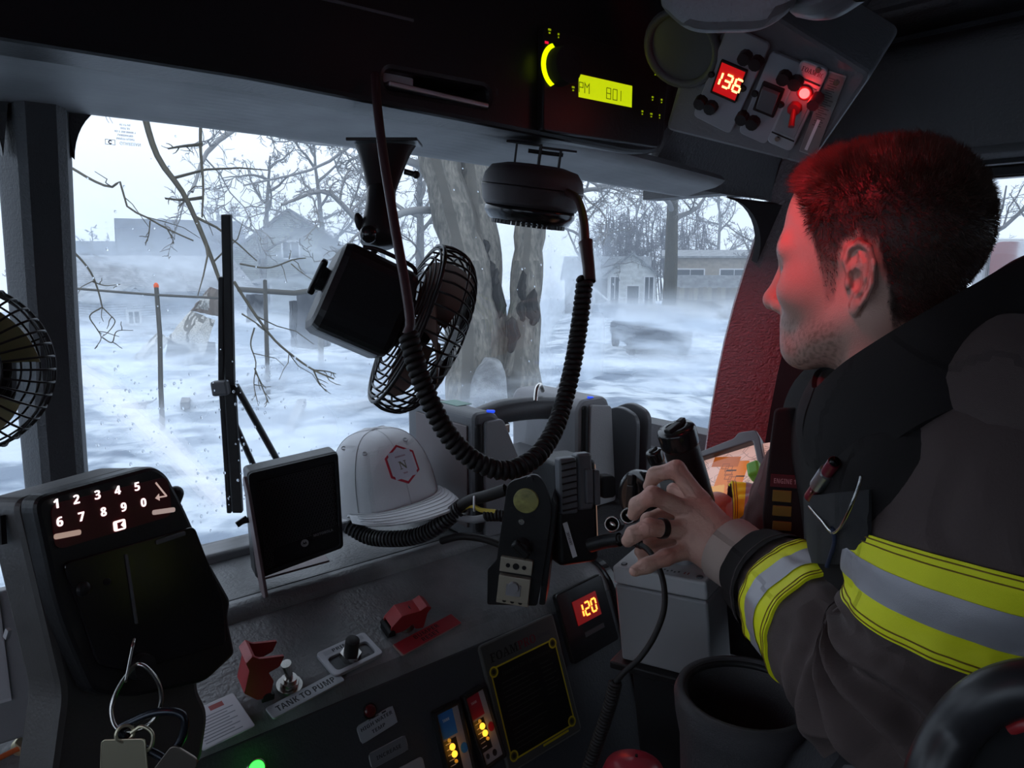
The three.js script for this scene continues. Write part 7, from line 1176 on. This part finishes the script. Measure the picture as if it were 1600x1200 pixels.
  const rBones = rf.flatMap((f) => { const j = f.map((q) => at(...q).toArray()); return [0, 1, 2].map((i) => [j[i], j[i + 1], 0.0105 - i * 0.0009, 0.0098 - i * 0.0009]); });
  const rw = at(1120, 800, 1.07), rightSDF = (x, y, z) => { let d = 9; for (const f of rf) d = d > 8 ? sdCap(x, y, z, A(rw), at(...f[0]).toArray(), 0.024, 0.014) : smin(d, sdCap(x, y, z, A(rw), at(...f[0]).toArray(), 0.024, 0.014), 0.014); for (const [a, b, ra, rb] of rBones) d = smin(d, sdCap(x, y, z, a, b, ra, rb), 0.006); return d; };
  const [rlo, rhi] = box(rf.flat().map((q) => at(...q)).concat([rw]), 0.035), rightG = SN(rightSDF, rlo, rhi, 0.0034, skinAt);
  // arms and trunk under the coat
  const sleeveL = [at(1625, 600, 0.70), at(1570, 690, 0.62), at(1540, 800, 0.585), at(1512, 925, 0.58), at(1462, 1060, 0.60), at(1400, 1085, 0.635), at(1320, 1010, 0.70), at(1245, 938, 0.78), at(1188, 893, 0.848)];
  const sleeveR = [A(SR), A(ofs(SR, -0.02, -0.22, 0.10)), A(at(1260, 840, 1.02)), A(at(1170, 805, 1.06)), A(rw)].map((q) => V3(...q));
  const armBones = [[A(sleeveL[1]), A(sleeveL[4]), 0.048, 0.042], [A(sleeveL[4]), A(wrist), 0.042, 0.028], [A(sleeveR[0]), A(sleeveR[1]), 0.05, 0.045], [A(sleeveR[1]), A(sleeveR[2]), 0.045, 0.038], [A(sleeveR[2]), A(rw), 0.038, 0.026], [A(N), A(hw(-0.045, -0.12, 0)), 0.062, 0.056]];
  const coreSDF = (x, y, z) => { let d = field(x, y, z, -0.03); for (const [a, b, ra, rb] of armBones) d = smin(d, sdCap(x, y, z, a, b, ra, rb), 0.03); return d; };
  const [clo, chi] = box([...sleeveL, ...sleeveR, HP, CH, BE, SL, SR, rw, wrist], 0.16), coreG = SN(coreSDF, clo, chi, 0.016, () => [0.5, 0.3, 0.24]);
  const skinM = phy(1, 1, 1, 0.5, { vertexColors: true, specularIntensity: 0.7, bumpMap: scaled(fineT, 20), bumpScale: 0.0003, sheen: 0.15 });
  meshW(person, 'body', [headG, handG, rightG, coreG], skinM);

  // --- hair
  {
    seed(601);
    const { p, n } = scalp, cnt = p.length / 3, list = [];
    for (let i = 0; i < cnt; i++) { const f = p[i * 3], u = p[i * 3 + 1], z = p[i * 3 + 2], k = hairAmount(f, u, z), ear = Math.hypot((f + 0.013) / 0.024, (u + 0.014) / 0.036) < 1 && Math.abs(z) > 0.06; if (!ear && u > -0.10 && k > 0.12 && z < 0.07) { const top = sstep(u, 0.0, 0.10), copies = top > 0.35 ? 3 : 2; for (let c = 0; c < copies; c++) if (rnd() < k) list.push([f, u, z, n[i * 3], n[i * 3 + 1], n[i * 3 + 2], top]); } }
    const cone = T(new THREE.ConeGeometry(1, 1, 3, 1, true), [0, 0.5, 0]), im = new THREE.InstancedMesh(cone, std(0.075, 0.045, 0.032, 0.36), list.length), m = new THREE.Matrix4(), q = new THREE.Quaternion();
    list.forEach(([f, u, z, nx, ny, nz, top], i) => { const front = sstep(f, 0.0, 0.075), clump = noise3(f * 110, u * 110, z * 110) - 0.5, clump2 = noise3(f * 110 + 9, u * 110, z * 110) - 0.5, len = lerp(0.004, 0.0115, top) * rr(0.6, 1.3) + 0.010 * front * top * (0.6 + clump), d = V3(nx, ny, nz).multiplyScalar(lerp(0.40, 0.75, top)).add(V3(lerp(-0.55, 0.10, top) + 0.75 * front, lerp(-0.60, 0.25, top) - 0.2 * front, 0)).add(V3(clump, clump2, clump - clump2).multiplyScalar(0.9)).add(rdir().multiplyScalar(0.30)).normalize(); q.setFromUnitVectors(V3(0, 1, 0), d); m.compose(V3(f + rr(-1, 1) * 0.0016, u + rr(-1, 1) * 0.0016, z + rr(-1, 1) * 0.0016), q, V3(0.00045, len, 0.00045)); im.setMatrixAt(i, m); });
    im.name = 'hair'; im.userData.kind = 'stuff'; im.userData.label = 'short cropped dark brown hair'; const inv = person.matrixWorld.clone().invert(); im.applyMatrix4(inv.multiply(HM)); person.add(im);
  }

  // --- coat
  const foldT = dataTex(512, (u, v) => { const a = Math.abs(fbm(u * 4, v * 4, 11, 3, 4) - 0.5) * 2, b = fbm(u * 9, v * 9, 3, 2, 9); return clamp(1 - a * 1.3 + 0.25 * (b - 0.5) + 0.03 * (hash3(Math.floor(u * 512), Math.floor(v * 512), 1) - 0.5), 0, 1); });
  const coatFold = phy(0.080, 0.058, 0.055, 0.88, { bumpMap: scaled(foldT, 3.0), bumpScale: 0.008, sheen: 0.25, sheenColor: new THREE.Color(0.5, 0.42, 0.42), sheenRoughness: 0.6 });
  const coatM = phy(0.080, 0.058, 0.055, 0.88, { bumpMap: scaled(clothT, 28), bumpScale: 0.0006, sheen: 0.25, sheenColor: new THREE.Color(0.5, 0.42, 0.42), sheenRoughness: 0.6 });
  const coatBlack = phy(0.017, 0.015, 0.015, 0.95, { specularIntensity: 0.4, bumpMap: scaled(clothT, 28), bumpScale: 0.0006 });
  const yellowM = std(0.96, 0.99, 0.01, 0.6, { bumpMap: scaled(clothT, 30), bumpScale: 0.0004 }), silverM = std(0.42, 0.42, 0.45, 0.42, { metalness: 0.25, bumpMap: scaled(clothT, 40), bumpScale: 0.0003 }), stitchM = std(0.25, 0.16, 0.02, 0.8), stitchDark = std(0.09, 0.07, 0.07, 0.8);
  const coat = new THREE.Group(); coat.name = 'coat'; person.add(coat); coat.updateMatrixWorld(true); coat.userData.label = 'dark turnout coat';
  const [tlo, thi] = box([SL, SR, CH, BE, HP], 0.2);
  meshW(coat, 'shaded_coat_body', [SN(coatSDF, tlo, thi, 0.008)], coatBlack);  // chest shade put into the colour: sleeve cloth is charcoal, this is blackened
  // sleeves as swept cloth with folds
  function sleeve(path, radii, foldAt, foldAmp, sd) {
    const cv = new THREE.CatmullRomCurve3(path, false, 'centripetal'), K = 240, fr = []; let nrm = camR.clone();
    for (let i = 0; i <= K; i++) { const u = i / K, p = cv.getPointAt(u), t = cv.getTangentAt(u); nrm = nrm.clone().addScaledVector(t, -nrm.dot(t)).normalize(); fr.push({ p, t, n: nrm, b: new THREE.Vector3().crossVectors(t, nrm) }); }
    const rad = (u) => { const q = u * (radii.length - 1), i = Math.min(radii.length - 2, Math.floor(q)); return lerp(radii[i], radii[i + 1], sstep(q - i, 0, 1)); };
    const at2 = (u, a, o = 0, calm = 1) => { const q = clamp(u, 0, 1) * K, i = Math.min(K - 1, Math.floor(q)), w = q - i, A0 = fr[i], B0 = fr[i + 1], c = Math.cos(a), s = Math.sin(a); const e = Math.exp(-(((u - foldAt) / 0.10) ** 2)), fold = calm * (foldAmp * e * (0.55 * Math.sin(u * 120 + 2.2 * Math.sin(a + 1) + 3 * noise3(c * 2, s * 2, u * 9 + sd)) + 0.45 * (noise3(c * 2.5 + 4, s * 2.5, u * 26 + sd) - 0.5)) + 0.030 * Math.abs(fbm(c * 1.3 + 7, s * 1.3, u * 7 + sd, 3) - 0.5) - 0.006); const r = rad(u) + fold + o; const p = A0.p.clone().lerp(B0.p, w), n = A0.n.clone().lerp(B0.n, w), b = A0.b.clone().lerp(B0.b, w); return p.addScaledVector(n, c * r).addScaledVector(b, s * r); };
    const near = (x, y) => { let best = 0, e = 1e9; for (let i = 0; i <= K; i++) { const p = fr[i].p, dd = p.dot(camF), px = 800 + p.dot(camR) / dd * FOCAL, py = 600 - p.dot(camU) / dd * FOCAL, q = (px - x) ** 2 + (py - y) ** 2; if (q < e) { e = q; best = i / K; } } return best; };
    return { at2, near, len: cv.getLength(), cloth: (u0, u1, o, nu = 72, nv = 150, calm = 1) => { const g = GRID(nu, nv, (a, v) => at2(lerp(u0, u1, v), a * Math.PI * 2, o, calm)), uv = g.attributes.uv; for (let i = 0; i < uv.count; i++) uv.setXY(i, uv.getX(i) * 0.6667, lerp(u0, u1, uv.getY(i)) * cv.getLength()); return g; }, ringAt: (u, o, r, calm = 1) => TU(Array.from({ length: 60 }, (_, k) => at2(u, k / 60 * Math.PI * 2, o, calm)), r, 180, 5, true) };
  }
  const LS = sleeve(sleeveL, [0.082, 0.090, 0.094, 0.092, 0.086, 0.080, 0.070, 0.062, 0.050], 0.60, 0.022, 3);
  meshW(coat, 'sleeve_cloth', [LS.cloth(0, 0.985, 0, 84, 220)], coatFold, undefined, true);
  const band = (S, uMid, half, parent, calm = 1) => {   // yellow - silver - yellow trim with stitching
    const u0 = uMid - half, u1 = uMid + half;
    meshW(parent, 'yellow_trim', [S.cloth(u0, u1, 0.0035, 90, 24, calm), GRID(90, 1, (a, v) => S.at2(u0, a * Math.PI * 2, v * 0.0035, calm)), GRID(90, 1, (a, v) => S.at2(u1, a * Math.PI * 2, 0.0035 - v * 0.0035, calm))], yellowM, 'fluorescent yellow trim');
    meshW(parent, 'silver_stripe', [S.cloth(uMid - half * 0.36, uMid + half * 0.36, 0.0046, 90, 12, calm)], silverM, 'silver reflective stripe');
    for (const k of [-0.93, -0.80, 0.80, 0.93]) meshW(parent, 'stitching', [S.ringAt(uMid + half * k, 0.0038, 0.0006, calm)], stitchM);
  };
  const uUp = LS.near(1510, 928), uFo = LS.near(1262, 955);
  band(LS, uUp, 0.0265 / LS.len * 1.05, coat); band(LS, uFo, 0.036 / LS.len, coat);
  meshW(coat, 'cuff', [LS.cloth(0.93, 0.995, 0.0035, 72, 12, 0.4), GRID(72, 1, (a, v) => LS.at2(0.995, a * Math.PI * 2, 0.0035 - v * 0.012, 0.4))], coatBlack, 'black reinforced cuff');
  meshW(coat, 'stitching', [LS.ringAt(0.945, 0.004, 0.0007, 0.4)], stitchDark);
  meshW(coat, 'wristlet', [(() => { const a = at(1192, 894, 0.845), m = at(1165, 878, 0.868), b = at(1137, 858, 0.892), acc = newAcc(), cv = new THREE.CatmullRomCurve3([a, m, b]), pp = cv.getPoints(14); addTube(acc, pp, pp.map((_, i) => lerp(0.0385, 0.0415, i / 14) + 0.0006 * (i % 2)), 36); const last = pp[14]; return accGeo(acc); })()], std(0.46, 0.36, 0.31, 0.95, { bumpMap: scaled(scratchT, 60), bumpScale: 0.001 }), 'tan knit wristlet');
  const RS = sleeve(sleeveR, [0.085, 0.075, 0.058, 0.046, 0.042], 0.5, 0.006, 9), uR = RS.near(1172, 798);
  meshW(coat, 'sleeve_cloth', [RS.cloth(0, 0.96, 0, 60, 90)], coatFold, undefined, true); band(RS, uR, 0.026 / RS.len, coat);
  // shoulder yoke seams
  meshW(coat, 'seam', [TU(Array.from({ length: 30 }, (_, k) => LS.at2(0.10 + 0.02 * Math.sin(k * 0.2), k / 30 * Math.PI * 2, 0.001)), 0.0022, 120, 6, true)], coatBlack);
  // shoulder cap joins sleeve and collar
  meshW(coat, 'shoulder_yoke', [SN((x, y, z) => { let d = sdCap(x, y, z, A(sleeveL[1]), A(ofs(N, 0.06, 0.03, -0.01)), 0.093, 0.078); d = smin(d, sdCap(x, y, z, A(at(1665, 640, 0.72)), A(sleeveL[1]), 0.088, 0.09), 0.06); return d + 0.030 * Math.abs(fbm(x * 8, y * 6, z * 8, 3) - 0.5) - 0.004; }, ...box([sleeveL[1], ofs(N, 0.06, 0.03, 0), at(1700, 640, 0.72)], 0.13), 0.008)], coatM);
  // stand-up collar
  const topE = [[1288, 612, 0.735], [1330, 577, 0.69], [1390, 538, 0.65], [1450, 502, 0.63], [1520, 458, 0.635], [1590, 412, 0.665], [1650, 392, 0.73], [1650, 398, 0.82], [1560, 440, 0.885], [1440, 530, 0.90], [1345, 570, 0.865], [1290, 585, 0.81]].map((q) => at(...q));
  const botE = [[1285, 740, 0.73], [1325, 740, 0.64], [1395, 705, 0.585], [1460, 660, 0.565], [1535, 620, 0.57], [1620, 580, 0.61], [1720, 540, 0.72], [1720, 540, 0.88], [1580, 580, 0.98], [1440, 660, 1.0], [1330, 680, 0.96], [1275, 700, 0.84]].map((q) => at(...q));
  const tc = new THREE.CatmullRomCurve3(topE, true), bc = new THREE.CatmullRomCurve3(botE, true);
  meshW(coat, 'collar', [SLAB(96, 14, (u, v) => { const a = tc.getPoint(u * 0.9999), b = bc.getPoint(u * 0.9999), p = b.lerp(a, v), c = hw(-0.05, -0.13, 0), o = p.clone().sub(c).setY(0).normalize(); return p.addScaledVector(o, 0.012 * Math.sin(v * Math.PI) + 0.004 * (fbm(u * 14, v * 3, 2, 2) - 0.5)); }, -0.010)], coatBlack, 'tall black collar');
  meshW(coat, 'collar_edge', [TU(Array.from({ length: 60 }, (_, k) => tc.getPoint(k / 60)), 0.0045, 180, 8, true)], std(0.055, 0.045, 0.045, 0.85), 'bound collar edge');
  // far lapel with name tag and dim trim
  const lf = frame(at(1240, 750, 0.90), camR.clone().addScaledVector(camH, -0.25), up.clone().addScaledVector(camR, 0.05)), P = (l) => l.map(([x, y]) => lf.hit(x, y));
  meshW(coat, 'lapel', [EX(P([[1210, 637], [1300, 633], [1330, 760], [1300, 900], [1196, 885], [1191, 800], [1203, 690]]), 0.012, 0.006, 0.003).applyMatrix4(lf.m)], coatBlack, 'black lapel flap');
  const tg = lf.rect([[1202, 757], [1247, 757], [1246, 738], [1203, 737]]), tag = new THREE.Group(); tag.name = 'name_tag'; coat.add(tag); const tmp = lf.m.clone().multiply(mat4([tg.x, tg.y, 0.0125])); tag.applyMatrix4(coat.matrixWorld.clone().invert().multiply(tmp)); tag.updateMatrixWorld(true);
  mesh(tag, 'tag_back', M([B(tg.w, tg.h, 0.0015, 0, 0, 0.0006, 0.0004)]), std(0.10, 0.006, 0.012, 0.7)); printed(tag, 'lettering', tg.w * 0.96, tg.h * 0.9, 0, 0, 0.0016, plateTex(['ENGINE 1'], '#4a0c14', '#a88a8c', 320, 96, 'bold 58px sans-serif'), { rough: 0.7 });
  for (const [y0, y1] of [[760, 778], [784, 800], [808, 822]]) { const r = lf.rect([[1206, y1], [1235, y1 + 2], [1234, y0 + 3], [1205, y0]]); meshW(coat, 'trim_patch', [B(r.w, r.h, 0.002, r.x, r.y, 0.0132, 0.0005).applyMatrix4(lf.m)], std(0.16, 0.12, 0.01, 0.7), 'dim yellow trim patch'); }
  // chest pocket with pen light and wire clip
  const cd = (x, y, l = 0.008) => at(x, y, Math.min(hitCoat(x, y), 0.95) - l);
  meshW(coat, 'chest_pocket', [SLAB(14, 14, (u, v) => cd(lerp(1262, 1362, u), lerp(880, 775 - 10 * u, v), 0.008), -0.004)], std(0.022, 0.022, 0.024, 0.85, { bumpMap: scaled(clothT, 20), bumpScale: 0.0006 }), 'black chest pocket');
  const pen = thing('pen_light', 'small dark red pen light with silver collar clipped to the coat', 'pen light', cd(1285, 750, 0.02)), pa = cd(1266, 776, 0.02), pb = cd(1304, 722, 0.02), pq = (a, b) => { const x = pa.clone().lerp(pb, a), y = pa.clone().lerp(pb, b); return [x, y]; };
  const seg = (a, b, r) => { const [x, y] = pq(a, b), acc = newAcc(); addTube(acc, [x, x.clone().lerp(y, 0.001), x.clone().lerp(y, 0.999), y], [r * 0.3, r, r, r * 0.3], 16); return accGeo(acc); };
  meshW(pen, 'barrel', [seg(0, 1, 0.0055)], std(0.20, 0.01, 0.03, 0.3)); meshW(pen, 'collar', [seg(0.36, 0.74, 0.0074)], MT.aluminium, 'silver collar'); meshW(pen, 'tip', [seg(0.96, 1.02, 0.0045)], MT.blackGloss);
  const clip = thing('wire_clip', 'bent steel wire clip hanging from the chest pocket', 'clip', cd(1305, 828, 0.02));
  meshW(clip, 'wire', [TU([[1346, 744], [1340, 765], [1326, 800], [1312, 826], [1300, 832], [1285, 815], [1270, 798], [1262, 785], [1264, 772], [1270, 768]].map(([x, y]) => cd(x, y, 0.032)), 0.0014, 60, 8)], MT.steel); meshW(clip, 'cord', [TU([[1301, 824], [1304, 845], [1298, 868], [1292, 885]].map(([x, y]) => cd(x, y, 0.03)), 0.002, 20, 8)], std(0.02, 0.03, 0.07, 0.7), 'navy cord');
  // ring on the ring finger
  { const a = at(1074, 829, 0.912), b = at(1014, 824, 0.888), c = a.clone().lerp(b, 0.66), t = thing('finger_ring', 'wide dark ring on the ring finger of the left hand', 'ring', c); t.quaternion.setFromUnitVectors(V3(0, 0, 1), b.clone().sub(a).normalize()); t.updateMatrixWorld(true); mesh(t, 'hoop', M([T(L([[0.0112, -0.0042], [0.0124, -0.004], [0.0126, 0], [0.0124, 0.004], [0.0112, 0.0042], [0.0108, 0]], 36), [0, 0, 0], [Math.PI / 2, 0, 0])]), std(0.05, 0.045, 0.045, 0.3, { metalness: 0.8 })); }
  // nails
  // trousers and seat
  const kneeL = ofs(HP, 0.13, -0.12, 0.40), kneeR = ofs(HP, -0.13, -0.10, 0.40);
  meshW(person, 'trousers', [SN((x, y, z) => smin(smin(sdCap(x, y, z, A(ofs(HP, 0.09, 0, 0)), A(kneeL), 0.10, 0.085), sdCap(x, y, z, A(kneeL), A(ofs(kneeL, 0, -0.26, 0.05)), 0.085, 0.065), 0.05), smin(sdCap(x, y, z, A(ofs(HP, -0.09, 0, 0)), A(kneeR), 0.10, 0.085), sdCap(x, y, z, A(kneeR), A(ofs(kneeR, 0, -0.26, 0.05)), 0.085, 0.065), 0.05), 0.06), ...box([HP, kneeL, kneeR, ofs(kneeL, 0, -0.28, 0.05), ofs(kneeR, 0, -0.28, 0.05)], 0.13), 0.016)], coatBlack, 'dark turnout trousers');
  const sb = ofs(HP, 0, -0.13, 0.1);
  meshW(seat, 'cushion', [T(B(0.52, 0.12, 0.52, 0, 0, 0, 0.04), [sb.x, sb.y - 0.04, sb.z], [0, Math.atan2(-FB.x, -FB.z), 0])], MT.blackMatte);
  const bk = ofs(HP, 0, 0.12, -0.22); meshW(seat, 'backrest', [T(B(0.48, 0.55, 0.10, 0, 0, 0, 0.04), [bk.x, bk.y, bk.z], [0, Math.atan2(-FB.x, -FB.z), 0])], MT.blackMatte);
  meshW(seat, 'pedestal', [B(0.3, sb.y - 0.1 + 1.39, 0.3, sb.x, (sb.y - 0.1 - 1.39) / 2, sb.z, 0.02)], MT.blackMatte);
}

scene.traverse((o) => { if (o.isMesh) { o.castShadow = true; o.receiveShadow = true; } });
renderer.render(scene, camera);
